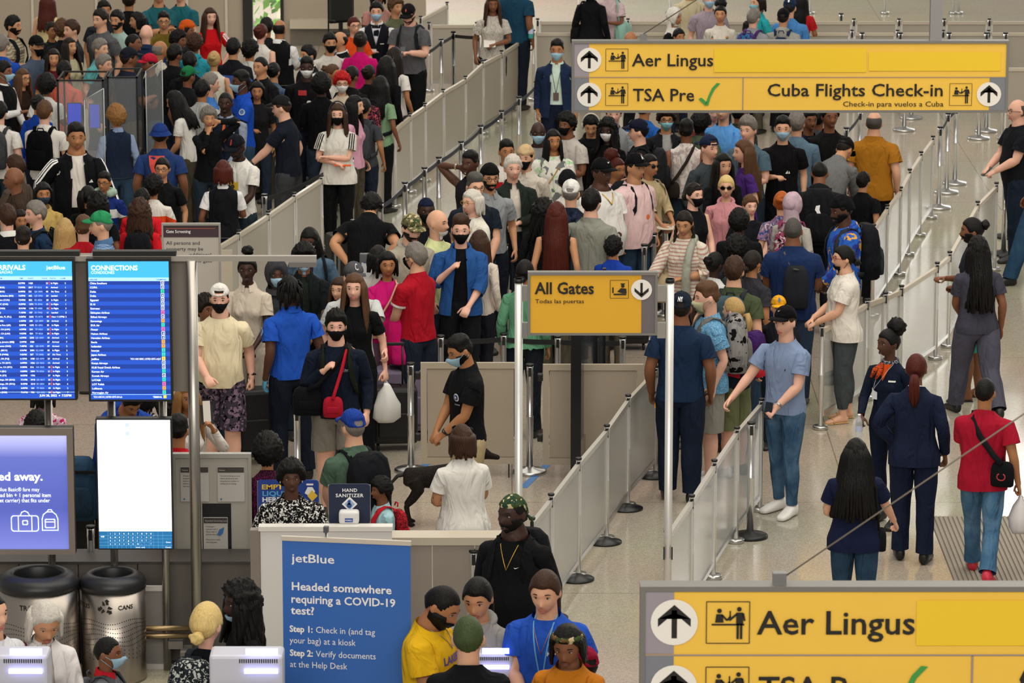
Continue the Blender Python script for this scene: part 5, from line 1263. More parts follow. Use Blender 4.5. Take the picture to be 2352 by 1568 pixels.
fl = [('Aruba (AUA)', '8:27PM', '1428', '', '23', 'In Flight', '5'), ('Boston, MA (BOS)', '7:29PM', '2817', 'TP 4315', '01', 'Arrived', '1'), ('Boston, MA (BOS)', '8:49PM', '521', 'QR 3805', '05', 'On Time', '2'), ('Bridgetown, Barbados (BGI)', '7:29PM', '662', 'QR 3903', '24', 'Landed', '7'), ('Cancun, Mexico (CUN)', '7:54PM', '852', 'EK 6826', '28', 'In Flight', '6'), ('Charleston, SC (CHS)', '8:29PM', '1274', 'TK 8946', '01', 'In Flight', '1'), ('Chicago, IL (ORD)', '8:31PM', '1106', 'TP 4408', '12', 'In Flight', '3'), ('Dublin (DUB)', '7:15PM', '107', 'EY 7943', '11', 'Landed', '3'), ('Fort Lauderdale, FL (FLL)', '8:08PM', '2202', 'TK 8973', '09', 'New 11:37PM', '5'), ('Grenada (GND)', '6:30PM', '208', 'QR 3899', '28', 'Arrived', '8'), ('Liberia, Costa Rica (LIR)', '8:08PM', '1692', 'EK 6856', '25', 'In Flight', '7'), ('Los Angeles, CA (LAX)', '6:59PM', '224', 'TP 4323', '22', 'In Flight', '5'), ('Los Angeles, CA (LAX)', '9:02PM', '424', 'TP 4524', '20', 'In Flight', '5'), ('Miami, FL (MIA)', '6:59PM', '2292', 'QR 4009', '18', 'Arrived', '4'), ('Montego Bay, Jamaica (MBJ)', '2:09PM', '1088', '', '27', 'Arrived', '7'), ('Nassau, Bahamas (NAS)', '7:48PM', '422', 'QR 4290', '07', 'Arrived', '2'), ('Orlando, FL (MCO)', '6:56PM', '2084', 'SQ 5480', '05', 'In Flight', '2'), ('Portland, ME (PWM)', '9:05PM', '307', 'TK 8582', '07', 'On Time', '2'), ('Punta Cana, DR (PUJ)', '6:12PM', '1508', 'QR 4399', '29', 'Arrived', '8'), ('San Antonio, TX (SAT)', '6:09PM', '1026', 'QR 4265', '14', 'Arrived', '4'), ('San Francisco, CA (SFO)', '8:38PM', '816', 'HA 3562', '18', 'In Flight', '4'), ('San Juan, PR (SJU)', '8:20PM', '2004', 'TK 8526', '21', 'In Flight', '5'), ('Santiago, DR (STI)', '8:02PM', '1936', '', '27', 'In Flight', '7'), ('Santo Domingo, DR (SDQ)', '7:31PM', '2918', 'QR 4017', '25', 'In Flight', '7'), ('Santo Domingo, DR (SDQ)', '8:30PM', '2510', 'EK 6854', '29', 'In Flight', '6'), ('Sarasota, FL (SRQ)', '6:00PM', '164', 'TP 4424', '08', 'In Flight', '2'), ('St. Maarten (SXM)', '7:04PM', '788', 'QR 4252', '24', 'In Flight', '7')]
for i, f in enumerate(fl):
 for s, px, m in zip(f, (-18, 52, 75, 88, 115, 126, 158), (EW, EW, EW, EC, EW, EW, EW)):
  if s: scr_text(rr, s, X, Z, px, 645.5 + 9.6 * i, 3.6, m, None, .02)
 if f[5] == 'In Flight' and i % 3 != 1 or i == 8: poly_on('delay_mark', [rect(X(122), X(123.5), Z(647 + 9.6 * i), Z(640 + 9.6 * i))], em('redm', 'f04040', .8), rr, -.006)
poly_on('footer_line', [rect(X(-66), X(175), Z(893.5), Z(892.5))], EP, rr, -.006); scr_text(rr, 'JUN 28, 2022', X, Z, 95, 903, 5, EW, 40, .02); poly_on('clock_dot', [disc(X(140), Z(901), 1.6 * ua, 12)], EW, rr, -.006); scr_text(rr, '7:25PM', X, Z, 145, 903, 5, EW, 22, .02)
# white portrait screen with an on-screen keyboard
rr, X, Z = screen(221, 395, 954, 1254, 'portrait screen glowing blank white with a blue keyboard strip along its foot')
poly_on('screen_field', [rect(X(224), X(392), Z(1212), Z(957))], em('swhite', 'f4f6ff', 1.15), rr, -.003)
poly_on('keyboard_field', [rect(X(224), X(392), Z(1251), Z(1212))], em('kblue', '1f6fa8', .6), rr, -.003)
for j, row in enumerate(['1234567890', 'qwertyuiop', 'asdfghjkl-', 'zxcvbnm,.?']):
 for i, ch in enumerate(row): text_on('lettering', ch, EW, rr, X(248.5 + 10.4 * i), Z(1219 + 7.7 * j), -.006, 4 * ua)
poly_on('key_grid', [rect(X(x), X(x + .5), Z(1251), Z(1213)) for x in [244 + 10.5 * i for i in range(13)]] + [rect(X(224), X(392), Z(y + .5), Z(y)) for y in (1221, 1229, 1236.5, 1244)], em('kline', '6fb4d8', .6), rr, -.005)
for s, x, y in (('Done', 378, 1238), ('Cancel', 376, 1249.5), ('#@!', 228, 1225), ('www. .com', 308, 1249.5)): scr_text(rr, s, X, Z, x, y, 3.2, EW)
LB = em('faint', 'b8c8ee', .9)
for y in (969, 988): poly_on('check_box', [rect(X(289), X(298), Z(y + 4), Z(y - 5)), ], LB, rr, -.005); scr_text(rr, 'Sample text', X, Z, 302, y + 1, 2.5, LB, 24); scr_text(rr, 'Instructions', X, Z, 239, y + 3, 3, LB, 24)
for i in range(4): poly_on('faint_line', [rect(X(243), X((262, 357, 273, 285)[i]), Z(1003 + 5 * i), Z(1002 + 5 * i))], LB, rr, -.005)
poly_on('scroll_bar', [rect(X(384), X(385), Z(1046), Z(1005))], LB, rr, -.005)
# light box
rr, X, Z = screen(-110, 170, 972, 1260, 'backlit violet blue light box poster about carry-on bags at the left edge', 'light_box', y=-.14)
fm = mat('lbframe', '8a8078', .4, .5)
obj('frame_rail', B(X(-110), X(170), -.03, 0, Z(988), Z(972)), fm, rr); obj('frame_rail', B(X(-110), X(170), -.03, 0, Z(1260), Z(1249)), fm, rr); obj('frame_stile', B(X(156), X(170), -.03, 0, Z(1249), Z(988)), fm, rr)
def lbm():
 m, nt, b = _new('lightbox'); tc = nt.nodes.new('ShaderNodeTexCoord'); s = nt.nodes.new('ShaderNodeSeparateXYZ'); nt.links.new(tc.outputs['Generated'], s.inputs[0])
 rp = nt.nodes.new('ShaderNodeValToRGB'); e = rp.color_ramp.elements; e[0].color = (*lin('6f78c8'), 1); e[1].color = (*lin('b8bcf0'), 1); e[1].position = 1
 q = e.new(.35); q.color = (*lin('4a55a8'), 1); q2 = e.new(.8); q2.color = (*lin('5864b4'), 1)
 nt.links.new(s.outputs[2], rp.inputs[0]); nt.links.new(rp.outputs[0], b.inputs['Emission Color']); b.inputs['Emission Strength'].default_value = .85; nt.links.new(rp.outputs[0], b.inputs['Base Color']); return m
poly_on('poster', [rect(X(-105), X(156), Z(1249), Z(988))], lbm(), rr, -.004)
for s, px, py, h, w_, bo in (('ed away.', -4, 1092, 19, 102, .03), ('a Blue Basic® fare may', -12, 1117, 9, 102, .005), ('overhead bin + 1 personal item', -34, 1130, 9, 150, .015), ('(1 pet carrier) that fits under', -20, 1142, 9, 133, .01)): scr_text(rr, s, X, Z, px, py, h, EW, w_, bo)
def outline(pts, w_, m, y=-.008):
 poly_on('pictogram', [seg2(a, b, w_) for a, b in zip(pts, pts[1:])] + [disc(p[0], p[1], w_ / 2, 8) for p in pts], m, rr, y)
def rrect(x0, x1, y0, y1, rad):
 P = []
 for cx, cy, a0 in ((x1 - rad, y0 + rad, -90), (x1 - rad, y1 - rad, 0), (x0 + rad, y1 - rad, 90), (x0 + rad, y0 + rad, 180)):
  for k in range(5): a = R(a0 + 22.5 * k); P.append((cx + rad * math.cos(a), cy - rad * math.sin(a) * -1))
 P = [(X(p[0]), Z(2 * ((y0 + y1) / 2) - p[1])) for p in P]; return P + [P[0]]
lw = 2.2 * ua
outline(rrect(24, 86, 1173, 1208, 6), lw, EW); outline(rrect(50, 61, 1184, 1193, 2), lw, EW); outline([(X(40), Z(1173)), (X(40), Z(1208))], lw, EW); outline([(X(71), Z(1173)), (X(71), Z(1208))], lw, EW); outline([(X(45), Z(1172)), (X(48), Z(1165)), (X(55), Z(1162)), (X(62), Z(1165)), (X(66), Z(1172))], lw, EW)
outline([(X(95), Z(1206)), (X(95), Z(1180)), (X(98), Z(1170)), (X(106), Z(1164)), (X(119), Z(1164)), (X(127), Z(1170)), (X(131), Z(1180)), (X(131), Z(1206)), (X(95), Z(1206))], lw, EW); outline(rrect(102, 124, 1181, 1200, 2), lw, EW); outline([(X(102), Z(1187)), (X(124), Z(1187))], lw, EW); outline([(X(107), Z(1163)), (X(110), Z(1159)), (X(116), Z(1159)), (X(119), Z(1163))], lw, EW)
# grey counter behind the bins, handrail, leaning frame
CB = gp(300, 1525); YC = CB.y; XC = lambda px: at(px, 1400, YC).x
c = empty('ticket_counter', (XC(250), YC, 0), 0, 'dark grey laminate counter front behind the two steel bins', 'counter'); k0 = XC(250)
GREYL = mat('grey_laminate', '59544f', .5, var=.08)
for i in range(5):
 a, b = XC(-90 + 136 * i) - k0, XC(-90 + 136 * (i + 1)) - k0; obj('front_panel', B(a + .004, b - .004, 0, .03, .03, .80), GREYL, c)
obj('carcass', B(XC(-90) - k0, XC(590) - k0, .03, .35, 0, .80), mat('carc', '4c4844', .6), c); obj('worktop', B(XC(-90) - k0, XC(590) - k0, -.01, .37, .80, .82), mat('wtop', '3e3a36', .5), c)
r = empty('handrail', (XC(390), YC - .25, 0), 0, 'double bronze handrail tube running right from the steel bins', 'rail')
for z in (.30, .36):
 bm = bmesh.new(); tube(bm, [(XC(300) - XC(390), 0, z), (XC(440) - XC(390), 0, z)], .022, 12); obj('rail_tube', bm, mat('bronze', '9a8462', .3, .9), r)
obj('bracket', B(-.6 * 0 + XC(392) - XC(390), XC(425) - XC(390), -.02, .2, .20, .26), mat('footgrey', '6e6a66', .5, .3), r); obj('leg', B(XC(300) - XC(390), XC(304) - XC(390), -.02, .02, 0, .36), METAL, r)
r = empty('poster_frame', (XC(362), YC - .12, 0), 0, 'empty white poster frame leaning on the counter behind the cans bin', 'frame'); fm = mat('wframe', 'c0bcb6', .5)
hw = (XC(389) - XC(300)) / 2; q = XC(345) - XC(362); t = .04
obj('backing', B(q - hw + t, q + hw - t, .0, .01, t, .66 - t), mat('backg', '7e7a76', .6), r)
for a in ((q - hw, q + hw, 0, t), (q - hw, q + hw, .66 - t, .66)): obj('frame_rail', B(a[0], a[1], -.012, .012, a[2], a[3]), fm, r)
for a in ((q - hw, q - hw + t), (q + hw - t, q + hw)): obj('frame_stile', B(a[0], a[1], -.012, .012, t, .66 - t), fm, r)
# bins
def bin_(px0, px1, pyb, H, label, texts):
 b0 = gp((px0 + px1) / 2, pyb); rad = (at(px1, pyb, b0.y).x - at(px0, pyb, b0.y).x) / 2; b0.y += rad * .3
 r = empty('waste_bin', b0, 0, label, 'bin')
 bm = bmesh.new(); lathe(bm, [(rad * .965, .0), (rad * .965, .04), (rad * .97, .05), (rad * .97, H - .10)], 48); obj('body', bm, mat('binsteel', 'a8a098', .30, 1.0), r)
 bm = bmesh.new(); lathe(bm, [(rad * .97, H - .115), (rad * 1.0, H - .11), (rad * 1.0, H - .07), (rad * .93, H - .03), (rad * .75, H), (rad * .62, H + .002), (rad * .58, H - .015), (rad * .58, H - .12)], 48, cap=False); obj('lid', bm, mat('binlid', '17191d', .4), r, smooth=True)
 bm = bmesh.new(); lathe(bm, [(rad * .57, H - .10), (.001, H - .10)], 32); obj('bag', bm, DARK, r)
 bm = bmesh.new()
 for j in range(9):
  for i in range(44):
   a = R(180 + 4.1 * i); z = .22 + .035 * j + .014 * math.sin(i * .32 + j * .5)
   if j < 3 and i % 2: continue
   c_, s_ = math.cos(a), math.sin(a); p = Vector((c_ * rad * .972, s_ * rad * .972, z)); u_ = Vector((-s_, c_, 0)) * .0045; v_ = Vector((0, 0, .0045))
   bm.faces.new([bm.verts.new(p + u_ * math.cos(R(60 * k)) + v_ * math.sin(R(60 * k))) for k in range(6)])
 o = obj('vent_holes', bm, DARK, r); o['kind'] = 'stuff'
 for s, ang, z, h in texts:
  me = text_mesh(s, 1.0, .015) if isinstance(s, str) else flat(s); n = len(me.vertices); co = np.empty(n * 3); me.vertices.foreach_get('co', co); co = co.reshape(-1, 3); k = h / .7
  a = R(270 + ang) + co[:, 0] * k / rad; out = np.stack([np.cos(a) * rad * .976, np.sin(a) * rad * .976, z + co[:, 1] * k], 1); me.vertices.foreach_set('co', out.astype(np.float32).ravel()); me.materials.clear(); me.materials.append(INK)
  o = bpy.data.objects.new('lettering', me); COL.objects.link(o); o.parent = r
rec = []
for k in range(3):
 a = R(90 + 120 * k); rot = lambda x, y: (x * math.cos(a) - y * math.sin(a) + .0, x * math.sin(a) + y * math.cos(a))
 rec.append([rot(*p) for p in ((.30, -.34), (.62, -.30), (.62, -.02), (.30, -.05))]); rec.append([rot(*p) for p in ((.22, .30), (.22, .02), (.50, .08), (.68, .30))]); rec.append([rot(*p) for p in ((.62, -.45), (.85, -.15), (.62, .10))])
bin_(-4, 184, 1572, .86, 'wide steel trash bin with black rim behind the white-haired woman', [('TRASH', -22, .64, .038)])
bin_(184, 338, 1562, .83, 'narrower steel cans and bottles bin with recycling arrows', [('BOTTLES', -84, .60, .034), ('CANS', 14, .60, .034), (rec, -8, .62, .055)])
# notice board on legs
NB = gp(490, 1490); YN = NB.y; XN = lambda px: at(px, 1100, YN).x - NB.x; ZN = lambda py: at(490, py, YN).z
r = empty('notice_board', (NB.x, YN, 0), 0, 'aluminium framed notice board on legs with grey printed notices behind the steel pole', 'board')
al = mat('alu', 'b4b2ac', .35, .6)
obj('board', B(XN(404), XN(572), -.01, .02, ZN(1274), ZN(1048)), mat('nboard', 'a8a49a', .5), r)
for a in ((398, 578, 1050, 1040), (398, 578, 1281, 1272)): obj('frame_rail', B(XN(a[0]), XN(a[1]), -.03, .03, ZN(a[2]), ZN(a[3])), al, r)
for a in ((398, 405), (571, 578)): obj('frame_stile', B(XN(a[0]), XN(a[1]), -.03, .03, ZN(1272), ZN(1050)), al, r)
for a in (518, 548): obj('leg', B(XN(a), XN(a + 6), -.015, .015, 0, ZN(1281)), CHROME, r)
obj('dark_sheet', B(XN(464), XN(530), -.016, -.011, ZN(1266), ZN(1155)), DARK, r)
pap = mat('paper', 'b8b4ae', .7); hd_ = mat('noticehead', '3c3634', .6)
for i, (x0, x1, y0, y1, ttl, body) in enumerate(((415, 480, 1070, 1150, 'Notice', 'All persons and\nproperty may be\nsubject to search\nbefore entering\nthe checkpoint'), (500, 562, 1070, 1150, 'Notice', 'You are entering an area\nwhere all persons and\nproperty are subject to\nadditional screening.'), (466, 522, 1186, 1268, 'Expedited Screening Lanes', 'Passengers\nLaptops stay in\nShoes stay on\nJackets stay on\n\nPlease have ready\nboarding pass'))):
 n_ = obj('paper', B(XN(x0), XN(x1), -.020 - .002 * i, -.017, ZN(y1), ZN(y0)), pap, r); yy = -.024 - .002 * i
 poly_on('heading_band', [rect(XN(x0 + 1), XN(x1 - 1), ZN(y0 + 13), ZN(y0 + 1))], hd_, r, yy); un = XN(101) - XN(100); text_on('lettering', ttl, pap, r, XN(x0 + 4), ZN(y0 + 9), yy - .002, 3.4 * un, bold=.01)
 for k, ln in enumerate(body.split('\n')):
  if ln: text_on('lettering', ln, INK, r, XN(x0 + 6), ZN(y0 + 22 + 6 * k), yy - .001, 3.2 * un, bold=.0)
 poly_on('emblem', [disc(XN(x0 + 8), ZN(y1 - 6), 2.2 * un, 10)], mat('emb', '3a6ea8', .5), r, yy)
poly_on('hand_picture', [[(XN(497), ZN(1226)), (XN(503), ZN(1213)), (XN(514), ZN(1208)), (XN(511), ZN(1222)), (XN(504), ZN(1228))]], mat('emb', '3a6ea8', .5), r, -.031)
# gate screening notice on a pole
GS = topg(440, 512, 1.95); YG = GS.y; XG = lambda px: at(px, 560, YG).x - GS.x; ZG = lambda py: at(440, py, YG).z; un = XG(101) - XG(100)
r = empty('standing_notice', (GS.x, YG, 0), 0, 'grey and dark maroon gate screening notice on a stand beside the diagonal panels', 'sign')
obj('board', B(XG(375), XG(504), -.01, .012, ZG(680), ZG(515)), mat('gsboard', 'b4aea4', .6), r)
for a in ((372, 507, 517, 512), (372, 507, 684, 679)): obj('frame_rail', B(XG(a[0]), XG(a[1]), -.02, .02, ZG(a[2]), ZG(a[3])), al, r)
for a in ((372, 376), (503, 507)): obj('frame_stile', B(XG(a[0]), XG(a[1]), -.02, .02, ZG(679), ZG(517)), al, r)
for a in (378, 498): obj('leg', B(XG(a), XG(a + 5), -.012, .012, 0.02, ZG(684)), METAL, r)
obj('foot', B(XG(372), XG(510), -.15, .15, 0, .02), DARK, r)
poly_on('heading_band', [rect(XG(376), XG(503), ZG(544), ZG(517))], mat('maroonband', '3c2a34', .6), r, -.014); poly_on('orange_rule', [rect(XG(382), XG(495), ZG(524.5), ZG(523.5))], mat('orule', 'c0603c', .6), r, -.017)
text_on('lettering', 'Gate Screening', WTXT, r, XG(382), ZG(534), -.017, 7 * un, bold=.008, width=56 * un)
for i, (ln, w_) in enumerate((('All persons and', 77), ('property may be', 84), ('subject to additional', 102), ('screening at the gate', 104))): text_on('lettering', ln, INK, r, XG(382), ZG(561 + 13.5 * i), -.014, 8.2 * un, bold=0, width=w_ * un)
# priority panel text
r = empty('lane_sign', gp(470, 790), 0, 'small beige priority lane board low behind the flight screens', 'sign'); o_ = r.location
obj('board', B(-.35, .30, 0, .02, .2, 1.0), RAIL, r); text_on('lettering', 'Priority', INK, r, -.2, .62, -.003, .035); obj('foot', B(-.3, .25, -.1, .1, 0, .02), DARK, r); obj('post', B(-.02, .02, .0, .02, .02, .2), METAL, r)
# white desk and long beige counter
DH = 1.34; KY = topg(750, 1208, DH).y; XK = lambda px: at(px, 1250, KY).x; k0 = XK(745)
r = empty('help_desk', (k0, KY, 0), 0, 'white fronted help desk behind the blue banner', 'desk'); WL = mat('white_laminate', 'd4d2cf', .4)
obj('front_panel', B(XK(598) - k0, XK(900) - k0, 0, .03, .02, DH - .035), WL, r); obj('worktop', B(XK(594) - k0, XK(902) - k0, -.02, .08, DH - .035, DH), mat('dtop', 'd8d5ce', .35), r)
obj('end_post', B(XK(575) - k0, XK(597) - k0, -.01, .08, 0, DH - .03), mat('endp', '8a8078', .4, .3), r); obj('side_panel', B(XK(890) - k0, XK(900) - k0, .03, .07, 0.02, DH - .035), WL, r)
KY2 = topg(1040, 1233, 1.12).y; XL = lambda px: at(px, 1250, KY2).x; k1 = XL(1040)
r = empty('long_counter', (k1, KY2, 0), 0, 'long beige counter running right from the white desk', 'counter')
zt = 1.12; obj('worktop', B(XL(895) - k1, XL(1190) - k1, -.02, .2, zt - .06, zt), RAIL, r)
for i in range(3):
 a, b = XL(895) + (XL(1188) - XL(895)) * i / 3 - k1, XL(895) + (XL(1188) - XL(895)) * (i + 1) / 3 - k1; obj('front_panel', B(a + .003, b - .003, 0, .03, .02, zt - .065), mat('cfront', '8f867c', .45, var=.06), r)
obj('end_panel', B(XL(1182) - k1, XL(1188) - k1, .03, .19, 0, zt - .065), mat('cfront', '8f867c', .45), r)
# two navy desk signs, sanitizer
NAVY = mat('navy_sign', '1d3462', .5)
def desk_sign(px0, px1, py0, col, label, name, Y):
 x0, x1 = at(px0, 1150, Y).x, at(px1, 1150, Y).x; cx = (x0 + x1) / 2; zb = at(px0, 1203, Y).z; r = empty(name, (cx, Y, zb), 0, label, 'sign'); z1 = at(px0, py0, Y).z - zb; obj('stand', B(-.02, .02, .012, .03, -zb + .02, .02), METAL, r); obj('foot', B(-.15, .15, -.08, .1, -zb, -zb + .02), METAL, r); u_ = (x1 - x0) / (px1 - px0)
 bm = bmesh.new(); P = []; rad = .025
 for cx_, cz_, a0 in ((x1 - cx - rad, rad, -90), (x1 - cx - rad, z1 - rad, 0), (x0 - cx + rad, z1 - rad, 90), (x0 - cx + rad, rad, 180)):
  for k in range(5): a = R(a0 + 22.5 * k); P.append((cx_ + rad * math.cos(a), cz_ + rad * math.sin(a)))
 f = bm.faces.new([bm.verts.new((p[0], 0, p[1])) for p in P]); g = bmesh.ops.extrude_face_region(bm, geom=[f]); bmesh.ops.translate(bm, vec=(0, .012, 0), verts=[v for v in g['geom'] if isinstance(v, bmesh.types.BMVert)]); bmesh.ops.recalc_face_normals(bm, faces=bm.faces[:])
 obj('plate', bm, col, r); obj('rim', B(x0 - cx - .004, x1 - cx + .004, .012, .018, 0.01, z1 - .01), al, r)
 return r, (lambda px: at(px, 1150, Y).x - cx), (lambda py: at(px0, py, Y).z - zb), u_
r, X, Z, u_ = desk_sign(755, 850, 1111, mat('navy2', '16233f', .5), 'dark navy hand sanitizer sign behind the white desk', 'sanitizer_sign', KY + .2)
text_on('lettering', 'HAND', WTXT, r, X(786), Z(1129), -.003, 8 * u_, bold=.02, width=34 * u_, spacing=1.1); text_on('lettering', 'SANITIZER', WTXT, r, X(771), Z(1141), -.003, 8 * u_, bold=.02, width=64 * u_, spacing=1.1)
poly_on('diamond', [[(X(803), Z(1174)), (X(821), Z(1157)), (X(803), Z(1140)), (X(785), Z(1157))]], WTXT, r, -.003); poly_on('diamond_core', [[(X(803), Z(1169)), (X(815), Z(1157)), (X(803), Z(1145)), (X(791), Z(1157))]], mat('lightb', '9cb4d0', .5), r, -.005); poly_on('hand_mark', [disc(X(802), Z(1160), 6 * u_, 12), rect(X(799), X(805), Z(1158), Z(1148))], mat('b2', '2a4a8c', .5), r, -.007)
sx = at(802, 1201, KY + .11); r = empty('sanitizer_dispenser', (sx.x, KY + .11, sx.z), 0, 'white hand sanitizer dispenser in front of the navy sign', 'dispenser')
bm = bmesh.new(); box(bm, -.075, .075, -.05, .05, 0, .10, bev=.02); obj('housing', bm, mat('dispw', 'd8d8d8', .4), r, smooth=True); poly_on('badge', [rect(-.03, .03, .02, .05)], mat('badgeb', '2c4f9c', .5), r, -.052); text_on('lettering', 'PURELL', WTXT, r, -.026, .03, -.054, .011)
r, X, Z, u_ = desk_sign(592, 732, 1102, mat('navy3', '1f3f94', .5), 'navy empty liquids sign with yellow and white lettering behind the white desk', 'liquids_sign', KY + 1.3)
text_on('lettering', 'EMPTY', mat('yl', 'e8c040', .5), r, X(601), Z(1123), -.003, 11 * u_, bold=.03, width=62 * u_); text_on('lettering', 'LIQUIDS', mat('lbt', '5aa8e0', .5), r, X(602), Z(1138), -.003, 11 * u_, bold=.03, width=78 * u_); text_on('lettering', 'HERE', WTXT, r, X(602), Z(1152), -.003, 11 * u_, bold=.03, width=42 * u_)
text_on('lettering', 'Reduce waste.', WTXT, r, X(602), Z(1161), -.003, 3.5 * u_, bold=0); text_on('lettering', 'Refill your bottle.', WTXT, r, X(602), Z(1168), -.003, 3.5 * u_, bold=0)
poly_on('bottle_mark', [rect(X(704), X(720), Z(1114), Z(1110)), [(X(700), Z(1132)), (X(707), Z(1118)), (X(718), Z(1118)), (X(724), Z(1128)), (X(716), Z(1142))]], WTXT, r, -.003); poly_on('liquid_mark', [[(X(706), Z(1138)), (X(717), Z(1125)), (X(730), Z(1138)), (X(717), Z(1151))]], mat('yl', 'e8c040', .5), r, -.005)
# banner
bb = topg(795, 1236, 2.12); ang = R(-9); r = empty('pull_up_banner', bb, ang, 'tall blue pull-up banner about virus tests in front of the white desk', 'banner'); W_ = .865; zt = 2.12
k = W_ / 303
BX = lambda px: (px - 797) * k; BZ = lambda py: zt - (py - 1237) * k * 1.02
obj('sheet', B(-W_ / 2, W_ / 2, -.002, .002, .10, zt - .03), mat('banner_blue', '2e66b8', .5, bump=.0), r)
obj('top_bar', B(-W_ / 2 - .005, W_ / 2 + .005, -.012, .012, zt - .03, zt), mat('bbar', 'cfc6b8', .4, .3), r); obj('base_case', B(-W_ / 2, W_ / 2, -.09, .09, 0, .10, bev=.02), METAL, r)
bm = bmesh.new(); tube(bm, [(-.14, .03, .08), (-.14, .03, zt + .05)], .010, 10); obj('support_pole', bm, METAL, r); obj('pole_clip', B(-.155, -.125, .005, .045, zt + .03, zt + .07), mat('clip', '5a5c60', .4, .5), r)
y = -.006
for s, px, py, h, w_, bo in (('jetBlue', 668, 1297, 20, 102, .012), ('Headed somewhere', 666, 1363, 19, 236, .02), ('requiring a COVID-19', 665, 1393, 19, 246, .02), ('test?', 665, 1420, 19, 56, .02), ('Step 1:', 661, 1462, 15, 55, .03), ('Check in (and tag', 723, 1462, 15, 140, 0), ('your bag) at a kiosk', 661, 1489, 15, 157, 0), ('Step 2:', 661, 1519, 15, 55, .03), ('Verify documents', 723, 1519, 15, 142, 0), ('at the Help Desk', 661, 1546, 15, 136, 0)):
 text_on('lettering', s, WTXT, r, BX(px), BZ(py), y, h * k, bold=bo, width=w_ * k)
# kiosks with glowing bars
GLOW = mat('glow', 'b4b4ff', .4, emit=3.2)
def kiosk(px, py, label, yaw=0, hh=1.62):
 p = topg(px, py, hh); r = empty('check_in_kiosk', p, R(yaw), label, 'kiosk'); r.scale = (hh / 1.5,) * 3; wp = mat('kiosk_white', 'c4c6d4', .4)
 obj('pedestal', B(-.12, .12, -.02, .22, .03, .95, bev=.02), wp, r); obj('foot', B(-.25, .25, -.2, .3, 0, .03, bev=.01), METAL, r)
 obj('head', B(-.22, .22, -.06, .16, .95, 1.46, bev=.02), wp, r)
 obj('glow_bar', B(.0, .19, -.085, -.06, 1.47, 1.505), GLOW, r); obj('glow_bar', B(-.01, .19, -.085, -.06, 1.355, 1.38), GLOW, r)
 bm = bmesh.new(); rnd = 0
 for i in range(18): box(bm, -.04 + .013 * i, -.034 + .013 * i, -.064, -.06, 1.415, 1.44)
 o = obj('vent_slots', bm, BLK, r); o['kind'] = 'stuff'
 obj('screen', B(-.20, .215, -.085, -.06, .98, 1.28, bev=.01), BLK, r); poly_on('screen_face', [rect(-.17, .19, 1.0, 1.26)], mat('kscreen', '3c3c40', .1), r, -.088)
kiosk(1108, 1484, 'white check-in kiosk with glowing bars behind the green-haired man', 0, 1.40); kiosk(566, 1484, 'white check-in kiosk with glowing bars left of the blue banner'); kiosk(26, 1484, 'white check-in kiosk with glowing bars in the bottom left corner')
# ribbed floor mat lower right
a, b = gp(2205, 1160), gp(2420, 1420); r = empty('floor_mat', ((a.x + b.x) / 2 + .5, (a.y + b.y) / 2 - .5, 0), 0, 'ribbed grey entrance mat under the boy in red trainers', 'mat'); W2 = 1.0
obj('backing', B(-W2, W2, -1.9, 1.9, .0, .006), mat('matback', '6e665c', .8), r)
for i in range(50): obj('rib', B(-W2 + .04 * i + .006, -W2 + .04 * i + .032, -1.9, 1.9, .006, .012), mat('matrib', '8c8274', .75), r)
# screening booths and acrylic shields at the upper left
def booth(px0, px1, py, label, scr):
 p = topg((px0 + px1) / 2, py, 1.86); Y = p.y; hw = (at(px1, py, Y).x - at(px0, py, Y).x) / 2; r = empty('screening_booth', p, 0, label, 'booth')
 t = .022
 for x in (-hw, hw - t):
  for y_ in (0, .7): obj('frame_post', B(x, x + t, y_, y_ + t, 0, 1.86), BLK, r)
 for y_ in (0, .7): obj('frame_rail', B(-hw, hw, y_, y_ + t, 1.84, 1.86), BLK, r)
 for x in (-hw, hw - t): obj('frame_rail', B(x, x + t, 0, .7, 1.84, 1.86), BLK, r)
 obj('clear_shield', B(-hw + t, hw - t, .004, .010, .9, 1.84), GLASSP, r); obj('clear_shield', B(hw - t, hw - t + .006, .02, .7, .9, 1.84), GLASSP, r)
 obj('desk', B(-hw + .02, hw - .02,   .05, .68, 0, .9), DARK, r)
 for q in scr:
  x = at(q[0], 200, Y + .3).x - p.x; x2 = at(q[1], 200, Y + .3).x - p.x; z = at(px0, q[3], Y + .3).z; z2 = at(px0, q[2], Y + .3).z
  obj('monitor', B(x - .01, x2 + .01, .3, .33, max(z - .01, 1.05), z2 + .01), BLK, r); poly_on('monitor_face', [rect(x, x2, z, z2)], em('bsod', '1230c0', .7), r, .295)
booth(130, 238, 183, 'left black framed screening booth with a clear shield and blue monitors', [(155, 185, 238, 290), (205, 227, 240, 293)])
booth(245, 316, 176, 'right black framed screening booth with an empty clear shield', [])
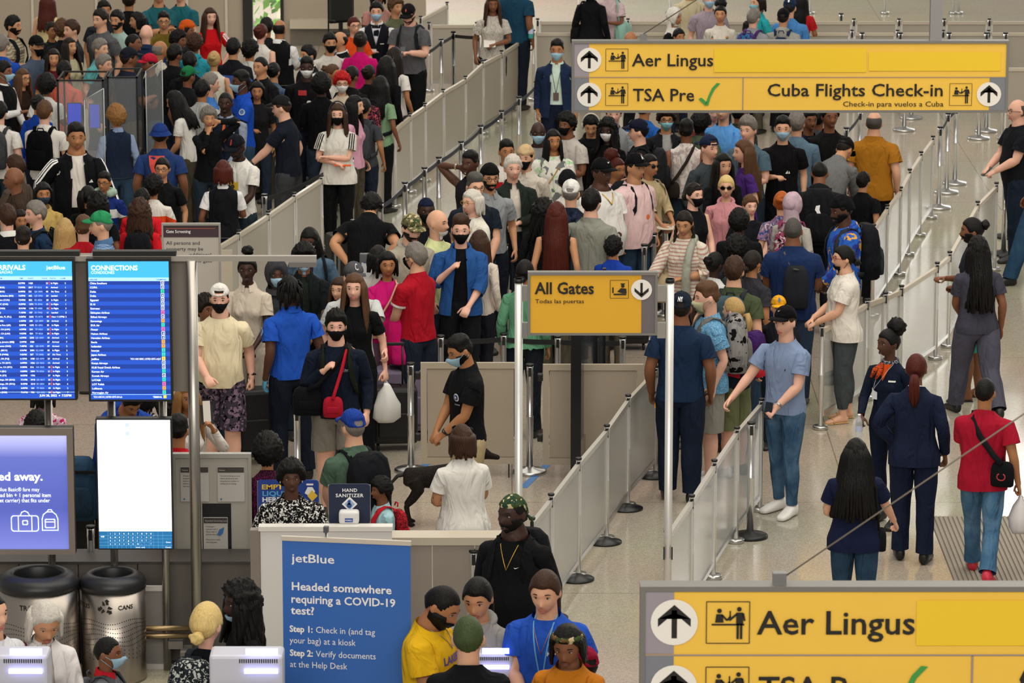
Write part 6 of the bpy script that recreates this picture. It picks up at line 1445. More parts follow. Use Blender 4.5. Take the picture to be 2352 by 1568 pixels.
for i, (x0, x1, y0, lab) in enumerate(((334, 372, 138, 'tall clear acrylic shield standing right of the screening booths'), (193, 238, 203, 'clear acrylic shield with a cut corner before the left booth'))):
 p = topg((x0 + x1) / 2, y0, 2.15); hw = (at(x1, y0, p.y).x - at(x0, y0, p.y).x) / 2; r = empty('acrylic_shield', p, 0, lab, 'shield')
 bm = bmesh.new(); P = [(-hw, .8), (hw, .8), (hw, 2.15), (-hw, 2.02)]; f = bm.faces.new([bm.verts.new((q[0], 0, q[1])) for q in P]); g = bmesh.ops.extrude_face_region(bm, geom=[f]); bmesh.ops.translate(bm, vec=(0, .008, 0), verts=[v for v in g['geom'] if isinstance(v, bmesh.types.BMVert)]); bmesh.ops.recalc_face_normals(bm, faces=bm.faces[:]); obj('sheet', bm, GLASSP, r)
 for q in zip(P, P[1:] + P[:1]): 
  bm = bmesh.new(); tube(bm, [(q[0][0], 0, q[0][1]), (q[1][0], 0, q[1][1])], .005, 5); obj('edge', bm, mat('edgew', 'b8bcc0', .2), r)
 obj('stand', B(-hw, hw, -.03, .3, 0, .8), DARK, r)
# far office chair
p = topg(800, 30, 1.0); p = gp(800, 150); r = empty('office_chair', p, R(30), 'black office chair by the far beige partition', 'chair')
bm = bmesh.new(); box(bm, -.24, .24, -.24, .24, .44, .52, bev=.03); obj('seat', bm, BLK, r); bm = bmesh.new(); box(bm, -.22, .22, .20, .26, .62, 1.1, bev=.04); obj('backrest', bm, BLK, r)
bm = bmesh.new(); tube(bm, [(0, 0, .08), (0, 0, .44)], .025, 8); obj('column', bm, CHROME, r); obj('back_bar', B(-.03, .03, .22, .25, .46, .64), BLK, r)
for i in range(5):
 a = 2 * math.pi * i / 5; bm = bmesh.new(); tube(bm, [(0, 0, .10), (math.cos(a) * .28, math.sin(a) * .28, .06)], .018, 6); ellips(bm, (math.cos(a) * .29, math.sin(a) * .29, .03), (.03, .03, .03), 8); obj('wheel_leg', bm, BLK, r)
for s in (-1, 1): bm = bmesh.new(); tube(bm, [(s * .24, .1, .46), (s * .29, .08, .5), (s * .29, .08, .7), (s * .29, -.15, .71)], .014, 6); obj('armrest', bm, BLK, r)
# desk terminal behind the woman in pink
p = topg(856, 582, 1.45); r = empty('desk_terminal', p, 0, 'grey terminal screen on a stand behind the woman in the pink sweater', 'screen')
obj('housing', B(-.13, .13, 0, .04, 1.12, 1.45, bev=.01), mat('tgrey', '5a5c60', .4), r); poly_on('screen_face', [rect(-.11, .12, 1.14, 1.36)], mat('tface', 'c4c8cc', .4), r, -.002); obj('stand', B(-.02, .02, .01, .04, .02, 1.12), METAL, r); obj('foot', B(-.15, .15, -.12, .15, 0, .02), METAL, r); poly_on('strip', [rect(-.09, .10, 1.355, 1.365)], mat('tstrip', '3a3f6a', .4), r, -.004)
# ------------------------------------------------------------------ who stands where: (head-top pixel x, y, label, traits)
PL = []
def P(px, py, label, h=1.72, yaw=0, **k): PL.append((px, py, label, h, yaw, k))
F = dict(g='f')
# --- far left crowd, back rows
P(108, -14, 'woman with long auburn hair and a cream dress, back turned, by the left back wall', 1.70, 160, g='f', hair='long', hc='r', top='dress', tc='d8c896', bc='d8c896', bot='longskirt')
P(28, 37, 'dark-bearded man in a tan and white striped tee at the upper left edge', 1.80, 60, skin='t', hc='k', face='beard', tpat='stripe', tc='8c8068', tc2='b8b09c')
P(82, 82, 'man in black cap and slate tee before the tan striped man', 1.78, 40, hat='cap', hatc='101012', mask='k', tc='48566a', skin='t')
P(3, 82, 'man in royal blue tee cut by the upper left edge', 1.78, 150, tc='1c48a8', skin='w', hc='g')
P(118, 50, 'woman with dark brown hair between the capped man and the back wall', 1.66, 20, g='f', skin='o', hair='bun', hc='d', tc='1a1c20')
P(142, 45, 'curly brown haired person seen from behind near the left wall', 1.68, 170, g='f', hair='curly', hc='m', tc='191b1e')
P(166, 47, 'brown haired man looking left in front of the light wall trim', 1.76, -60, hc='b', tc='26282c', skin='w')
P(122, 112, 'woman with long dark hair and a maroon top', 1.66, 5, g='f', hair='long', hc='d', tc='5a1620', skin='t')
P(160, 88, 'woman in an olive cream top looking up to the right', 1.66, 35, g='f', hair='long', hc='d', tc='b8b090', skin='t', hp=-8)
P(238, 2, 'black haired man at the far wall above the man in grey', 1.78, 20, hc='k', tc='20242a', skin='o')
P(232, 22, 'broad man in a slate grey tee looking left', 1.86, -50, fat=.012, tc='54565a', hc='d')
P(270, 25, 'dark haired bearded man in a pale teal shirt', 1.80, -30, tc='9ab4ac', hc='k', face='beard', skin='t')
P(296, -20, 'person in a black jumper cut by the top edge', 1.82, 170, tc='0e0f12', top='long', skin='o')
P(318, 28, 'black haired woman in black in profile, left of the teal shirts', 1.66, -75, g='f', hair='bob', hc='k', tc='101114', skin='t')
P(364, -34, 'man in a teal shirt with arms folded, left of the teal pair', 1.84, 10, tc='1f5a64', top='tee', L='cross', Rr='cross2', skin='t', fat=.012)
P(415, -36, 'man in a teal shirt holding his wrists, right of the teal pair', 1.84, -10, tc='1d5c66', L='clasp', Rr='clasp', skin='w', inner='101010')
P(335, 57, 'bald man with a pink scalp and navy collar', 1.76, 165, hair='bald', skin='p', top='polo', tc='1c2c48')
P(376, 28, 'young man with black hair and glasses in a mustard shirt', 1.74, 5, hc='k', hair='fade', face='glasses', skin='t', tc='6a5a20')
P(303, 78, 'man with a shaved brown head looking right', 1.74, 70, hair='buzz', hc='k', skin='b', tc='303236')
P(228, 90, 'grey haired man in a turquoise shirt', 1.74, 60, hc='g', tc='5aa0a4', skin='w')
P(237, 126, 'grey haired man with a black backpack strap, right of the striped desks', 1.72, 60, hc='g', tc='2a2e38', skin='w')
P(293, 110, 'heavy man in a dark cap and navy shirt right of the booths', 1.80, 120, hat='cap', hatc='171a24', skin='b', tc='1a2030', fat=.02)
P(365, 94, 'older man with a balding grey head turned away', 1.72, 120, hair='balding', hc='g', skin='o', tc='c0b8a8')
P(345, 124, 'man in a crimson cap behind the tall acrylic shield', 1.70, -70, hat='cap', hatc='b01c34', skin='b', tc='1a1a1e')
P(400, 104, 'man with black hair beside the crimson cap', 1.74, 130, hc='k', skin='b', tc='131418', fat=.01)
P(428, 52, 'person with a bright orange head wrap', 1.66, 60, g='f', hat='wrap', hatc='c05018', skin='b', tc='202226')
P(408, 70, 'dark curly haired woman left of the woman in red', 1.64, 60, g='f', hair='curly', hc='k', skin='b', tc='181a1e')
P(482, 18, 'woman with long brown hair and a red sports tee, hand on hip', 1.74, 20, g='f', hair='long', hc='b', tc='c0141c', tpat='sleeve3', skin='p', L='hip')
P(447, 78, 'brown haired woman with a turquoise scarf', 1.64, 170, g='f', hair='curly', hc='b', top='hoodie', tc='2a90a4', skin='b')
P(435, 122, 'person in a black hooded top near the green cap', 1.68, 170, hc='k', top='hoodie', tc='0e1014', skin='b')
P(491, 118, 'blonde woman with a high bun and white tank top from behind', 1.70, 165, g='f', hair='bun', hc='l', top='tank', tc='d0cabc', skin='t')
P(535, 90, 'man with black hair and a blue printed black tee from behind', 1.76, 165, hc='k', skin='t', tc='14161c', tpat='band', tc2='3a5ca8')
P(573, 92, 'dark curly haired person left of the tank top woman', 1.70, 160, hair='curly', hc='k', skin='o', tc='c8c8c4')
P(598, 55, 'reddish brown haired woman with bare shoulders and a white strap', 1.74, 160, g='f', hair='bun', hc='r', top='tank', tc='d8d4cc', skin='p')
P(600, 130, 'shaven headed man in a black polo looking left', 1.78, -40, hair='buzz', hc='k', skin='t', top='polo', tc='121316', fat=.012)
P(612, 42, 'black haired man beside the doorway', 1.72, 170, hc='k', tc='1c1e24', skin='o')
P(641, 46, 'waistcoated clerk with a bald spot from behind', 1.78, 160, hair='balding', hc='k', top='vest', tc='101014', skin='o', L='hip')
P(627, 144, 'dark haired woman with a denim blue top behind the clerk', 1.66, 160, g='f', hair='bun', hc='k', tc='4a6078', skin='t')
P(430, 153, 'man in a bright green cap turned away', 1.66, 140, hat='cap', hatc='1c6a3e', skin='b', tc='15171b')
P(146, 142, 'black haired man in a salmon tee with a red bag strap', 1.72, 150, hc='k', tc='c8604c', skin='o')
P(50, 158, 'woman with glasses and long wavy brown hair', 1.64, 40, g='f', hair='wavy', hc='m', face='glasses', skin='t', tc='2a1c16')
P(106, 170, 'black bun haired woman in a white tee near the left booth', 1.64, 160, g='f', hair='afro', hc='k', tc='c8c6c2', skin='b')
P(6, 142, 'masked clerk in white sleeves and black waistcoat at the left edge', 1.74, 60, hc='k', mask='b', top='vest', tc='101116', skin='b')
P(86, 218, 'woman with turned black hair and a bright blue top', 1.60, 150, g='f', hair='bun', hc='k', tc='123c98', skin='o', top='long')
P(101, 234, 'ginger haired man in a white tee with a black backpack', 1.76, 165, hc='m', tc='d4d0ca', skin='p')
P(-2, 236, 'person in a white tee with a red collar cut by the left edge', 1.72, 160, hc='k', tc='d8d4ce', skin='p')
P(174, 283, 'young man in a black track jacket with white sleeve stripes', 1.98, 8, hair='fade', hc='k', skin='o', top='jacket', tc='0c0e12', tpat='sleeve3', inner='d4cec6', L='rail', Rr=((.36, -.05, .98), (.5, .6, -.2), .4, 0), fat=.03, belly=.06, bc='15181e', hs=1.12)
P(267, 240, 'clerk with curly blonde hair and navy waistcoat from behind', 1.70, -160, g='f', hair='afro', hc='c', top='vest', tc='1a2438', inner='8090b0', skin='o', hs=1.0)
P(367, 286, 'man in a blue bucket hat and faded navy tee with red print', 1.80, 175, hat='bucket', hatc='1c3474', tc='22386a', skin='b', fat=.02)
P(432, 216, 'woman with long dark hair in a white tee leaning forward', 1.68, -100, g='f', hair='long', hc='k', tc='d4d2cc', skin='t', bend=18, L='hold', Rr='hold')
P(464, 186, 'man with black hair beside the short grey curls', 1.72, 150, hc='k', skin='o', tc='a8aaa8')
P(480, 170, 'grey haired man in a sky blue shirt', 1.76, 100, hc='g', tc='3f78c0', skin='w')
P(518, 211, 'bald clerk in a navy waistcoat with an orange tie', 1.80, -12, hair='buzz', hc='k', skin='k', top='vest', tc='1c2436', inner='8a94a8', fat=.012)
P(556, 163, 'security officer in royal blue shirt and drooping mask, far left crowd', 1.84, -70, hc='k', skin='d', mask='b', tc='1848b0', top='polo', L='hold', Rr='hold', hair='fade')
P(478, 245, 'woman with short grey curls in a black top, hand at her chin', 1.68, 5, g='f', hair='curly', hc='g', skin='t', tc='0c0d10', top='long', L='ear', Rr='chin', hs=1.0)
P(549, 305, 'man in a black cap and white tee with a yellow print looking down', 1.80, -25, hat='cap', hatc='10131c', skin='k', tc='dcdad4', hp=20, L='low', face='beard')
P(512, 370, 'clerk with brown braids in white shirt and black waistcoat from behind', 1.68, 175, g='f', hair='bob', hc='r', top='vestshort', tc='121318', skin='b')
P(373, 362, 'woman with glasses and low dark ponytail in a black tee', 1.66, -15, g='f', hair='lowbun', hc='k', face='glasses', skin='t', tc='101114')
P(37, 358, 'brown haired man at the left edge behind the bald man', 1.72, -120, hc='b', skin='p', tc='50443a')
P(35, 384, 'bald brown man in a dark brown jacket in profile', 1.76, -80, hair='bald', skin='b', tc='3a2c22', top='long')
P(590, 188, 'woman with a dark bob behind the security officer', 1.62, 0, g='f', hair='bob', hc='k', skin='o', tc='1a1a1c')
P(240, 396, 'boy with glasses and a pale green neck pillow', 1.52, -20, hair='fade', hc='k', face='glasses', skin='o', tc='1a2c70', tpat='band', tc2='d4d4d4')
P(98, 419, 'woman in a navy patterned mask with dark hair', 1.66, 15, g='f', hair='bob', hc='k', mask='n', skin='o', tc='b89c5c', top='hoodie')
P(200, 427, 'black haired woman with a ponytail from behind beside the boy', 1.58, 150, g='f', hair='ponytail', hc='k', tc='101115', skin='o')
P(224, 446, 'woman with long black curls from behind', 1.58, 175, g='f', hair='curlylong', hc='k', tc='0f1013', skin='b')
P(84, 463, 'grey haired man in a navy tee with a black backpack looking left', 1.74, -65, hc='g', skin='p', tc='1e3350')
P(16, 472, 'brown haired man in a black suit with white collar at the left edge', 1.74, -160, hc='b', skin='p', top='suit', tc='0e1016')
P(52, 522, 'short haired man seen from behind above the arrivals screen', 1.66, 178, hair='fade', hc='d', skin='w', tc='202228')
P(148, 503, 'long blonde haired woman from behind', 1.60, 170, g='f', hair='long', hc='l', tc='a89878', skin='w')
P(190, 497, 'ginger haired man in a red tee from behind', 1.72, 175, hair='fade', hc='m', skin='p', tc='b01824')
P(235, 486, 'man in a green cap and blue checked shirt looking left', 1.76, -100, hat='cap', hatc='2a8a58', skin='w', hc='g', top='shirt', tc='4a6a94', tpat='plaid', tc2='8aa4c4')
P(320, 462, 'woman with long brown curls and a black backpack', 1.66, 170, g='f', hair='curlylong', hc='b', tc='c01824', skin='o')
P(325, 436, 'black haired boy in a red tee facing away', 1.56, 165, hc='k', tc='c81c28', skin='o')
P(352, 402, 'curly haired girl in white and orange tee from behind', 1.60, 160, g='f', hair='curly', hc='k', tc='dad6ce', skin='o', tpat='band', tc2='d8481c')
P(45, 482, 'small dark haired woman behind the suited man', 1.50, 10, g='f', hair='bob', hc='d', tc='3a2420', skin='o')
# --- left crowd, right half
P(865, 5, 'masked clerk with a black waistcoat and grey lanyard', 1.80, -5, hc='k', mask='b', top='vest', tc='14161e', skin='w')
P(942, 4, 'big man in a black cap and charcoal tee using a phone', 1.86, -10, hat='cap', hatc='101012', face='beard', tc='55565a', skin='p', L='phone', Rr='phone', fat=.02, hp=22, hc='b')
P(812, 38, 'woman with glasses and an orange top near the far partition', 1.70, 20, g='f', hair='lowbun', hc='r', face='glasses', tc='d0481c', skin='w')
P(827, 72, 'person in a magenta tee from behind', 1.76, 170, g='f', hair='bun', hc='d', skin='b', tc='c4126c')
P(757, 77, 'dark haired man in a black mask behind the clerks', 1.72, 15, hc='k', mask='k', skin='t', tc='c8c4bc', top='long')
P(783, 73, 'balding clerk in a black waistcoat and tie looking left', 1.74, -60, hair='balding', hc='k', top='vest', tc='121318', skin='t')
P(709, 105, 'masked black haired clerk looking left', 1.72, -60, hc='k', mask='b', skin='t', top='vest', tc='14151a')
P(705, 131, 'man in a white mask and red and black hoodie', 1.80, 0, hair='fade', hc='k', mask='w', skin='k', tc='0f0e12', top='hoodie', fat=.012)
P(762, 147, 'brown haired woman between the clerk and the red curls', 1.62, 60, g='f', hair='bun', hc='m', skin='o', tc='c8c4bc')
P(785, 165, 'woman with bright red curls, glasses and a white mask', 1.68, 0, g='f', hair='curly', hc='R', face='glasses', mask='w', skin='w', tc='c8b8a4')
P(806, 152, 'person with cornrow braids looking away', 1.72, 140, hair='bun', hc='k', skin='b', tc='141416')
P(738, 168, 'person in black with a dark afro from behind', 1.76, 170, hair='afro', hc='k', skin='k', tc='0a0a0d', top='long', hs=1.0)
P(660, 224, 'bald-backed man in a charcoal cap and dark tee reaching left', 1.80, -110, hat='cap', hatc='1a1a1c', skin='p', hc='b', tc='151a26', L='reachl', fat=.015, bend=6)
P(775, 238, 'woman in headphones, black mask and white striped tee', 1.74, -8, g='f', hair='long', hc='b', mask='k', hat='headphones', hatc='202024', skin='p', tc='d8d4cc', top='loose', tpat='sleeve3', tc2='1c1c1c', L='cross', Rr='belly', bc='101114', fat=.008)
P(812, 220, 'woman with long black hair in profile beside the headphones', 1.68, 70, g='f', hair='long', hc='k', skin='w', tc='d09ab0')
P(905, 109, 'woman with long dark brown hair and a white tee', 1.74, 140, g='f', hair='longback', hc='d', skin='o', tc='d8d4ce')
P(886, 130, 'woman with sunglasses on her black hair, dressed in black', 1.74, 150, g='f', hair='long', hc='k', face='headglasses', skin='o', tc='0c0c0f', top='long')
P(872, 176, 'person in a sage green shirt behind the colourful bag', 1.66, 150, g='f', hair='long', hc='k', tc='7a9a78', skin='b')
P(836, 226, 'black haired woman with a grey backpack', 1.60, 160, g='f', hair='bun', hc='k', tc='3a3c42', skin='o')
P(846, 150, 'brown armed woman behind the magenta tee', 1.60, 150, g='f', hair='bun', hc='d', top='tank', tc='1a1a1c', skin='b')
P(868, -30, 'person in a dusty pink top beyond the clerk', 1.74, 20, g='f', hair='bob', hc='d', tc='a87870', skin='b')
P(908, -8, 'curly brown haired person beyond the big man', 1.72, 40, hair='curly', hc='m', tc='5a5c44', skin='t')
P(1131, -10, 'woman in a pale patterned top holding papers', 1.72, 0, g='f', hair='wavy', hc='b', skin='b', tc='c0bab0', tpat='speck', tc2='8c867c', tc3='d8d4cc', L='belly', bc='15181f', fat=.012)
P(1184, -62, 'tall man in a dark teal shirt with a turquoise bottle', 1.92, 160, tc='183c54', skin='b', bc='141a26', fat=.012)
P(1280, 91, 'masked man in a navy blazer with a lanyard', 1.84, -4, hair='fade', hc='k', mask='b', top='suit', tc='1a2844', inner='c4d8cc', bot='trousers', bc='161d30', skin='o', fat=.01)
# --- far right, top row
P(1400, -48, 'woman in a pale pink shirt holding a phone, cut by the top edge', 1.72, -20, g='f', hair='bob', hc='k', tc='c8b0b4', skin='b', L='phone', Rr='phone', top='loose')
P(1358, -44, 'person in a black dress cut by the top edge', 1.74, 160, g='f', hair='bob', hc='k', tc='101014', top='tunic', skin='b')
P(1547, 20, 'woman in a white headscarf and black coat', 1.66, 60, g='f', hat='hijab', hatc='d8d4cc', tc='101218', top='long', skin='o')
P(1558, 67, 'boy with short dark hair below the white headscarf', 1.46, 30, hc='k', tc='30343c', skin='o')
P(1447, 72, 'bald head just above the far yellow sign', 1.50, 120, hair='bald', skin='o', tc='202228')
P(1655, 3, 'woman in a white tee with a floral print', 1.70, -8, g='f', hair='puff', hc='k', tc='d4cec2', skin='t')
P(1628, -24, 'man in a mauve grey shirt and mask at the top edge', 1.80, 5, hc='g', mask='b', tc='9a8c98', skin='p')
P(1742, -14, 'masked woman with a turquoise scarf looking left', 1.70, -50, g='f', hair='bob', hc='d', mask='t', tc='2aa0a8', skin='w')
P(1730, 22, 'grey haired person with a purple pack', 1.66, 160, hc='g', tc='8e9096', skin='p', top='long')
P(1717, 50, 'boy with short dark hair below the grey haired person', 1.44, 170, hc='k', hair='fade', tc='6a7078', skin='o')
P(1583, -46, 'person in a cream shirt cut by the top edge', 1.74, 20, tc='c4b898', skin='t', hc='k', bc='b8ac90')
P(1814, -4, 'man in a navy cap and sky blue shirt from behind', 1.80, 170, hat='cap', hatc='1c2c48', tc='4a84c4', skin='w')
P(1799, 20, 'person in a black cap and grey hoodie from behind', 1.66, 175, hat='cap', hatc='0e0f12', top='hoodie', tc='9a9a94', skin='t')
P(1838, -18, 'woman with black hair and a red and cream top', 1.68, 160, g='f', hair='long', hc='k', tc='b42024', skin='o')
# --- middle crowd below the far sign
P(1236, 279, 'bald man in a pale blue mask, leftmost of the middle crowd', 1.78, 10, hair='bald', mask='b', skin='k', tc='8a8a8c')
P(1303, 258, 'man in a black mask and pale grey tee', 1.80, -40, hair='curly', hc='k', mask='k', tc='b8b2ac', skin='b', fat=.012, hs=1.0)
P(1270, 296, 'woman with braids in a white and green tie dye tee', 1.72, 12, g='f', hair='braids', hc='k', skin='o', tc='d8d8d0', tpat='tie', tc2='a8d0a0', tc3='6a7070', top='loose', fat=.022, belly=.04, face='hoops', hs=1.1)
P(1358, 258, 'boy in white headphones and a black hoodie looking down', 1.70, 0, hair='short', hc='k', hat='headphones', hatc='c8c8bc', skin='t', top='hoodie', tc='0e0f13', hp=22)
P(1396, 275, 'woman with long black hair and a white mask', 1.70, -15, g='f', hair='curlylong', hc='k', mask='w', skin='k', tc='0c0c10', top='long')
P(1470, 275, 'man in a black cap with pink bare shoulders in profile', 1.78, -95, hat='cap', hatc='14182c', hc='k', top='tank', tc='17181c', skin='p', fat=.01)
P(1530, 246, 'man with glasses and a blue mask below the far sign', 1.78, 5, hair='curly', hc='d', face='glasses', mask='t', skin='t', top='openhood', tc='1a1a1e', inner='a4a4a4', hs=1.0)
P(1577, 276, 'man in a white patterned vest with a dark shoulder strap', 1.76, 170, hair='fade', hc='k', skin='b', top='tank', tc='d4ccc8', tpat='blotch', tc2='c0b4b0', tc3='a89c9c')
P(1608, 255, 'person with an afro and an olive tee', 1.70, 160, hair='afro', hc='k', skin='k', tc='4a5a44', hs=1.0)
P(1637, 232, 'man in a maroon tee hidden to the neck by the far sign', 1.80, 20, tc='80142c', skin='p', hc='k')
P(1662, 226, 'man in a light blue shirt hidden to the neck by the far sign', 1.84, -20, tc='5a98dc', skin='w', hc='b', top='loose')
P(1410, 236, 'man in a grey zip shirt hidden to the neck by the far sign', 1.80, 5, tc='8c9094', skin='p', hc='k', L='belly')
P(1480, 222, 'person in blue and white hidden to the neck by the far sign', 1.78, 150, tc='1f58a4', skin='o', hc='k')
P(1698, 234, 'person in an olive patterned shirt below the far sign', 1.76, 150, tc='2c2e2a', tpat='speck', tc2='4a4c40', skin='b', hc='k')
P(1627, 311, 'young man in a backward navy cap and slate tee', 1.80, 40, hat='capback', hatc='1a2440', tc='3c444a', skin='p', hc='b', top='long', hs=1.08)
P(1720, 271, 'grey haired man in a faded teal tee', 1.84, -25, hair='quiff', hc='g', tc='4a6270', skin='p', hs=1.08)
P(1208, 334, 'man in a tan cap turned round and black mask with a shoulder bag', 1.76, -15, hat='beanie', hatc='c4a880', mask='k', top='shirt', tc='ccc4b8', skin='w', hc='k')
P(1163, 322, 'young man with short black hair in a white and red tee', 1.74, 15, hair='fade', hc='k', skin='o', tc='d8d4cc', tpat='band', tc2='b01c24')
P(1177, 357, 'white haired man in a dark green jacket over a white shirt', 1.80, 12, hair='short', hc='w', skin='p', top='jacket', tc='222a26', inner='d0c8bc', hs=1.1, bc='1c2028')
P(1082, 347, 'man talking on a phone in a sleeveless top', 1.76, -35, hair='fade', hc='k', skin='d', top='tank', tc='1c1c22', Rr='ear', hs=1.08)
P(1124, 377, 'man with glasses, beard and black turban in a grey polo', 1.84, 15, hat='beanie', hatc='0c0c0e', hc='k', face='glasses beard', skin='t', top='polo', tc='8a8e92', bc='1a202c', hs=1.08)
P(1090, 401, 'grey haired man with glasses in a navy tee', 1.86, 20, hair='flat', hc='s', face='glasses', skin='w', tc='161e2a', fat=.022, belly=.03, hs=1.08)
P(1087, 436, 'smiling woman with white hair, amber glasses and a white jacket', 1.74, -45, g='f', hair='bob', hc='w', face='glasses', gc='b08a3c', skin='p', top='jacket', tc='d8d4c8', inner='3a3c42', fat=.015, L='belly', bc='1b2230', hs=1.08)
P(1380, 364, 'large man in a black cap with a gold chain and white tee', 1.86, 40, hat='cap', hatc='0b0b0e', skin='d', face='', tc='dcdad6', top='loose', fat=.03, belly=.08, L='clasp', Rr='belly', hs=1.12)
P(1415, 351, 'woman with auburn hair and a pale pink tee', 1.74, 40, g='f', hair='puff', hc='r', skin='o', tc='e0bcc0', fat=.015, hs=1.08, face='hoops')
P(1457, 353, 'man in a black cap and pink printed tee', 1.82, 40, hat='cap', hatc='0d0e12', skin='t', tc='e4c4c4', top='loose', fat=.02, belly=.03, hs=1.1)
P(1490, 354, 'woman with sunglasses on her nose and a cream shawl', 1.70, 40, g='f', hair='pulled', hc='k', face='sunglasses', skin='t', tc='c8b890', top='sweater', L='hold', Rr='reachl', bc='8a6a3a', hs=1.08)
P(1660, 352, 'woman with long dark hair and a black cardigan', 1.74, 20, g='f', hair='long', hc='k', skin='w', tc='121318', top='long', hs=1.1)
P(1712, 322, 'woman with long brown hair in a purple tee looking left', 1.76, -70, g='f', hair='longback', hc='m', skin='p', tc='4a2c78', bc='2c1e4a', hs=1.1)
P(1303, 392, 'man with a black beanie behind the white mesh cap', 1.72, 175, hat='beanie', hatc='121318', skin='b', tc='d4d2cc', top='long')
P(1798, 268, 'masked man with a raised brow in a black tee', 1.84, -5, hair='fade', hc='k', mask='b', skin='w', tc='0e0e11', hs=1.08, bc='15171c')
P(1830, 258, 'person in a denim shirt behind the masked man in black', 1.82, 170, tc='5a7488', tpat='denim', tc2='6a86a0', top='long', skin='w', hc='g')
P(1858, 250, 'man in a dark navy tee with folded arms below the far sign', 1.82, 30, tc='1a1e2a', skin='b', hc='k', L='cross', Rr='cross2')
P(1880, 246, 'person in grey behind the gold printed shirt', 1.80, 160, tc='50545a', skin='b', hc='k', top='long')
P(1906, 240, 'tall man in a black shirt with a gold print', 1.90, 20, tc='101012', tpat='', skin='b', hc='k', top='long', bc='0e0e12')
P(2008, 256, 'man in an ochre tee and black trousers walking away', 1.86, 175, hair='balding', hc='s', skin='w', tc='a06a1c', top='loose', bc='111216', fat=.016, L='down2', Rr='down2')
P(1905, 343, 'man in a black cap bending forward in a grey shirt', 1.80, 150, hat='cap', hatc='101012', skin='t', tc='6a6c6e', top='long', bend=42, L='reach', Rr='reach', fat=.015)
P(1883, 368, 'man with a black hood and a large black backpack, head bowed', 1.82, 178, hair='buzz', hc='k', skin='b', top='hoodie', tc='14161a', hp=25, fat=.01, bc='16181e')
P(1982, 397, 'small boy with black hair in a black tee', 1.42, 165, hc='k', skin='t', tc='0e1014', bc='101216')
P(1819, 446, 'woman in a mauve headscarf with a grey cardigan', 1.68, 160, g='f', hat='hijab', hatc='b8a0ac', tc='a8a49c', top='long', skin='t', bc='50565e')
P(1795, 440, 'person with bright copper hair beside the mauve headscarf', 1.66, 170, g='f', hair='bun', hc='o', tc='8a6a8a', tpat='floral', tc2='304a80', tc3='c8c0c0', skin='w')
P(1822, 500, 'grey stubbled bald man in a navy tee with a sling bag', 1.84, 176, hair='buzz', hc='s', skin='b', tc='1a2c54', fat=.022, bc='2c3c50', L='belly', Rr='belly', top='loose')
P(1941, 449, 'man in a black beanie and blue tie dye hoodie looking left', 1.86, -70, hat='beanie', hatc='0c0c10', skin='d', face='beard', hc='k', top='hoodie', tc='2a5cb8', tpat='tie', tc2='d8a040', tc3='2c3c90', bc='a8b4c0', fat=.01, hp=8)
P(1942, 564, 'woman with a bun and lowered black mask in a white tee and grey leggings', 1.70, -75, g='f', hair='lowbun', hc='k', mask='k', mk='chin', face='glasses', gc='8a2c3c', skin='w', tc='d8d2c8', top='loose', bot='leggings', bc='40464a', shoe='sandal', sc_='c8a468', L='hold', Rr='hold', fat=.022, belly=.04)
P(2340, 228, 'bald man in glasses and a black tee looking at a phone, right edge', 1.86, -70, hair='balding', hc='s', face='glasses', skin='p', tc='15161c', L='hold', Rr='hold', fat=.02, belly=.05, bc='1a2434')
P(2388, 262, 'man in a red shirt and blue jeans cut by the right edge', 1.90, -80, tc='b01c30', skin='b', hc='k', top='long', bc='25405c', bpat='denim', bc2='34566e', sc_='101114', legs='walk', fat=.01)
P(1311, 414, 'man in a white mesh cap seen from behind', 1.78, 178, hat='cap', hatc='dcdcd8', skin='w', hc='g', tc='1c2436', tpat='blotch', tc2='26304a', tc3='141a28', hs=1.08)
P(1247, 459, 'woman in a black cap with long dark curls from behind', 1.66, 165, g='f', hat='cap', hatc='101116', hair='curlylong', hc='k', tc='101115', top='long', skin='o')
P(1278, 465, 'woman with very long chestnut hair and bare arms from behind', 1.72, 172, g='f', hair='verylong', hc='r', top='tank', tc='20161a', skin='t', hs=1.1)
P(1357, 437, 'man in an olive grey tee and white mask with a teal shoulder bag', 1.84, 165, hair='short', hc='k', mask='w', skin='p', tc='84867c', top='loose', fat=.016, L='down2', Rr='down2', hs=1.08)
P(1408, 544, 'child with shaggy black hair in a blue tee', 1.42, 165, hair='curly', hc='k', skin='o', tc='1a3c9c')
P(1575, 479, 'woman with two dark braids and a striped knit top, scarf over one shoulder', 1.74, -12, g='f', hair='twobraids', hc='d', skin='t', top='sweater', tc='d0c8b8', tpat='stripe', tc2='b48a84', L='belly', Rr='rail', hp=15, fat=.022, bc='121318', hs=1.08)
P(1592, 420, 'woman in a black mask and black vest with sunglasses on her head', 1.74, 40, g='f', hair='lowbun', hc='d', face='headglasses', mask='k', skin='p', top='tank', tc='111216', fat=.01, bc='14161c')
P(1668, 402, 'blonde woman in sunglasses and a pink hooded top', 1.70, -5, g='f', hair='bun', hc='y', face='sunglasses', skin='w', top='hoodie', tc='c88a90', bc='1c2028', hs=1.08)
P(1722, 449, 'fair haired boy in a dark tee', 1.50, 20, hair='short', hc='m', skin='p', tc='16181e')
P(1698, 480, 'person with cropped black curls in a black jacket from behind', 1.66, 172, hair='afro', hc='k', skin='k', tc='101216', top='long', hs=.95)
P(1690, 541, 'person with bushy black hair and grey backpack straps from behind', 1.70, 174, hair='curly', hc='k', skin='b', tc='26282e')
P(1686, 592, 'brown haired man in an olive tee with a teal backpack', 1.82, 172, hair='short', hc='b', face='beard', skin='w', tc='424c34', fat=.014, hs=1.06, bc='2a3240', L='hip')
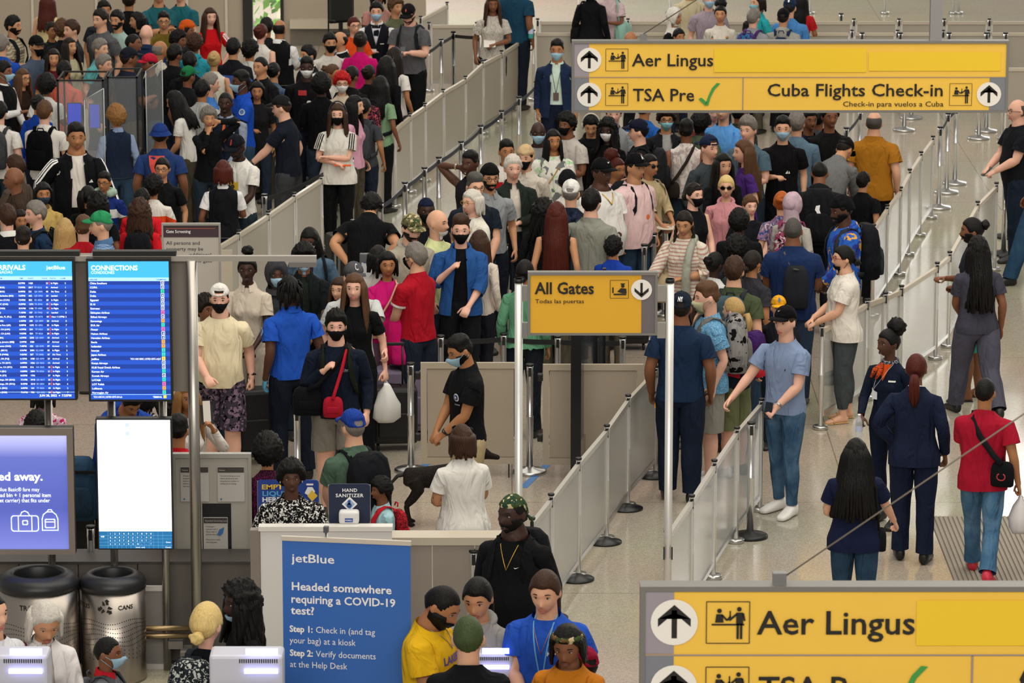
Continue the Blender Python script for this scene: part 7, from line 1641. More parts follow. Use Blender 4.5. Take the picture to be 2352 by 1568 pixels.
P(1727, 576, 'woman with dark hair and earrings in a charcoal tee', 1.66, 150, g='f', hair='lowbun', hc='d', face='hoops', skin='o', tc='303036', fat=.01)
P(1640, 580, 'woman with a round black bun and white shoulder straps', 1.64, 150, g='f', hair='bun', hc='k', skin='k', tc='c8c8c8', top='tank')
P(1632, 648, 'man in a cream mask and sky blue patterned shirt with a backpack', 1.82, -75, hair='fade', hc='m', mask='y', skin='p', tc='5a90b8', tpat='speck', tc2='86b4d0', tc3='3c6c94', top='loose', bot='shorts', bc='8a8880', sc_='c8c8c4', hs=1.08, hp=5)
P(1688, 684, 'woman with a blonde ponytail behind the grey backpack', 1.66, -120, g='f', hair='lowpony', hc='l', skin='p', tc='1a2a34', bot='shorts', bc='6a7050')
P(1565, 672, 'security guard in a navy cap, tee and trousers from behind', 1.86, 176, hat='cap', hatc='17202e', skin='b', tc='182a44', bc='151e30', fat=.02, L='down2', Rr='down2', bot='trousers', sc_='101114', legs='relax')
P(1788, 680, 'child in a yellow cap behind the man in the blue tee', 1.44, 0, hat='cap', hatc='d89c20', skin='w', tc='181820')
P(1806, 703, 'man in a black cap, heather blue tee and jeans by the right barrier', 1.84, -35, hat='cap', hatc='0b0b0e', skin='p', hc='b', tc='7d8fb0', bot='slim', bc='2e4a68', bpat='denim', bc2='5a7a96', sc_='e4e2de', sole='e8e8e4', Rr='rail', L='low', fat=.006, legs='relax', hs=1.04)
P(2237, 500, 'man with braided hair and green shorts behind the woman in charcoal', 1.80, -90, hair='bun', hc='k', face='beard', skin='b', tc='20242e', bot='shorts', bc='2a8a70', shoe='sandal', sc_='101010')
P(2249, 533, 'woman with very long black curls in a charcoal jumpsuit', 1.82, -165, g='f', hair='curlylongback', hc='k', face='hoops', skin='b', tc='3c3c48', bc='4a4a58', bot='trousers', legs='walk', fat=.018, sc_='101010', hs=1.02)
P(2046, 742, 'airline agent with a puff of black hair and polka dot scarf holding water', 1.72, -28, g='f', hair='puff', hc='k', skin='d', top='long', tc='121a2c', inner='d8541c', bot='slim', bc='141d30', sc_='101010', L='down', Rr='hold', hy=-20)
P(2105, 814, 'woman with a low auburn ponytail in a navy suit from behind', 1.76, 176, g='f', hair='lowpony', hc='r', skin='b', top='suit', inner='d8d8dc', tc='171f36', bc='161e34', bot='trousers', sc_='0c0c0e', L='hip', Rr='down2', fat=.008, legs='relax')
P(2263, 855, 'boy in a red tee, jeans and red trainers with a sling bag, walking away', 1.74, 172, hair='buzz', hc='k', skin='o', tc='9c142c', top='loose', bc='3c6080', bpat='denim', bc2='6488a4', bot='trousers', sc_='c82840', sole='181818', L='low', Rr=((.30, .0, .90), (.4, 1, 0), 1.3, 0), legs='walk')
P(1967, 1011, 'woman with long black hair in a navy tee and jeans seen from behind', 1.64, 176, g='f', hair='longwide', hc='k', skin='w', tc='151c38', top='loose', bc='243a50', bpat='denim', bc2='34506a', bot='slim', Rr='rail', L='belly', fat=.016, hs=1.02)
# --- middle band
P(978, 452, 'man in a navy head wrap and black mask behind the camouflage cap', 1.78, 5, hat='durag', hatc='141c34', mask='k', skin='k', tc='12141c', top='long')
P(940, 488, 'bearded man in a camouflage cap and grey blue shirt looking down', 1.82, 25, hat='cap', hatc='#6a6448', face='beard', hc='d', skin='p', top='openhood', tc='a8a090', inner='6a7890', hp=12, hs=1.1, fat=.01)
P(1001, 481, 'bald man with a lowered white mask and pale yellow shirt', 1.80, 60, hair='bald', mask='w', mk='chin', skin='w', tc='c8d098', hs=1.1)
P(1058, 497, 'man with a black mask, blue open hoodie and black vest', 1.84, -5, hair='flat', hc='b', mask='k', skin='p', top='openhood', armc=1, tc='26508c', inner='0e0e12', bc='14161c', Rr='strap', L='low', hs=1.08)
P(1100, 530, 'woman with long brown hair and a cream quilted bag behind the blue hoodie', 1.62, 160, g='f', hair='long', hc='b', skin='o', tc='d0c4b8', top='long', bc='181a22')
P(957, 560, 'grey haired man in a red polo looking left', 1.82, -130, hair='short', hc='g', mask='k', skin='w', top='polo', tc='a41224', tpat='trim', tc2='d8d0cc', L='low', Rr='low', fat=.012, bc='1e2634', hs=1.06)
P(715, 516, 'woman with braids, white mask and a denim jacket', 1.76, -12, g='f', hair='braids', hc='k', mask='w', skin='d', top='jacket', tc='40566c', tpat='denim', tc2='5a7488', inner='2a2438', hp=18, fat=.012)
P(698, 558, 'man in a black cap and dark jacket behind the lamp head', 1.78, 5, hair='afro', hc='k', skin='b', top='jacket', tc='121619', inner='1c2420', mask='b', mk='chin', hs=.98)
P(634, 600, 'person in a grey hood and pale mask', 1.68, 10, g='f', hat='hood', hatc='38383c', mask='b', skin='d', tc='303236', top='hoodie')
P(665, 634, 'security officer in royal blue shirt and blue gloves, centre left', 1.86, -150, hair='dreads', hc='k', mask='b', skin='d', top='polo', tc='2050b4', bc='141a28', sc_='0e0e10', L='down', Rr='down2', fat=.006)
P(812, 602, 'man in a grey cap and white tee with a black backpack', 1.82, 20, hat='cap', hatc='4c4c50', skin='p', hc='b', tc='c4c8c8', L='reachl', hs=1.06, bc='20242c')
P(815, 628, 'young woman with long fair brown hair in a black tee', 1.76, -4, g='f', hair='long', hc='m', skin='p', tc='0e0f12', bc='101218', hs=1.08, top='tee', L=((.27, .0, .90), (.4, 1, 0), 1.3, 0))
P(782, 636, 'woman with brown hair hidden behind the long haired woman', 1.66, -25, g='f', hair='wavy', hc='b', skin='w', tc='6a5c50')
P(888, 578, 'woman with black hair in a hot pink sweater', 1.70, 2, g='f', hair='bob', hc='k', skin='o', tc='d01c78', top='long', L='low', Rr='low', bc='7a5a70', hs=1.06)
P(868, 566, 'person with dark hair and white shirt behind the pink sweater', 1.70, 160, g='f', hair='bob', hc='k', skin='t', tc='ccc8c2')
P(838, 470, 'man in a black tee bending over with a hand on his hip', 1.80, 170, hair='afro', hc='k', skin='t', tc='0b0c0f', bend=30, lean=8, L='hip', Rr='hip', fat=.02, hs=.9, bc='0e1014')
P(771, 716, 'young man in a black mask and navy half zip with a red cross bag', 1.84, -6, hair='quiff', hc='k', mask='k', skin='p', top='long', tc='121a2a', bot='sshorts', bc='77726a', Rr='strap', L='down2', fat=.014, hs=1.02)
P(504, 652, 'man in a backward white cap and black mask with a cream tee', 1.80, -6, hat='capback', hatc='dcdad6', mask='k', skin='p', hc='d', tc='dccfae', bot='shorts', bc='3a3440', bpat='floral', bc2='7a6478', L='handle', Rr='hold', fat=.016, belly=.05, hs=1.02, shoe='sneaker', top='tee')
P(568, 568, 'tall woman with a black topknot in a cream shirt and trousers', 1.84, -4, g='f', hair='topknot', hc='k', skin='k', top='polo', tc='c8bcac', bc='c4b8a8', bot='wide', hs=1.02, sc_='c8b8a4')
P(470, 676, 'dark haired person half hidden behind the steel pole', 1.66, 30, g='f', hair='curly', hc='d', skin='b', tc='3a2c30', top='long')
P(428, 878, 'fair haired woman in a white striped track top holding a wallet', 1.66, 10, g='f', hair='long', hc='c', skin='o', top='long', tc='d0ccc8', tpat='sleeve3', tc2='101010', L='up', Rr='belly')
P(268, 905, 'person in a bright blue rain jacket bending behind the white screen', 1.80, 20, hair='short', hc='k', skin='o', top='hoodie', tc='1c3f94', bend=38, hs=.9, fat=.02, L='reachl', Rr='reachl')
P(335, 880, 'person in a black and white striped tee behind the screens', 1.64, 160, g='f', hair='bob', hc='k', tc='c8c4c0', tpat='vstripe', tc2='2a2a2e', skin='o')
P(97, 870, 'person in a pink and white floral top behind the screens', 1.62, 160, g='f', hair='bob', hc='k', tc='c8a8b4', tpat='floral', tc2='b01c60', tc3='e0d8d8', skin='o')
P(83, 945, 'person with a black afro above the light box', 1.56, 170, hair='afro', hc='k', skin='b', tc='2a2c34', hs=1.0)
P(408, 955, 'man with short black hair in a red tee left of the steel pole', 1.70, 172, hair='fade', hc='k', skin='o', tc='b41c28')
P(388, 915, 'dark curly haired child behind the connections screen', 1.50, 165, hair='curly', hc='k', skin='b', tc='402028')
P(614, 996, 'person with bushy black curls and a purple speckled top', 1.66, 172, g='f', hair='afro', hc='k', skin='o', tc='2a1424', tpat='speck', tc2='7a1c54', tc3='140a14')
P(668, 1056, 'young man with white earbuds in a black and white printed tee', 1.68, 2, hair='afro', hc='k', face='earbuds', skin='d', tc='0e0e10', tpat='print', tc2='dcdcd8', tc3='0e0e10', top='loose', hs=.98, hp=-4)
P(812, 942, 'man in a royal blue cap and green polo with a black backpack', 1.80, -150, hat='cap', hatc='1c3a8c', skin='w', hc='g', top='polo', tc='4c6454', fat=.016, hs=1.08, L='low', Rr='low')
P(876, 1094, 'boy with short black hair and a red backpack', 1.34, -75, hair='afro', hc='k', skin='b', tc='9cc4cc', hs=.9)
P(1063, 978, 'woman with a straight brown bob in a white tee from behind', 1.64, -160, g='f', hair='bob', hc='b', face='headglasses', skin='t', top='loose', tc='dcdad4', L='belly', Rr='phone', fat=.02, hs=1.1, bc='dcd8d0')
P(1072, 765, 'dog handler in a black polo and khaki trousers looking down', 1.84, -62, hair='fade', hc='k', mask='b', face='beard', skin='o', top='polo', tc='0f1013', bc='a89674', bot='trousers', sc_='8a6c48', L='low', Rr='low', hp=18, fat=.008, legs='relax')
P(1205, 598, 'woman in a sea green knit left of the small yellow sign', 1.68, 165, g='f', hair='lowbun', hc='k', skin='o', top='tunic', tc='5a9070', bc='1c2028')
# --- front row
P(96, 1366, 'older woman with a silver bob and white shirt looking at her phone', 1.72, 10, g='f', hair='bob', hc='w', skin='t', top='jacket', tc='dcd8d8', inner='d0ccc8', hp=24, hy=8, L='phone', Rr='low', fat=.01, hs=1.22, z0=0)
P(-22, 1360, 'person in a white tee cut by the left edge near the bins', 1.82, 40, tc='d8dae0', skin='w', hc='k', fat=.02, hs=1.1, hair='buzz')
P(243, 1461, 'boy with braided hair, pale mask and red collar before the cans bin', 1.40, 75, hair='buzz', hc='k', mask='b', skin='b', tc='6a6c72', hs=1.2, collar='b01c28', top='polo')
P(472, 1384, 'woman with a loose blonde ponytail in black, printed backpack on', 1.74, 150, g='f', hair='lowbun', hc='y', skin='p', tc='101218', hs=1.25, top='tee')
P(556, 1341, 'woman with big black curls and a lowered blue mask', 1.74, -70, g='f', hair='curlylong', hc='k', mask='b', mk='chin', skin='k', tc='131418', top='long', hs=1.1)
P(1182, 1132, 'stout man in a green camouflage head wrap, black jumper and backpack', 1.86, -20, hat='durag', hatc='#26402e', skin='k', face='beard', hc='k', top='long', tc='0d0e11', fat=.035, belly=.08, hs=1.12, hy=-20)
P(985, 1328, 'bearded man in a yellow basketball tee looking down at a phone', 1.84, 70, hair='buzz', hc='k', face='bigbeard', skin='o', tc='dcae1c', top='loose', L='phone', Rr='phone', hp=30, fat=.02, hs=1.18)
P(1102, 1317, 'girl with tied black curls in a grey hooded sweatshirt looking down', 1.80, -12, g='f', hair='lowpony', hc='k', skin='t', top='hoodie', tc='8c8a86', hp=14, L='low', Rr='low', fat=.01, hs=1.18)
P(1076, 1414, 'man with green dyed cropped hair in a black tee from behind', 1.84, 174, hair='buzz', hc='G', skin='w', tc='0e1014', fat=.01, hs=1.22, L='low', Rr='low', top='loose')
P(1256, 1302, 'airline helper with a curly ponytail, blue tee and a badge lanyard', 1.90, -14, hair='lowpony', hc='b', skin='w', tc='2450b4', top='loose', hp=12, L='down2', Rr='low', fat=.01, hs=1.15)
P(1308, 1425, 'woman with a patterned headband and a mustard top', 1.70, -8, g='f', hair='bob', hc='k', hat='headband', hatc='#6a5030', skin='b', tc='b8701c', top='loose', fat=.02, hp=16, hs=1.15)
P(1346, 1487, 'child in a crimson cap in front of the mustard top', 1.50, -150, hat='cap', hatc='8c1434', skin='b', hc='k', tc='c81c48', hs=1.2)
# ------------------------------------------------------------------ settle and build the crowd
def fac(k):
 e = {'afro': .035, 'curly': .02, 'topknot': .07, 'puff': .05}.get(k.get('hair'), 0) if k.get('hat') not in ('cap', 'capback', 'beanie', 'durag') else .01
 return 1 + e * .6 + (k.get('hs', 1.06) - 1) * .13
def head_g(i, h):
 px, py, _, _, _, k = PL[i]; b = k.get('bend', 0); t = h * fac(k) - (.0022 * b * h + (.0 if b < 20 else .06) if b else 0)
 return topg(px, py, t)
def settle(PL):
 n = len(PL); H = [p[3] for p in PL]; H0 = H[:]
 for it in range(70):
  Q = [head_g(i, H[i]) for i in range(n)]; moved = 0
  for i in range(n):
   for j in range(i + 1, n):
    dx, dy = Q[i].x - Q[j].x, Q[i].y - Q[j].y
    if abs(dx) > .48 or abs(dy) > .42: continue
    d = math.hypot(dx * .85, dy * 1.15); need = .36 + 3 * (PL[i][5].get('fat', 0) + PL[j][5].get('fat', 0))
    if d < need:
     s = 1 if dy >= 0 else -1; st = .006        # taller = nearer
     H[i] -= s * st; H[j] += s * st; moved += 1
  for i in range(n): H[i] = min(max(H[i], H0[i] * .90), H0[i] * 1.09)
  if not moved: break
 return H
HH = settle(PL)
WHO = {}
rnd = random.Random(11)
BOTS = ['1b2030', '15171c', '2a3444', '3a3c40', '24303c', '4a4438', '101216', '2c4258']
for i, (px, py, label, h0, yaw, k) in enumerate(PL):
 h = HH[i]; k = dict(k); hs = k.get('hs', 1.06); k['hs'] = hs
 p = head_g(i, h)
 # heads stand forward of the feet in the posed figure: keep the head over the pixel
 q = rnd.random(); legs = k.pop('legs', None) or ('stand' if q < .5 else 'relax')
 if 'bc' not in k: k['bc'] = rnd.choice(BOTS)
 if 'L' not in k: k['L'] = rnd.choice(['down', 'down2', 'down', 'low', 'belly'])
 if 'Rr' not in k: k['Rr'] = rnd.choice(['down', 'down2', 'down', 'phone'])
 if 'twist' not in k: k['twist'] = rnd.uniform(-6, 6)
 lod = 2 if py > 900 else (1 if py > 330 else 0)
 nm = k.pop('nm', None)
 WHO[label] = person(p.x, p.y, label, h=h, yaw=yaw + math.degrees(math.atan2(p.x, p.y)) * -1 * 1, lod=lod, legs=legs, **k)
def who(s):
 c = [l for l in WHO if s in l]; return WHO[c[0]]
# ------------------------------------------------------------------ things worn, carried and printed
def wmat(info, bone): return at_bone(info, bone)
def worn(name, info, bone, base, label, cat, group=None):
 W = wmat(info, bone); o = W @ Vector(base); r = empty(name, o, 0, label, cat, group)
 return r, Matrix.Translation(-o) @ W
def padd(bm, T, nm, m, r, smooth=True):
 bm.transform(T); bmesh.ops.recalc_face_normals(bm, faces=bm.faces[:]); return obj(nm, bm, m, r, smooth)
def slab(c, r, e=3.2, n=18):         # rounded upright pad
 bm = bmesh.new(); cx, cy, cz = c; rx, ry, rz = r
 rows = [(cz - rz, rx * .82, ry * .75, cy, cx), (cz - rz * .92, rx * .95, ry * .95, cy, cx), (cz - rz * .3, rx, ry, cy, cx), (cz + rz * .4, rx * .97, ry * .92, cy, cx), (cz + rz * .8, rx * .84, ry * .75, cy, cx), (cz + rz, rx * .55, ry * .42, cy, cx)]
 hl(bm, rows, n, e); return bm
def backpack(info, c, label, c2=None, k=1.0, straps=True, logo=None, pat='', pc='888888', dy=0, side=0):
 f = info.get('fat', 0); y0 = .125 + dy
 r, T = worn('backpack', info, 'chest', (side, y0 + .09 * k, 1.0), label, 'backpack'); m = fabric(c, pat, pc, '101010'); m2 = fabric(c2 or c)
 padd(slab((side, y0 + .09 * k, 1.24), (.155 * k, .095 * k, .225 * k)), T, 'pack_body', m, r)
 padd(slab((side, y0 + .185 * k, 1.15), (.115 * k, .035 * k, .115 * k)), T, 'front_pocket', m2, r)
 bm = bmesh.new(); tube(bm, [(side - .04, y0 + .03, 1.455), (side - .03, y0 + .04, 1.49), (side + .03, y0 + .04, 1.49), (side + .04, y0 + .03, 1.455)], .008, 6); padd(bm, T, 'grab_handle', m2, r)
 bm = bmesh.new(); tube(bm, [(side + .150 * k * math.cos(a), y0 + .12 * k, 1.25 + .215 * k * math.sin(a)) for a in [math.pi * i / 10 for i in range(11)]], .004, 5); padd(bm, T, 'zip', DARK, r)
 if straps:
  for s in (-1, 1):
   bm = bmesh.new(); P_ = [(s * .09, y0, 1.42), (s * .10, .06, 1.475), (s * .105, 0, 1.487), (s * .11, -.07, 1.455), (s * .115, -.135, 1.36), (s * .13, -.145, 1.24), (s * .165, -.09, 1.12), (s * .18, .02, 1.06), (s * .14, y0 + .02, 1.04)]
   for i, (a, b) in enumerate(zip(P_, P_[1:])): pass
   strapm(bm, P_, .024); padd(bm, T, 'strap', m2, r)
 if logo:
  me = flat(logo); n = len(me.vertices); bm = bmesh.new(); bm.from_mesh(me)
  for v in bm.verts: v.co = Vector((side - v.co.x, y0 + .19 * k + .012, 1.27 + v.co.y))
  bm.transform(T); obj('logo', bm, WTXT, r)
 return r
def strapm(bm, P_, w, t=.005, ax=None):
 P_ = [Vector(p) for p in P_]; n = len(P_); Q = []
 for i, p in enumerate(P_):
  d = (P_[min(i + 1, n - 1)] - P_[max(i - 1, 0)]).normalized(); out = Vector((p.x, p.y, 0)); out = (out - Vector((0, 0, 0))); out = out.normalized() if out.length > .01 else Vector((0, -1, 0))
  if abs(d.z) < .6 and p.z > 1.4: out = Vector((0, 0, 1))
  sd = d.cross(out).normalized() * w; out = sd.cross(d).normalized() * t
  Q.append([bm.verts.new(p + q) for q in (sd + out, sd - out, -sd - out, -sd + out)])
 for a, b in zip(Q, Q[1:]):
  for k in range(4): bm.faces.new((a[k], a[(k + 1) % 4], b[(k + 1) % 4], b[k]))
 bm.faces.new(Q[0]); bm.faces.new(Q[-1][::-1])
def crossbag(info, c, label, pos, size, s=1, name='sling_bag', strapc=None, w=.018, mark=None, cat='bag'):
 """bag at pos (rest space), strap over the opposite shoulder"""
 r, T = worn(name, info, 'chest', pos, label, cat); m = fabric(c, fold=.3); ms = fabric(strapc or c, fold=.1)
 padd(slab(pos, size), T, 'bag_body', m, r)
 px, py, pz = pos; sh = -s * .085; b = Vector(pos)
 fr = [(px, py - size[1], pz + size[2] * .9), (px * .75 + sh * .25, -.165, pz + (1.45 - pz) * .35), (px * .3 + sh * .7, -.155, pz + (1.45 - pz) * .72), (sh, -.085, 1.462), (sh, 0, 1.49), (sh, .09, 1.455), (px * .3 + sh * .7, .145, pz + (1.45 - pz) * .7), (px * .75 + sh * .25, .155, pz + (1.45 - pz) * .35), (px, py + size[1], pz + size[2] * .9)]
 bm = bmesh.new(); strapm(bm, fr, w); padd(bm, T, 'strap', ms, r)
 bm = bmesh.new(); box(bm, px - size[0] * .6, px + size[0] * .6, py - size[1] - .008, py - size[1] + .01, pz - size[2] * .5, pz + size[2] * .1, bev=.006); padd(bm, T, 'pocket', m, r)
 return r, T
def shoulderbag(info, c, label, side=1, z=1.0, k=1.0, back=0.0, name='shoulder_bag'):
 r, T = worn(name, info, 'chest', (side * .21, back, z - .12), label, 'bag'); m = fabric(c)
 padd(slab((side * .215, back, z), (.075 * k, .15 * k, .13 * k)), T, 'bag_body', m, r)
 bm = bmesh.new(); strapm(bm, [(side * .20, back + .10, z + .1), (side * .17, .09, 1.38), (side * .125, .03, 1.475), (side * .125, -.03, 1.475), (side * .17, -.09, 1.38), (side * .20, back - .10, z + .1)], .014); padd(bm, T, 'strap', m, r)
 return r
def phone(info, k, label, c='15161a', tilt=50):
 p = handpt(info, k); r = empty('phone', p, info['root'].rotation_euler.z, label, 'phone'); r.rotation_euler = (R(-tilt), 0, info['root'].rotation_euler.z)
 obj('case', B(-.038, .038, -.005, .005, -.03, .12, bev=.004), mat('ph' + c, c, .3), r); obj('screen', B(-.034, .034, -.007, -.005, -.02, .115), mat('phscreen', '2a3038', .1), r)
def ring(info, s, c='101012', w=.012, metal=0, d=.215, nm='watch'):
 W = Matrix.Scale(info['S'], 4) @ info['M']['fa' + s]; sg = 1 if s == '+' else -1; g = info['g']
 a = Vector((AD.x * sg, 0, AD.z)); S0 = Vector((SH[g] * sg, 0, 1.405)); p = S0 + a * (UA + d); bm = bmesh.new(); rr = .034 if g == 'm' else .029
 t, m = Vector((0, 1, 0)), Vector((MED.x * sg, 0, MED.z)); o = []
 for dd in (-w, w): o.append([bm.verts.new(p + a * dd + (t * math.cos(x) + m * math.sin(x)) * rr) for x in [2 * math.pi * i / 14 for i in range(14)]])
 for i in range(14): bm.faces.new((o[0][i], o[0][(i + 1) % 14], o[1][(i + 1) % 14], o[1][i]))
 if nm == 'watch': ellips(bm, p - m * rr, (.016, .018, .008), 10)
 bm.transform(W); obj(nm, bm, mat('ring' + c, c, .3, metal), info['root'], True)
def patch(info, s, c='b8c4d8', d=.10, nm='sleeve_patch'):
 W = Matrix.Scale(info['S'], 4) @ info['M']['ua' + s]; sg = 1 if s == '+' else -1; a = Vector((AD.x * sg, 0, AD.z)); m = Vector((MED.x * sg, 0, MED.z)); p = Vector((SH[info['g']] * sg, 0, 1.405)) + a * d
 for rad, cc, o in ((.038, c, .086), (.026, '4a6a9c', .088)):
  bm = bmesh.new(); bm.faces.new([bm.verts.new(p - m * (o - (math.cos(x) * rad) ** 2 * 6) + Vector((0, 1, 0)) * math.cos(x) * rad + a * math.sin(x) * rad) for x in [2 * math.pi * i / 16 for i in range(16)]]); bm.transform(W); obj(nm, bm, mat('pt' + cc, cc, .6), info['root'])
def neckline(info, c, drop, badge=None, w=.003, metal=0, nm='lanyard', x=0, bc='d8dce4'):
 """cord round the neck hanging to a badge, pressed on to the clothes"""
 C = Matrix.Scale(info['S'], 4) @ info['M']['chest']; g = next((info['tops'][n] for n in ('vest', 'jacket', 'hoodie', 'shirt', 'tank_top', 'dress', 'sweater', 'tunic') if n in info['tops']), info['body'])
 allb = [BVHTree.FromPolygons([v.co[:] for v in o.data.vertices], [p.vertices[:] for p in o.data.polygons]) for o in [info['body']] + [o for o in info['tops'].values()]]
 dirw = (C.to_3x3() @ Vector((0, 1, 0))).normalized()
 def pr(x_, z_, off=.006):
  o = C @ Vector((x_, -.6, z_)); best = None
  for b in allb:
   h = b.ray_cast(o, dirw, .75)
   if h[0] is not None and (best is None or h[3] < best[1]): best = (h[0], h[3])
  return (best[0] if best else C @ Vector((x_, -.10, z_))) - dirw * off
 zb = 1.44 - drop; bm = bmesh.new()
 pts = [C @ Vector((s * .065, .03, 1.49)) for s in (1,)]
 L_ = [pr(.062 + (x - .062) * t, 1.46 + (zb - 1.46) * t) for t in [i / 7 for i in range(8)]]; R_ = [pr(-.062 + (x + .062) * t, 1.46 + (zb - 1.46) * t) for t in [i / 7 for i in range(8)]]
 tube(bm, [C @ Vector((.045, .055, 1.505)), C @ Vector((.066, 0, 1.492))] + L_ + R_[::-1] + [C @ Vector((-.066, 0, 1.492)), C @ Vector((-.045, .055, 1.505))], w, 6)
 obj(nm, bm, mat('cord' + c, c, .4, metal), info['root'], True)
 if badge:
  p = pr(x, zb - .04, .012); Cr = C.to_3x3(); bm = bmesh.new(); u = (Cr @ Vector((1, 0, 0))).normalized(); v = Vector((0, 0, 1)); n = -dirw
  for (hw, hh, o_) in ((badge[0], badge[1], 0),):
   vs = [bm.verts.new(p + u * a * hw + v * b * hh + n * c_) for c_ in (0, .004) for a, b in ((-1, -1), (1, -1), (1, 1), (-1, 1))]
   for q in ((0, 1, 2, 3), (4, 7, 6, 5), (0, 4, 5, 1), (1, 5, 6, 2), (2, 6, 7, 3), (3, 7, 4, 0)): bm.faces.new([vs[i] for i in q])
  bmesh.ops.recalc_face_normals(bm, faces=bm.faces[:]); obj('badge', bm, mat('bd' + bc, bc, .4), info['root'])
def tie(info, c):
 decal(info, flat([[(-.018, .0), (.018, 0), (.012, -.03), (-.012, -.03)], [(-.012, -.03), (.012, -.03), (.030, -.20), (0, -.235), (-.030, -.20)]]), 0, 1.335, .06, mat('tie' + c, c, .6), 'tie', off=.008)
def vopen(info, c, z=1.34, w=.12):     # open V of shirt above a waistcoat
 decal(info, flat([[(-.06, .0), (.06, 0), (0, -.20)]]), 0, z, w, fabric(c), 'shirt_front', off=.005)
SWOOSH = [[(-.5, .12), (-.36, -.10), (-.2, -.14), (.0, -.08), (.5, .18), (.0, .03), (-.2, -.02), (-.34, .02)]]
def tag_(info, cx, cz, w=.05, c='e0e0dc'): decal(info, flat([rect(-.5, .5, -.12, .12)]), cx, cz, w, mat('nt' + c, c, .5), 'name_tag', off=.009)
def caplogo(info, me, w, m, back=False, z=1.725):
 n = len(me.vertices); co = np.empty(n * 3); me.vertices.foreach_get('co', co); co = co.reshape(-1, 3); k = w / (co[:, 0].max() - co[:, 0].min()); xm = (co[:, 0].max() + co[:, 0].min()) / 2; ym = (co[:, 1].max() + co[:, 1].min()) / 2
 bm = bmesh.new(); bm.from_mesh(me); sg = 1 if back else -1
 for v in bm.verts:
  a = (v.co.x - xm) * k / .10; dz = (z + (v.co.y - ym) * k - HC.z) / .114; rr = math.sqrt(max(.05, 1 - min(.95, dz * dz))); d = Vector((math.sin(a) * rr * (1 if sg < 0 else -1), sg * math.cos(a) * rr, dz)); p = headpt(d); v.co = p + (p - HC).normalized() * .036
 bm.transform(Matrix.Scale(info['S'], 4) @ info['M']['head']); obj('cap_logo', bm, m, info['root'])
_case = {}
def suitcase(px, py, c, label, h=.62, w=.40, d=.24, yaw=0, handle=True, top=None, hm=None):
 p = gp(px, py); r = empty('suitcase', p, R(yaw), label, 'suitcase'); m = mat('case' + c, c, .5, bump=.1, bscale=90)
 obj('shell', B(-w / 2, w / 2, -d / 2, d / 2, .07, h, bev=.035), m, r, smooth=False); obj('front_pocket', B(-w * .38, w * .38, -d / 2 - .02, -d / 2 + .01, .14, h * .62, bev=.012), m, r)
 for x in (-1, 1):
  for y in (-1, 1): bm = bmesh.new(); tube(bm, [(x * w * .38 - .012, y * d * .3, .035), (x * w * .38 + .012, y * d * .3, .035)], .034, 10); obj('wheel', bm, BLK, r)
 if handle:
  for x in (-.08, .08): bm = bmesh.new(); tube(bm, [(x, d * .3, h - .02), (x, d * .3, .98)], .009, 8); obj('handle_tube', bm, hm or BLK, r)
  obj('handle_grip', B(-.10, .10, d * .3 - .014, d * .3 + .014, .97, 1.0, bev=.006), BLK, r)
 bm = bmesh.new(); tube(bm, [(-.06, 0, h - .005), (-.05, 0, h + .022), (.05, 0, h + .022), (.06, 0, h - .005)], .009, 6); obj('carry_handle', bm, BLK, r)
 return r
wt = WTXT; GOLD = mat('gold', 'c9a050', .25, 1)
# backpacks and bags worn
backpack(who('ginger haired man in a white tee'), '14161a', 'black backpack on the ginger haired man in white')
backpack(who('red collar cut'), '3a3c40', 'grey backpack on the person cut by the left edge')
backpack(who('tan and white striped'), '17181c', 'black backpack on the tan striped man')
backpack(who('grey haired man in a navy tee'), '16181c', 'black backpack on the grey haired man above the arrivals screen')
backpack(who('long brown curls and a black'), '101218', 'large black backpack on the woman with brown curls')
backpack(who('big man in a black cap'), '1b1d22', 'dark backpack on the big man using a phone')
backpack(who('black haired woman with a grey backpack'), '3c3f46', 'charcoal backpack beside the diagonal panels')
backpack(who('sage green shirt'), '1c1e28', 'black bag with bright coloured print above the diagonal panels', pat='print', pc='c84c60', k=.8)
backpack(who('purple pack'), '4a2c6a', 'purple patterned backpack in the far right lane', pat='floral', pc='2a6a9c')
backpack(who('grey hoodie from behind'), '1c2c50', 'navy drawstring pack on the grey hoodie in the far lane', k=.7)
backpack(who('pink bare shoulders'), '1c1e22', 'black backpack on the man with pink shoulders')
backpack(who('black cap and pink printed tee'), '1a1d24', 'tall black backpack behind the man in the pink tee', k=1.05, side=.05)
backpack(who('black hood and a large'), '121418', 'large black backpack with a white logo on the hooded man', k=1.25, logo=[[(-.02, .10), (.02, .11), (.015, .06), (.03, .02), (.01, -.04), (-.02, -.02), (-.01, .03), (-.03, .06)], [(-.05, -.22), (-.01, -.20), (.0, -.17), (.02, -.20), (.05, -.235), (.02, -.225), (.0, -.24), (-.02, -.23)]])
backpack(who('black beanie and blue tie dye'), '14161c', 'black backpack with a grey checked pocket on the tie dye hoodie', c2='2c3038', k=1.15)
backpack(who('olive tee with a teal'), '3c5058', 'teal grey backpack with red trim on the man in olive', c2='2a3036')
backpack(who('grey backpack straps'), '34363c', 'small charcoal backpack on the person with bushy hair', k=.8)
backpack(who('cream mask and sky blue'), '8c8a88', 'pale grey crumpled backpack on the man in the sky blue shirt', c2='6a6866', pat='blotch', pc='78767a', k=1.1)
backpack(who('blonde ponytail behind'), '3a1c5a', 'purple backpack with red piping beside the grey backpack', c2='c8283c')
backpack(who('white tee with a black backpack'), '121318', 'black backpack on the man in the grey cap')
backpack(who('green polo with a black'), '14161b', 'large black backpack with silver handle on the man in the green polo', k=1.15)
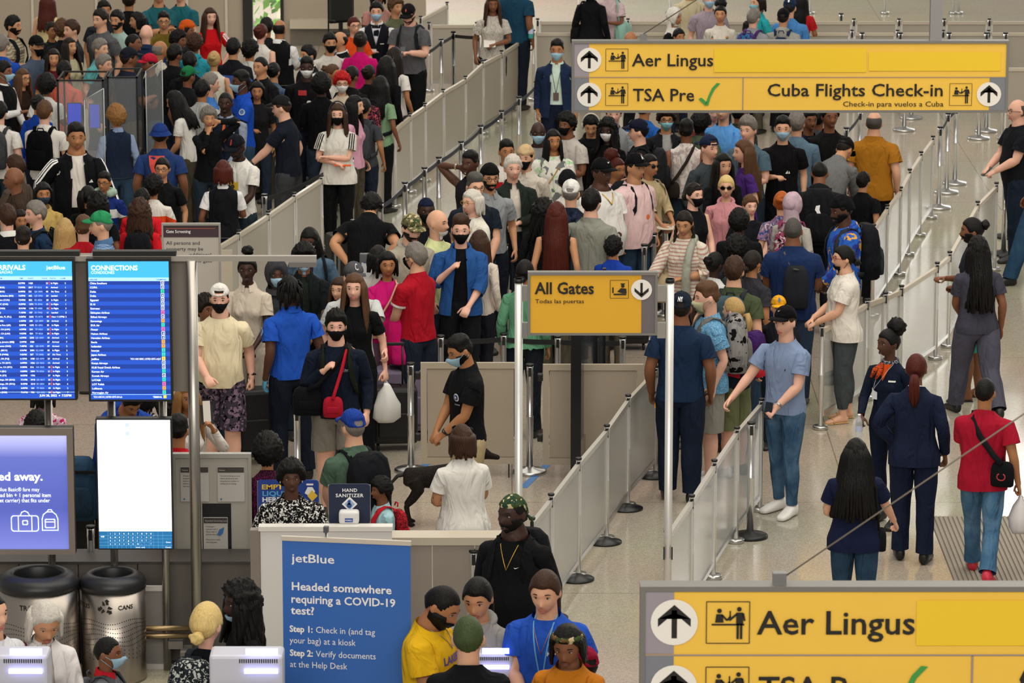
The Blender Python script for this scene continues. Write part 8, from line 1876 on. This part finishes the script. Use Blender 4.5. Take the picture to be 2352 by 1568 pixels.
backpack(who('boy with short black hair and a red'), 'b4202c', 'red patterned backpack on the boy behind the desk', pat='speck', pc='5a1420', k=.75)
backpack(who('stout man in a green'), '0f1013', 'black backpack on the stout man in the green head wrap', k=1.15)
backpack(who('loose blonde ponytail'), '20262c', 'dark backpack with a pale printed skyline on the blonde woman', pat='print', pc='b8bcb8', k=1.1)
backpack(who('boy with braided hair'), '4a4c52', 'grey backpack on the boy before the cans bin', k=.8)
backpack(who('small boy with black hair'), '1a1c20', 'tiny dark backpack on the small boy', k=.6) if False else None
backpack(who('navy half zip'), '1c2018', 'olive black backpack on the young man in the half zip', k=1.0)
backpack(who('mauve headscarf with'), '8a3c5c', 'floral backpack on the woman in the mauve headscarf', pat='floral', pc='c8c0c0', k=.7)
crossbag(who('grey stubbled bald'), '22242a', 'black sling backpack on the bald man in navy', (-.04, .20, 1.16), (.12, .06, .20), s=-1, strapc='55544e', w=.026)
r_, T_ = crossbag(who('red trainers'), '111216', 'black sling bag with a red horseshoe mark on the boy in red', (-.19, .12, 1.0), (.10, .045, .105), s=-1, strapc='17181c', w=.024)
bm = bmesh.new(); tube(bm, [(-.19 + .035 * math.cos(a), .172, .985 + .03 * math.sin(a)) for a in [R(-150 + 300 * i / 10 + 90 - 90) + R(-90) for i in range(11)]], .006, 5); padd(bm, T_, 'logo', mat('hs', 'b03038', .6), r_)
r_, T_ = crossbag(who('navy half zip'), 'a0182c', 'small red camera bag on a red strap, centre of the hall', (-.03, -.20, 1.0), (.085, .045, .085), s=-1, strapc='b41c30', w=.014)
crossbag(who('navy half zip'), '0d0f14', 'soft black shoulder bag beside the small red bag', (-.24, -.08, 1.03), (.13, .07, .12), s=-1, w=.02, name='shoulder_bag')
crossbag(who('white and green tie dye'), 'a87c3c', 'small tan bag on a thin strap, tie dye woman', (-.16, -.14, 1.02), (.07, .03, .06), s=-1, w=.006)
crossbag(who('hot pink sweater'), 'd8a88c', 'small pale bag on a peach strap, woman in pink', (-.15, -.14, 1.0), (.07, .03, .06), s=-1, w=.010)
crossbag(who('white patterned vest'), '2a2420', 'brown black cross strap bag on the white vest man', (.14, .15, 1.0), (.09, .04, .09), s=1, w=.018)
shoulderbag(who('olive grey tee and white mask'), '243c48', 'dark teal shoulder bag on the man in the olive grey tee', 1, 1.05, 1.4, .06)
shoulderbag(who('denim jacket'), '15171c', 'black shoulder bag on the woman in denim', 1, 1.0)
shoulderbag(who('cream quilted bag'), 'd8ccc0', 'cream quilted shoulder bag behind the blue hoodie', 1, 1.0, 1.3)
shoulderbag(who('two dark braids'), 'a89878', 'beige canvas tote hanging from the striped knit woman', -1, .98, 1.2)
shoulderbag(who('silver bob'), '6a1c24', 'bag on a dark red strap, older woman by the bins', -1, .95)
shoulderbag(who('navy tee and jeans seen'), '121318', 'small black hip bag on the woman in navy', -1, .92, .7)
shoulderbag(who('black dress cut'), '0e0e10', 'black handbag on the person in black, top edge', 1, 1.0)
shoulderbag(who('pale pink shirt'), '8cb4a8', 'mint green round bag hanging in the far lane', 1, .98, 1.3)
shoulderbag(who('cream shawl'), '8c8068', 'patterned leafy pouch beside the woman in the cream shawl', 1, 1.0)
# phones and papers
phone(who('big man in a black cap'), '-', 'black phone held by the big man at the far lane'); phone(who('right edge'), '-', 'dark phone held by the bald man at the right edge')
phone(who('silver bob'), '+', 'dark green phone held by the older woman', '1c4a44'); phone(who('yellow basketball'), '+', 'phone held by the man in the yellow tee'); phone(who('blue tee and jeans'), '+', 'black phone in the hand of the man in the blue tee', tilt=10)
phone(who('talking on a phone'), '-', 'phone at the ear of the man in the sleeveless top', tilt=0)
def sheet(info, k, label, nm='paper', w=.10, h=.14, c='dcd8d0', tilt=60, yaw=0):
 p = handpt(info, k); r = empty(nm, p, 0, label, nm.split('_')[-1]); r.rotation_euler = (R(-tilt), 0, info['root'].rotation_euler.z + R(yaw)); obj('page', B(-w / 2, w / 2, -.003, .003, -.02, h), mat('pg' + c, c, .7), r); return r
sheet(who('pale patterned top'), '+', 'white papers held by the woman in the patterned top', w=.16); sheet(who('white striped track top'), '+', 'black wallet with boarding papers held up near the steel pole', 'wallet', c='16161a', tilt=20)
sheet(who('white striped track top'), '+', 'white boarding pass sticking out of the black wallet', 'boarding_pass', w=.06, h=.17, tilt=15)
sheet(who('headphones, black mask'), '-', 'orange folder under the arm of the woman in headphones', 'folder', w=.20, h=.03, c='d0581c', tilt=80)
p = handpt(who('cream shawl'), '-'); r = empty('plate', p + Vector((.0, -.03, .02)), 0, 'round white plate carried by the woman in the cream shawl', 'plate'); bm = bmesh.new(); lathe(bm, [(.02, 0), (.07, .002), (.12, .018), (.125, .022), (.118, .024), (.07, .010), (.001, .008)], 28); obj('dish', bm, mat('plate', 'dcd8cc', .3), r)
def bottle(p, label, c, capc, h=.20, rad=.03, alpha=1.0):
 r = empty('bottle', p, 0, label, 'bottle'); bm = bmesh.new(); lathe(bm, [(rad * .9, 0), (rad, .01), (rad, h * .62), (rad * .7, h * .78), (rad * .4, h * .86), (rad * .4, h * .93)], 16); obj('body', bm, mat('bt' + c, c, .1, alpha=alpha), r, True)
 bm = bmesh.new(); lathe(bm, [(rad * .46, h * .92), (rad * .46, h)], 12); obj('bottle_cap', bm, mat('bc' + capc, capc, .4), r); bm = bmesh.new(); lathe(bm, [(rad * 1.02, h * .25), (rad * 1.02, h * .5)], 16, cap=False); obj('bottle_label', bm, mat('bl', 'b8c4e0', .5), r)
bottle(handpt(who('polka dot scarf'), '-') + Vector((-.01, -.02, -.10)), 'clear water bottle held by the airline agent', 'dfe6ea', 'e8e8e8', alpha=.45)
i_ = who('turquoise bottle'); p = wmat(i_, 'pelvis') @ Vector((-.24, .08, .95)); bottle(p, 'turquoise flask hanging from the tall man in dark teal', '3c9c98', '2c3c44', .27, .038)
# luggage on the floor
suitcase(907, 1030, '101114', 'black wheeled suitcase beside the gate panel', .60, .42, .26, 5)
suitcase(570, 1062, '15161a', 'black upright suitcase right of the cream tee man', .70, .44, .26, 15)
suitcase(925, 1000, '7a6c86', 'lilac grey suitcase behind the black one', .66, .50, .28, 0, False)
q = gp(925, 1000); r = empty('backpack', q + Vector((0.02, -.02, .70)), 0, 'hot pink backpack with a white swoosh set on the lilac suitcase', 'backpack'); m = fabric('c41464', fold=.3)
bm = slab((0, 0, .22), (.17, .11, .23)); obj('pack_body', bm, m, r, True); bm = slab((0, -.12, .13), (.12, .03, .11)); obj('front_pocket', bm, fabric('d01c70', fold=.3), r, True); obj('base_panel', B(-.14, .14, -.10, .10, -.012, .02, bev=.01), DARK, r)
bm = bmesh.new(); bm.from_mesh(flat(SWOOSH))
for v in bm.verts: v.co = Vector((v.co.x * .055 + .07, -.115 + (v.co.x * .055 + .07) ** 2 * .8, .30 + v.co.y * .055))
obj('logo', bm, wt, r)
bm = bmesh.new(); tube(bm, [(-.03, 0, .44), (-.02, 0, .48), (.02, 0, .48), (.03, 0, .44)], .008, 6); obj('grab_handle', bm, m, r)
suitcase(800, 660, '0c0c0e', 'black suitcase at the bending man in the black tee', .62, .46, .30, 20, False)
suitcase(1068, 770, '14161c', 'dark suitcase behind the black belt line', .6, .4, .25, 0, False); suitcase(1440, 800, '16181c', 'dark case behind the small yellow sign', .6, .45, .25, 0, False)
suitcase(510, 1075, '1c1e22', 'dark cabin case in front of the cream tee man', .5, .36, .22, -10, False)
def plasticbag(p, label, c='d8d8d4', h=.36, w=.13, pat=None):
 r = empty('carrier_bag', p - Vector((0, 0, h)), 0, label, 'bag'); bm = bmesh.new()
 hl(bm, [(0, w * .55, .05), (.04, w, .085), (h * .45, w * .95, .08), (h * .75, w * .6, .05), (h * .95, w * .22, .03), (h * 1.02, w * .12, .02)], 18)
 for v in bm.verts: v.co += Vector((nz(v.co, 14) * .03, nz(v.co, 11, 3) * .03, 0))
 obj('bag_body', bm, fabric(c, 'speck', pat, pat) if pat else mat('plastic' + c, c, .35), r, True); bm = bmesh.new(); tube(bm, [(-.02, 0, h * .98), (0, 0, h * 1.08), (.02, 0, h * .98)], .006, 6); obj('handle_loop', bm, mat('plastic' + c, c, .35), r)
plasticbag(handpt(who('long fair brown'), '+') + Vector((.01, 0, -.03)), 'white plastic carrier bag held by the long haired young woman'); plasticbag(handpt(who('red trainers'), '-') + Vector((.02, 0, -.03)), 'small white carrier bag held by the boy in red', 'd8d4d4', .30, .10)
# camouflage duffel between the light box and the white screen
p = gp(186, 1330); r = empty('rucksack', p, 0, 'blue grey camouflage rucksack hanging beside the light box', 'backpack'); m = fabric('24405a', 'camo', '3c5468', '14202c')
bm = slab((0, 0, .78), (.17, .13, .26)); rr_ = obj('pack_body', bm, fabric('2a4660', fold=.6), r, True); bm = slab((.02, -.14, .70), (.11, .04, .12)); obj('front_pocket', bm, fabric('22384c'), r, True); obj('pack_strap', B(-.05, -.035, -.15, -.14, .42, .55), DARK, r); obj('carry_strap', B(-.15, .15, -.13, -.12, .93, .955), DARK, r)
obj('stand', B(-.12, .12, -.05, .05, 0, .52), DARK, r)
# lanyards, ties, tags, watches
neckline(who('navy blazer'), '3a3c30', .30, (.035, .05), bc='5a4a48'); neckline(who('grey lanyard'), '8890a0', .22, (.02, .02)); tag_(who('grey lanyard'), .08, 1.24)
neckline(who('airline helper'), '58a0d8', .36, (.03, .055), .006); neckline(who('airline helper'), 'c89060', .16, None, .002, 1, 'necklace')
for i in range(4):
 pass
tie(who('orange tie'), 'd8601c'); tag_(who('orange tie'), .09, 1.33, .06); vopen(who('grey lanyard'), 'c8c8d0'); tie(who('tie looking left'), '6a7080')
neckline(who('stout man'), 'c9a050', .14, None, .0035, 1, 'necklace'); neckline(who('large man in a black cap'), 'c9a050', .08, None, .006, 1, 'necklace'); neckline(who('yellow basketball'), 'b0a890', .08, None, .003, 1, 'necklace')
for s, k, c, mt in (('blue tee and jeans', '+', 'b8b8b8', 1), ('cream tee', '+', '101012', 0), ('dark tee reaching', '+', '15161a', 0), ('lowered black mask in a white', '-', 'c8a050', 1), ('dog handler', '+', '101012', 0), ('large man in a black cap', '-', 'e0e0dc', 0), ('charcoal jumpsuit', '+', '101012', 0), ('yellow basketball', '+', 'c9a050', 1), ('white tee with a black backpack', '+', '15161a', 0), ('talking on a phone', '-', 'c8c0b0', 1)): ring(who(s), k, c, .010, mt)
patch(who('officer in royal blue shirt and blue gloves'), '-'); patch(who('officer in royal blue shirt and blue gloves'), '+'); patch(who('officer in royal blue shirt and drooping'), '+'); patch(who('officer in royal blue shirt and drooping'), '-')
# gloves on the officer
gi = who('blue gloves'); bm = bmesh.new()
bm.from_mesh(gi['body'].data); W_ = tmpl(('body', gi['g'], 5600)).W if len(gi['body'].data.vertices) == len(tmpl(('body', gi['g'], 5600)).co) else tmpl(('body', gi['g'], 4200)).W
if len(W_) == len(bm.verts):
 hw = W_[:, [BI[q + k] for q in ('hd', 'fg', 'ft') for k in '+-']].sum(1); bm.verts.ensure_lookup_table(); bm.normal_update()
 for v in bm.verts: v.co += v.normal * .003
 bmesh.ops.delete(bm, geom=[v for v in bm.verts if hw[v.index] < .5], context='VERTS')
 for sgn, sl in ((1, lambda c: True),):
  mid = sum((v.co.x for v in bm.verts)) / max(1, len(bm.verts)); b2 = bm.copy()
  bmesh.ops.delete(bm, geom=[v for v in bm.verts if v.co.x < 0], context='VERTS'); bmesh.ops.delete(b2, geom=[v for v in b2.verts if v.co.x >= 0], context='VERTS')
  for q in (bm, b2): obj('glove', q, mat('nitrile', '58a4cc', .4), gi['root'], True)
# belts of radio / keys on the guard
gd = who('security guard in a navy cap'); W = Matrix.Scale(gd['S'], 4) @ gd['M']['pelvis']
bm = bmesh.new(); hl(bm, [(.965, .187, .128, .004), (1.0, .185, .127, .004)], 28, 2.3, cap=False); bm.transform(W); obj('duty_belt', bm, DARK, gd['root'])
bm = bmesh.new(); tube(bm, [(.19, .02, .96), (.205, .02, .90), (.20, .03, .84)], .006, 6); bm.transform(W); obj('key_chain', bm, METAL, gd['root'], True); bm = bmesh.new(); box(bm, .185, .215, .01, .03, .80, .84); bm.transform(W); obj('key_tag', bm, mat('ktag', 'd8901c', .5), gd['root'])
caplogo(gd, text_mesh('NY', 1, .03), .05, wt, True, 1.715)
caplogo(who('black cap and pink printed'), text_mesh('A', 1, .04), .028, wt); caplogo(who('large man in a black cap'), flat(SWOOSH), .04, wt); caplogo(who('yellow cap'), flat([disc(0, 0, .5)]), .035, mat('ylogo', '2c4c8c', .5)); caplogo(who('black cap and white tee'), text_mesh('B', 1, .04), .025, mat('redl', 'b02c30', .5)); caplogo(who('grey cap'), text_mesh('C', 1, .02), .035, mat('silv', 'b8b8bc', .5)); caplogo(who('black cap, heather'), flat(SWOOSH), .03, mat('silv', 'b8b8bc', .5))
caplogo(who('big man in a black cap'), flat([disc(0, 0, .5)]), .02, mat('redl2', 'c83c20', .5)); caplogo(who('pink bare shoulders'), flat([disc(0, 0, .5)]), .03, mat('silv', 'b8b8bc', .5)); caplogo(who('navy cap and sky blue'), flat([disc(0, 0, .5)]), .03, wt, True)
# prints
decal(who('airline helper'), text_mesh('jetBlue', 1, .02), .085, 1.29, .095, wt); decal(who('black track jacket'), flat([[(-.5, -.3), (-.2, -.3), (-.4, .1)], [(-.1, -.3), (.15, -.3), (-.12, .25), (-.25, .1)], [(.2, -.3), (.5, -.3), (.1, .45), (-.05, .35)]]), .12, 1.25, .04, wt)
decal(who('bucket hat'), flat([[(-.5, 1.0), (.45, 1.0), (.55, -1.2), (.1, -1.3), (.0, .45), (-.45, .4)]]), .02, 1.24, .19, mat('coral', 'd84c40', .7), back=True)
decal(who('yellow print'), flat([disc(0, 0, .5, 16), [(.2, .2), (.6, .5), (.5, -.3)]]), -.02, 1.22, .14, mat('lemon', 'd8b020', .7)); decal(who('yellow print'), flat([disc(0, 0, .5, 12)]), -.02, 1.22, .05, mat('dk', '40381c', .7), off=.009)
decal(who('dog handler'), flat([disc(0, 0, .5, 20)]), .085, 1.27, .065, mat('emb1', 'c8ccd8', .6)); decal(who('dog handler'), flat([disc(0, 0, .5, 20)]), .085, 1.27, .045, mat('emb2', '2c3c68', .6), off=.009); decal(who('dog handler'), flat([disc(0, 0, .5, 12)]), .085, 1.27, .02, mat('emb1', 'c8ccd8', .6), off=.012); decal(who('dog handler'), text_mesh('CANINE', 1, 0), .085, 1.21, .06, mat('emb1', 'c8ccd8', .6))
decal(who('yellow basketball'), text_mesh('LAKERS', 1, .03), 0, 1.30, .24, mat('purple', '4c3a8c', .6)); decal(who('yellow basketball'), text_mesh('8', 1, .03), 0, 1.17, .09, mat('purple', '4c3a8c', .6))
decal(who('grey hooded sweatshirt'), flat(SWOOSH), .08, 1.27, .05, wt); decal(who('stout man'), flat(SWOOSH), .07, 1.32, .035, wt)
decal(who('white striped tee'), flat([rect(-.5, .5, y, y + .02) for y in (0, .05, .10)]), 0, 1.31, .28, INK)
decal(who('navy half zip'), text_mesh('Charles', 1, 0), .09, 1.30, .07, mat('silv', 'b8b8bc', .5)); decal(who('navy half zip'), flat([rect(-.5, .5, -.01, .01)]), .09, 1.285, .07, mat('silv', 'b8b8bc', .5))
decal(who('masked man with a raised brow'), flat([[(-.5, -.3), (0, .4), (.0, -.3)], [(.1, -.3), (.3, .3), (.5, -.3)]]), .06, 1.20, .05, wt); decal(who('floral print'), flat([disc(math.cos(i * 2.1) * .4, math.sin(i * 3.3) * .25, .07, 8) for i in range(7)]), 0, 1.26, .26, mat('fl1', 'c88858', .6)); decal(who('floral print'), flat([disc(math.cos(i * 1.7 + 1) * .42, math.sin(i * 2.9) * .28, .06, 8) for i in range(6)]), 0, 1.27, .24, mat('fl2', '3c6a5c', .6), off=.009)
decal(who('gold print'), flat([seg2((0, 0), (math.cos(i * .7) * .5, math.sin(i * .7) * .5), .09) for i in range(9)]), -.02, 1.22, .22, mat('goldp', 'a8842c', .6)); decal(who('backward navy cap and slate'), text_mesh('ATHLETIC DEPT', 1, 0), 0, 1.24, .20, mat('silv', 'b8b8bc', .5)); decal(who('red and black hoodie'), flat([disc(0, 0, .5, 12)]), .03, 1.24, .06, wt); decal(who('red and black hoodie'), flat([rect(-.5, .5, -.3, .3)]), -.05, 1.36, .10, mat('redp', 'a01420', .7))
decal(who('blue tee and jeans'), flat([[(-.3, -.5), (0, .5), (.3, .2), (.1, -.5)]]), .08, 1.27, .012, INK); decal(who('hot pink sweater'), flat([rect(-.5, .5, -.01, .01)]), 0, 1.40, .10, wt) if False else None
decal(who('black cap and pink printed'), flat([disc(0, 0, .5, 12)]), .03, 1.16, .05, mat('orp', 'd86c2c', .6)); decal(who('black open hoodie') if False else who('blue open hoodie'), flat([disc(math.cos(i) * .3, math.sin(i * 2) * .5, .16, 7) for i in range(5)]), .0, 1.2, .08, mat('rp', '6a2c28', .6))
tag_(who('polka dot'), .09, 1.33, .06); 
# the agent's scarf and orange inner top
ag = who('polka dot'); C = Matrix.Scale(ag['S'], 4) @ ag['M']['chest']
bm = bmesh.new(); tube(bm, [Vector((math.cos(a) * .068, math.sin(a) * .062 + .008, 1.485 + .010 * math.sin(a))) for a in [2 * math.pi * i / 20 for i in range(21)]], .020, 8); bm.transform(C); obj('scarf', bm, fabric('141c34', 'speck', 'c8c8d0', '141c34'), ag['root'], True)
bm = bmesh.new(); tube(bm, [(-.03, -.07, 1.47), (-.07, -.13, 1.42), (-.10, -.15, 1.35)], [.016, .026, .010], 8); tube(bm, [(-.03, -.07, 1.47), (-.02, -.13, 1.40), (-.05, -.15, 1.34)], [.016, .024, .008], 8); bm.transform(C); obj('scarf_end', bm, fabric('c8501c', 'speck', '141c34', 'c8501c'), ag['root'], True)
decal(ag, flat([[(-.5, .5), (.5, .5), (0, -.8)]]), 0, 1.40, .12, fabric('d0501c'), 'inner_top', off=.006); neckline(ag, 'c8c8cc', .20, (.025, .05), .002, 0, 'lanyard', -.08)
# neck pillow and green scarf and so on
np_ = who('neck pillow'); C = Matrix.Scale(np_['S'], 4) @ np_['M']['neck']; bm = bmesh.new(); tube(bm, [Vector((math.cos(a) * .105, math.sin(a) * .10 + .005, 1.52)) for a in [R(-60) + R(300) * i / 16 for i in range(17)]], [.03] + [.052] * 15 + [.03], 10); bm.transform(C); obj('neck_pillow', bm, fabric('9cb4a4'), np_['root'], True)
st = who('two dark braids'); C = Matrix.Scale(st['S'], 4) @ st['M']['chest']; bm = bmesh.new(); tube(bm, [(.09, .09, 1.44), (.10, 0, 1.49), (.09, -.12, 1.42), (.07, -.19, 1.28), (.06, -.20, 1.12), (.06, -.20, .98), (.06, -.19, .88)], [.03, .035, .04, .042, .045, .05, .03], 10); bm.transform(C); obj('scarf', bm, fabric('9a9c90'), st['root'], True)
# ------------------------------------------------------------------ the dog
d0 = gp(992, 1222); dg = empty('dog', (d0.x, d0.y + .25, 0), R(0), 'dark brindle dog with a docked look standing beyond the long counter', 'dog'); dg.scale = (.84,) * 3; bm = bmesh.new()
# faces right (+x), trunk as rings along x
loft(bm, [((x, 0, z), (0, ry, 0), (0, 0, rz), 2) for x, z, ry, rz in ((-.30, .50, .05, .06), (-.27, .51, .09, .10), (-.15, .51, .10, .105), (0, .51, .105, .12), (.14, .50, .115, .15), (.24, .52, .10, .15), (.32, .56, .075, .11), (.40, .62, .06, .08))], 18)
loft(bm, [((.36, 0, .60), (0, .06, 0), (-.05, 0, .07), 2), ((.44, 0, .70), (0, .055, 0), (-.05, 0, .05), 2), ((.50, 0, .76), (0, .062, 0), (-.03, 0, .065), 2), ((.56, 0, .76), (0, .055, 0), (0, 0, .06), 2), ((.61, 0, .735), (0, .035, 0), (0, 0, .038), 2), ((.68, 0, .72), (0, .026, 0), (0, 0, .028), 2), ((.70, 0, .72), (0, .016, 0), (0, 0, .018), 2)], 14)
for s in (-1, 1):
 tube(bm, [(-.20, s * .07, .50), (-.14, s * .08, .38), (-.20, s * .08, .29), (-.27, s * .08, .21), (-.25, s * .08, .10), (-.24, s * .08, .03)], [.085, .065, .042, .028, .022, .024], 10); ellips(bm, (-.215, s * .08, .022), (.045, .028, .022), 10)
 tube(bm, [(.22, s * .07, .50), (.20, s * .08, .36), (.22, s * .08, .24), (.22, s * .08, .12), (.22, s * .08, .03)], [.07, .045, .032, .024, .024], 10); ellips(bm, (.245, s * .08, .022), (.045, .028, .022), 10)
me = remesh(bm, .012, 6000, 'body', 4); me.materials.append(fabric('1c1918', 'speck', '2e2825', '121010', .8, .2)); addrest(me); me.shade_smooth()
o = bpy.data.objects.new('body', me); COL.objects.link(o); o.parent = dg
bm = bmesh.new(); tube(bm, [(-.29, 0, .54), (-.36, 0, .52), (-.43, 0, .44), (-.46, 0, .36)], [.025, .02, .014, .006], 8); obj('tail', bm, mat('dogdark', '181414', .7), dg, True)
for s in (-1, 1):
 bm = bmesh.new(); tube(bm, [(.50, s * .05, .80), (.49, s * .08, .79), (.50, s * .09, .72)], [.022, .026, .008], 8); obj('ear', bm, mat('dogdark', '181414', .7), dg, True)
bm = bmesh.new(); lathe(bm, [(.062, -.012), (.066, 0), (.062, .012)], 18, cap=False); bm.transform(Matrix.Translation((.42, 0, .68)) @ Matrix.Rotation(R(40), 4, 'Y')); obj('collar', bm, DARK, dg)

# ------------------------------------------------------------------ prints, features and fittings become sub-parts of the part they sit on
HOST = {'sign': ('panel', 'board', 'plate'), 'screen': ('housing',), 'light_box': ('housing',), 'person': ('body',), 'backpack': ('pack_body',), 'bag': ('bag_body',), 'kiosk': ('head',), 'board': ('board',), 'banner': ('sheet',), 'dispenser': ('housing',), 'bin': ('body',), 'phone': ('case',), 'suitcase': ('shell',)}
SUBS = {'person': ('eye', 'eyebrow', 'lips'), 'backpack': ('zip', 'logo', 'front_pocket'), 'bag': ('pocket', 'logo'), 'kiosk': ('glow_bar', 'vent_slots', 'screen', 'screen_face'), 'bin': ('vent_holes', 'lettering'), 'suitcase': ('front_pocket', 'carry_handle'), 'phone': ('screen',)}
for root in [o for o in bpy.data.objects if o.type == 'EMPTY' and not o.parent and o.get('category') in HOST]:
 cat = root['category']; ch = list(root.children); host = next((c for c in ch if c.name.split('.')[0] in HOST[cat]), None)
 if not host: continue
 keep = ('frame_rail', 'frame_end', 'frame_stile', 'post', 'post_cap', 'post_base', 'bracket', 'belt_slot', 'hanger_post', 'stay_cable', 'stand', 'foot', 'leg', 'rim', 'top_bar', 'base_case', 'support_pole', 'pole_clip', 'paper', 'dark_sheet')
 for c in ch:
  b = c.name.split('.')[0]
  if c is host: continue
  if (cat in SUBS and b in SUBS[cat]) or (cat not in SUBS and b not in keep): c.parent = host
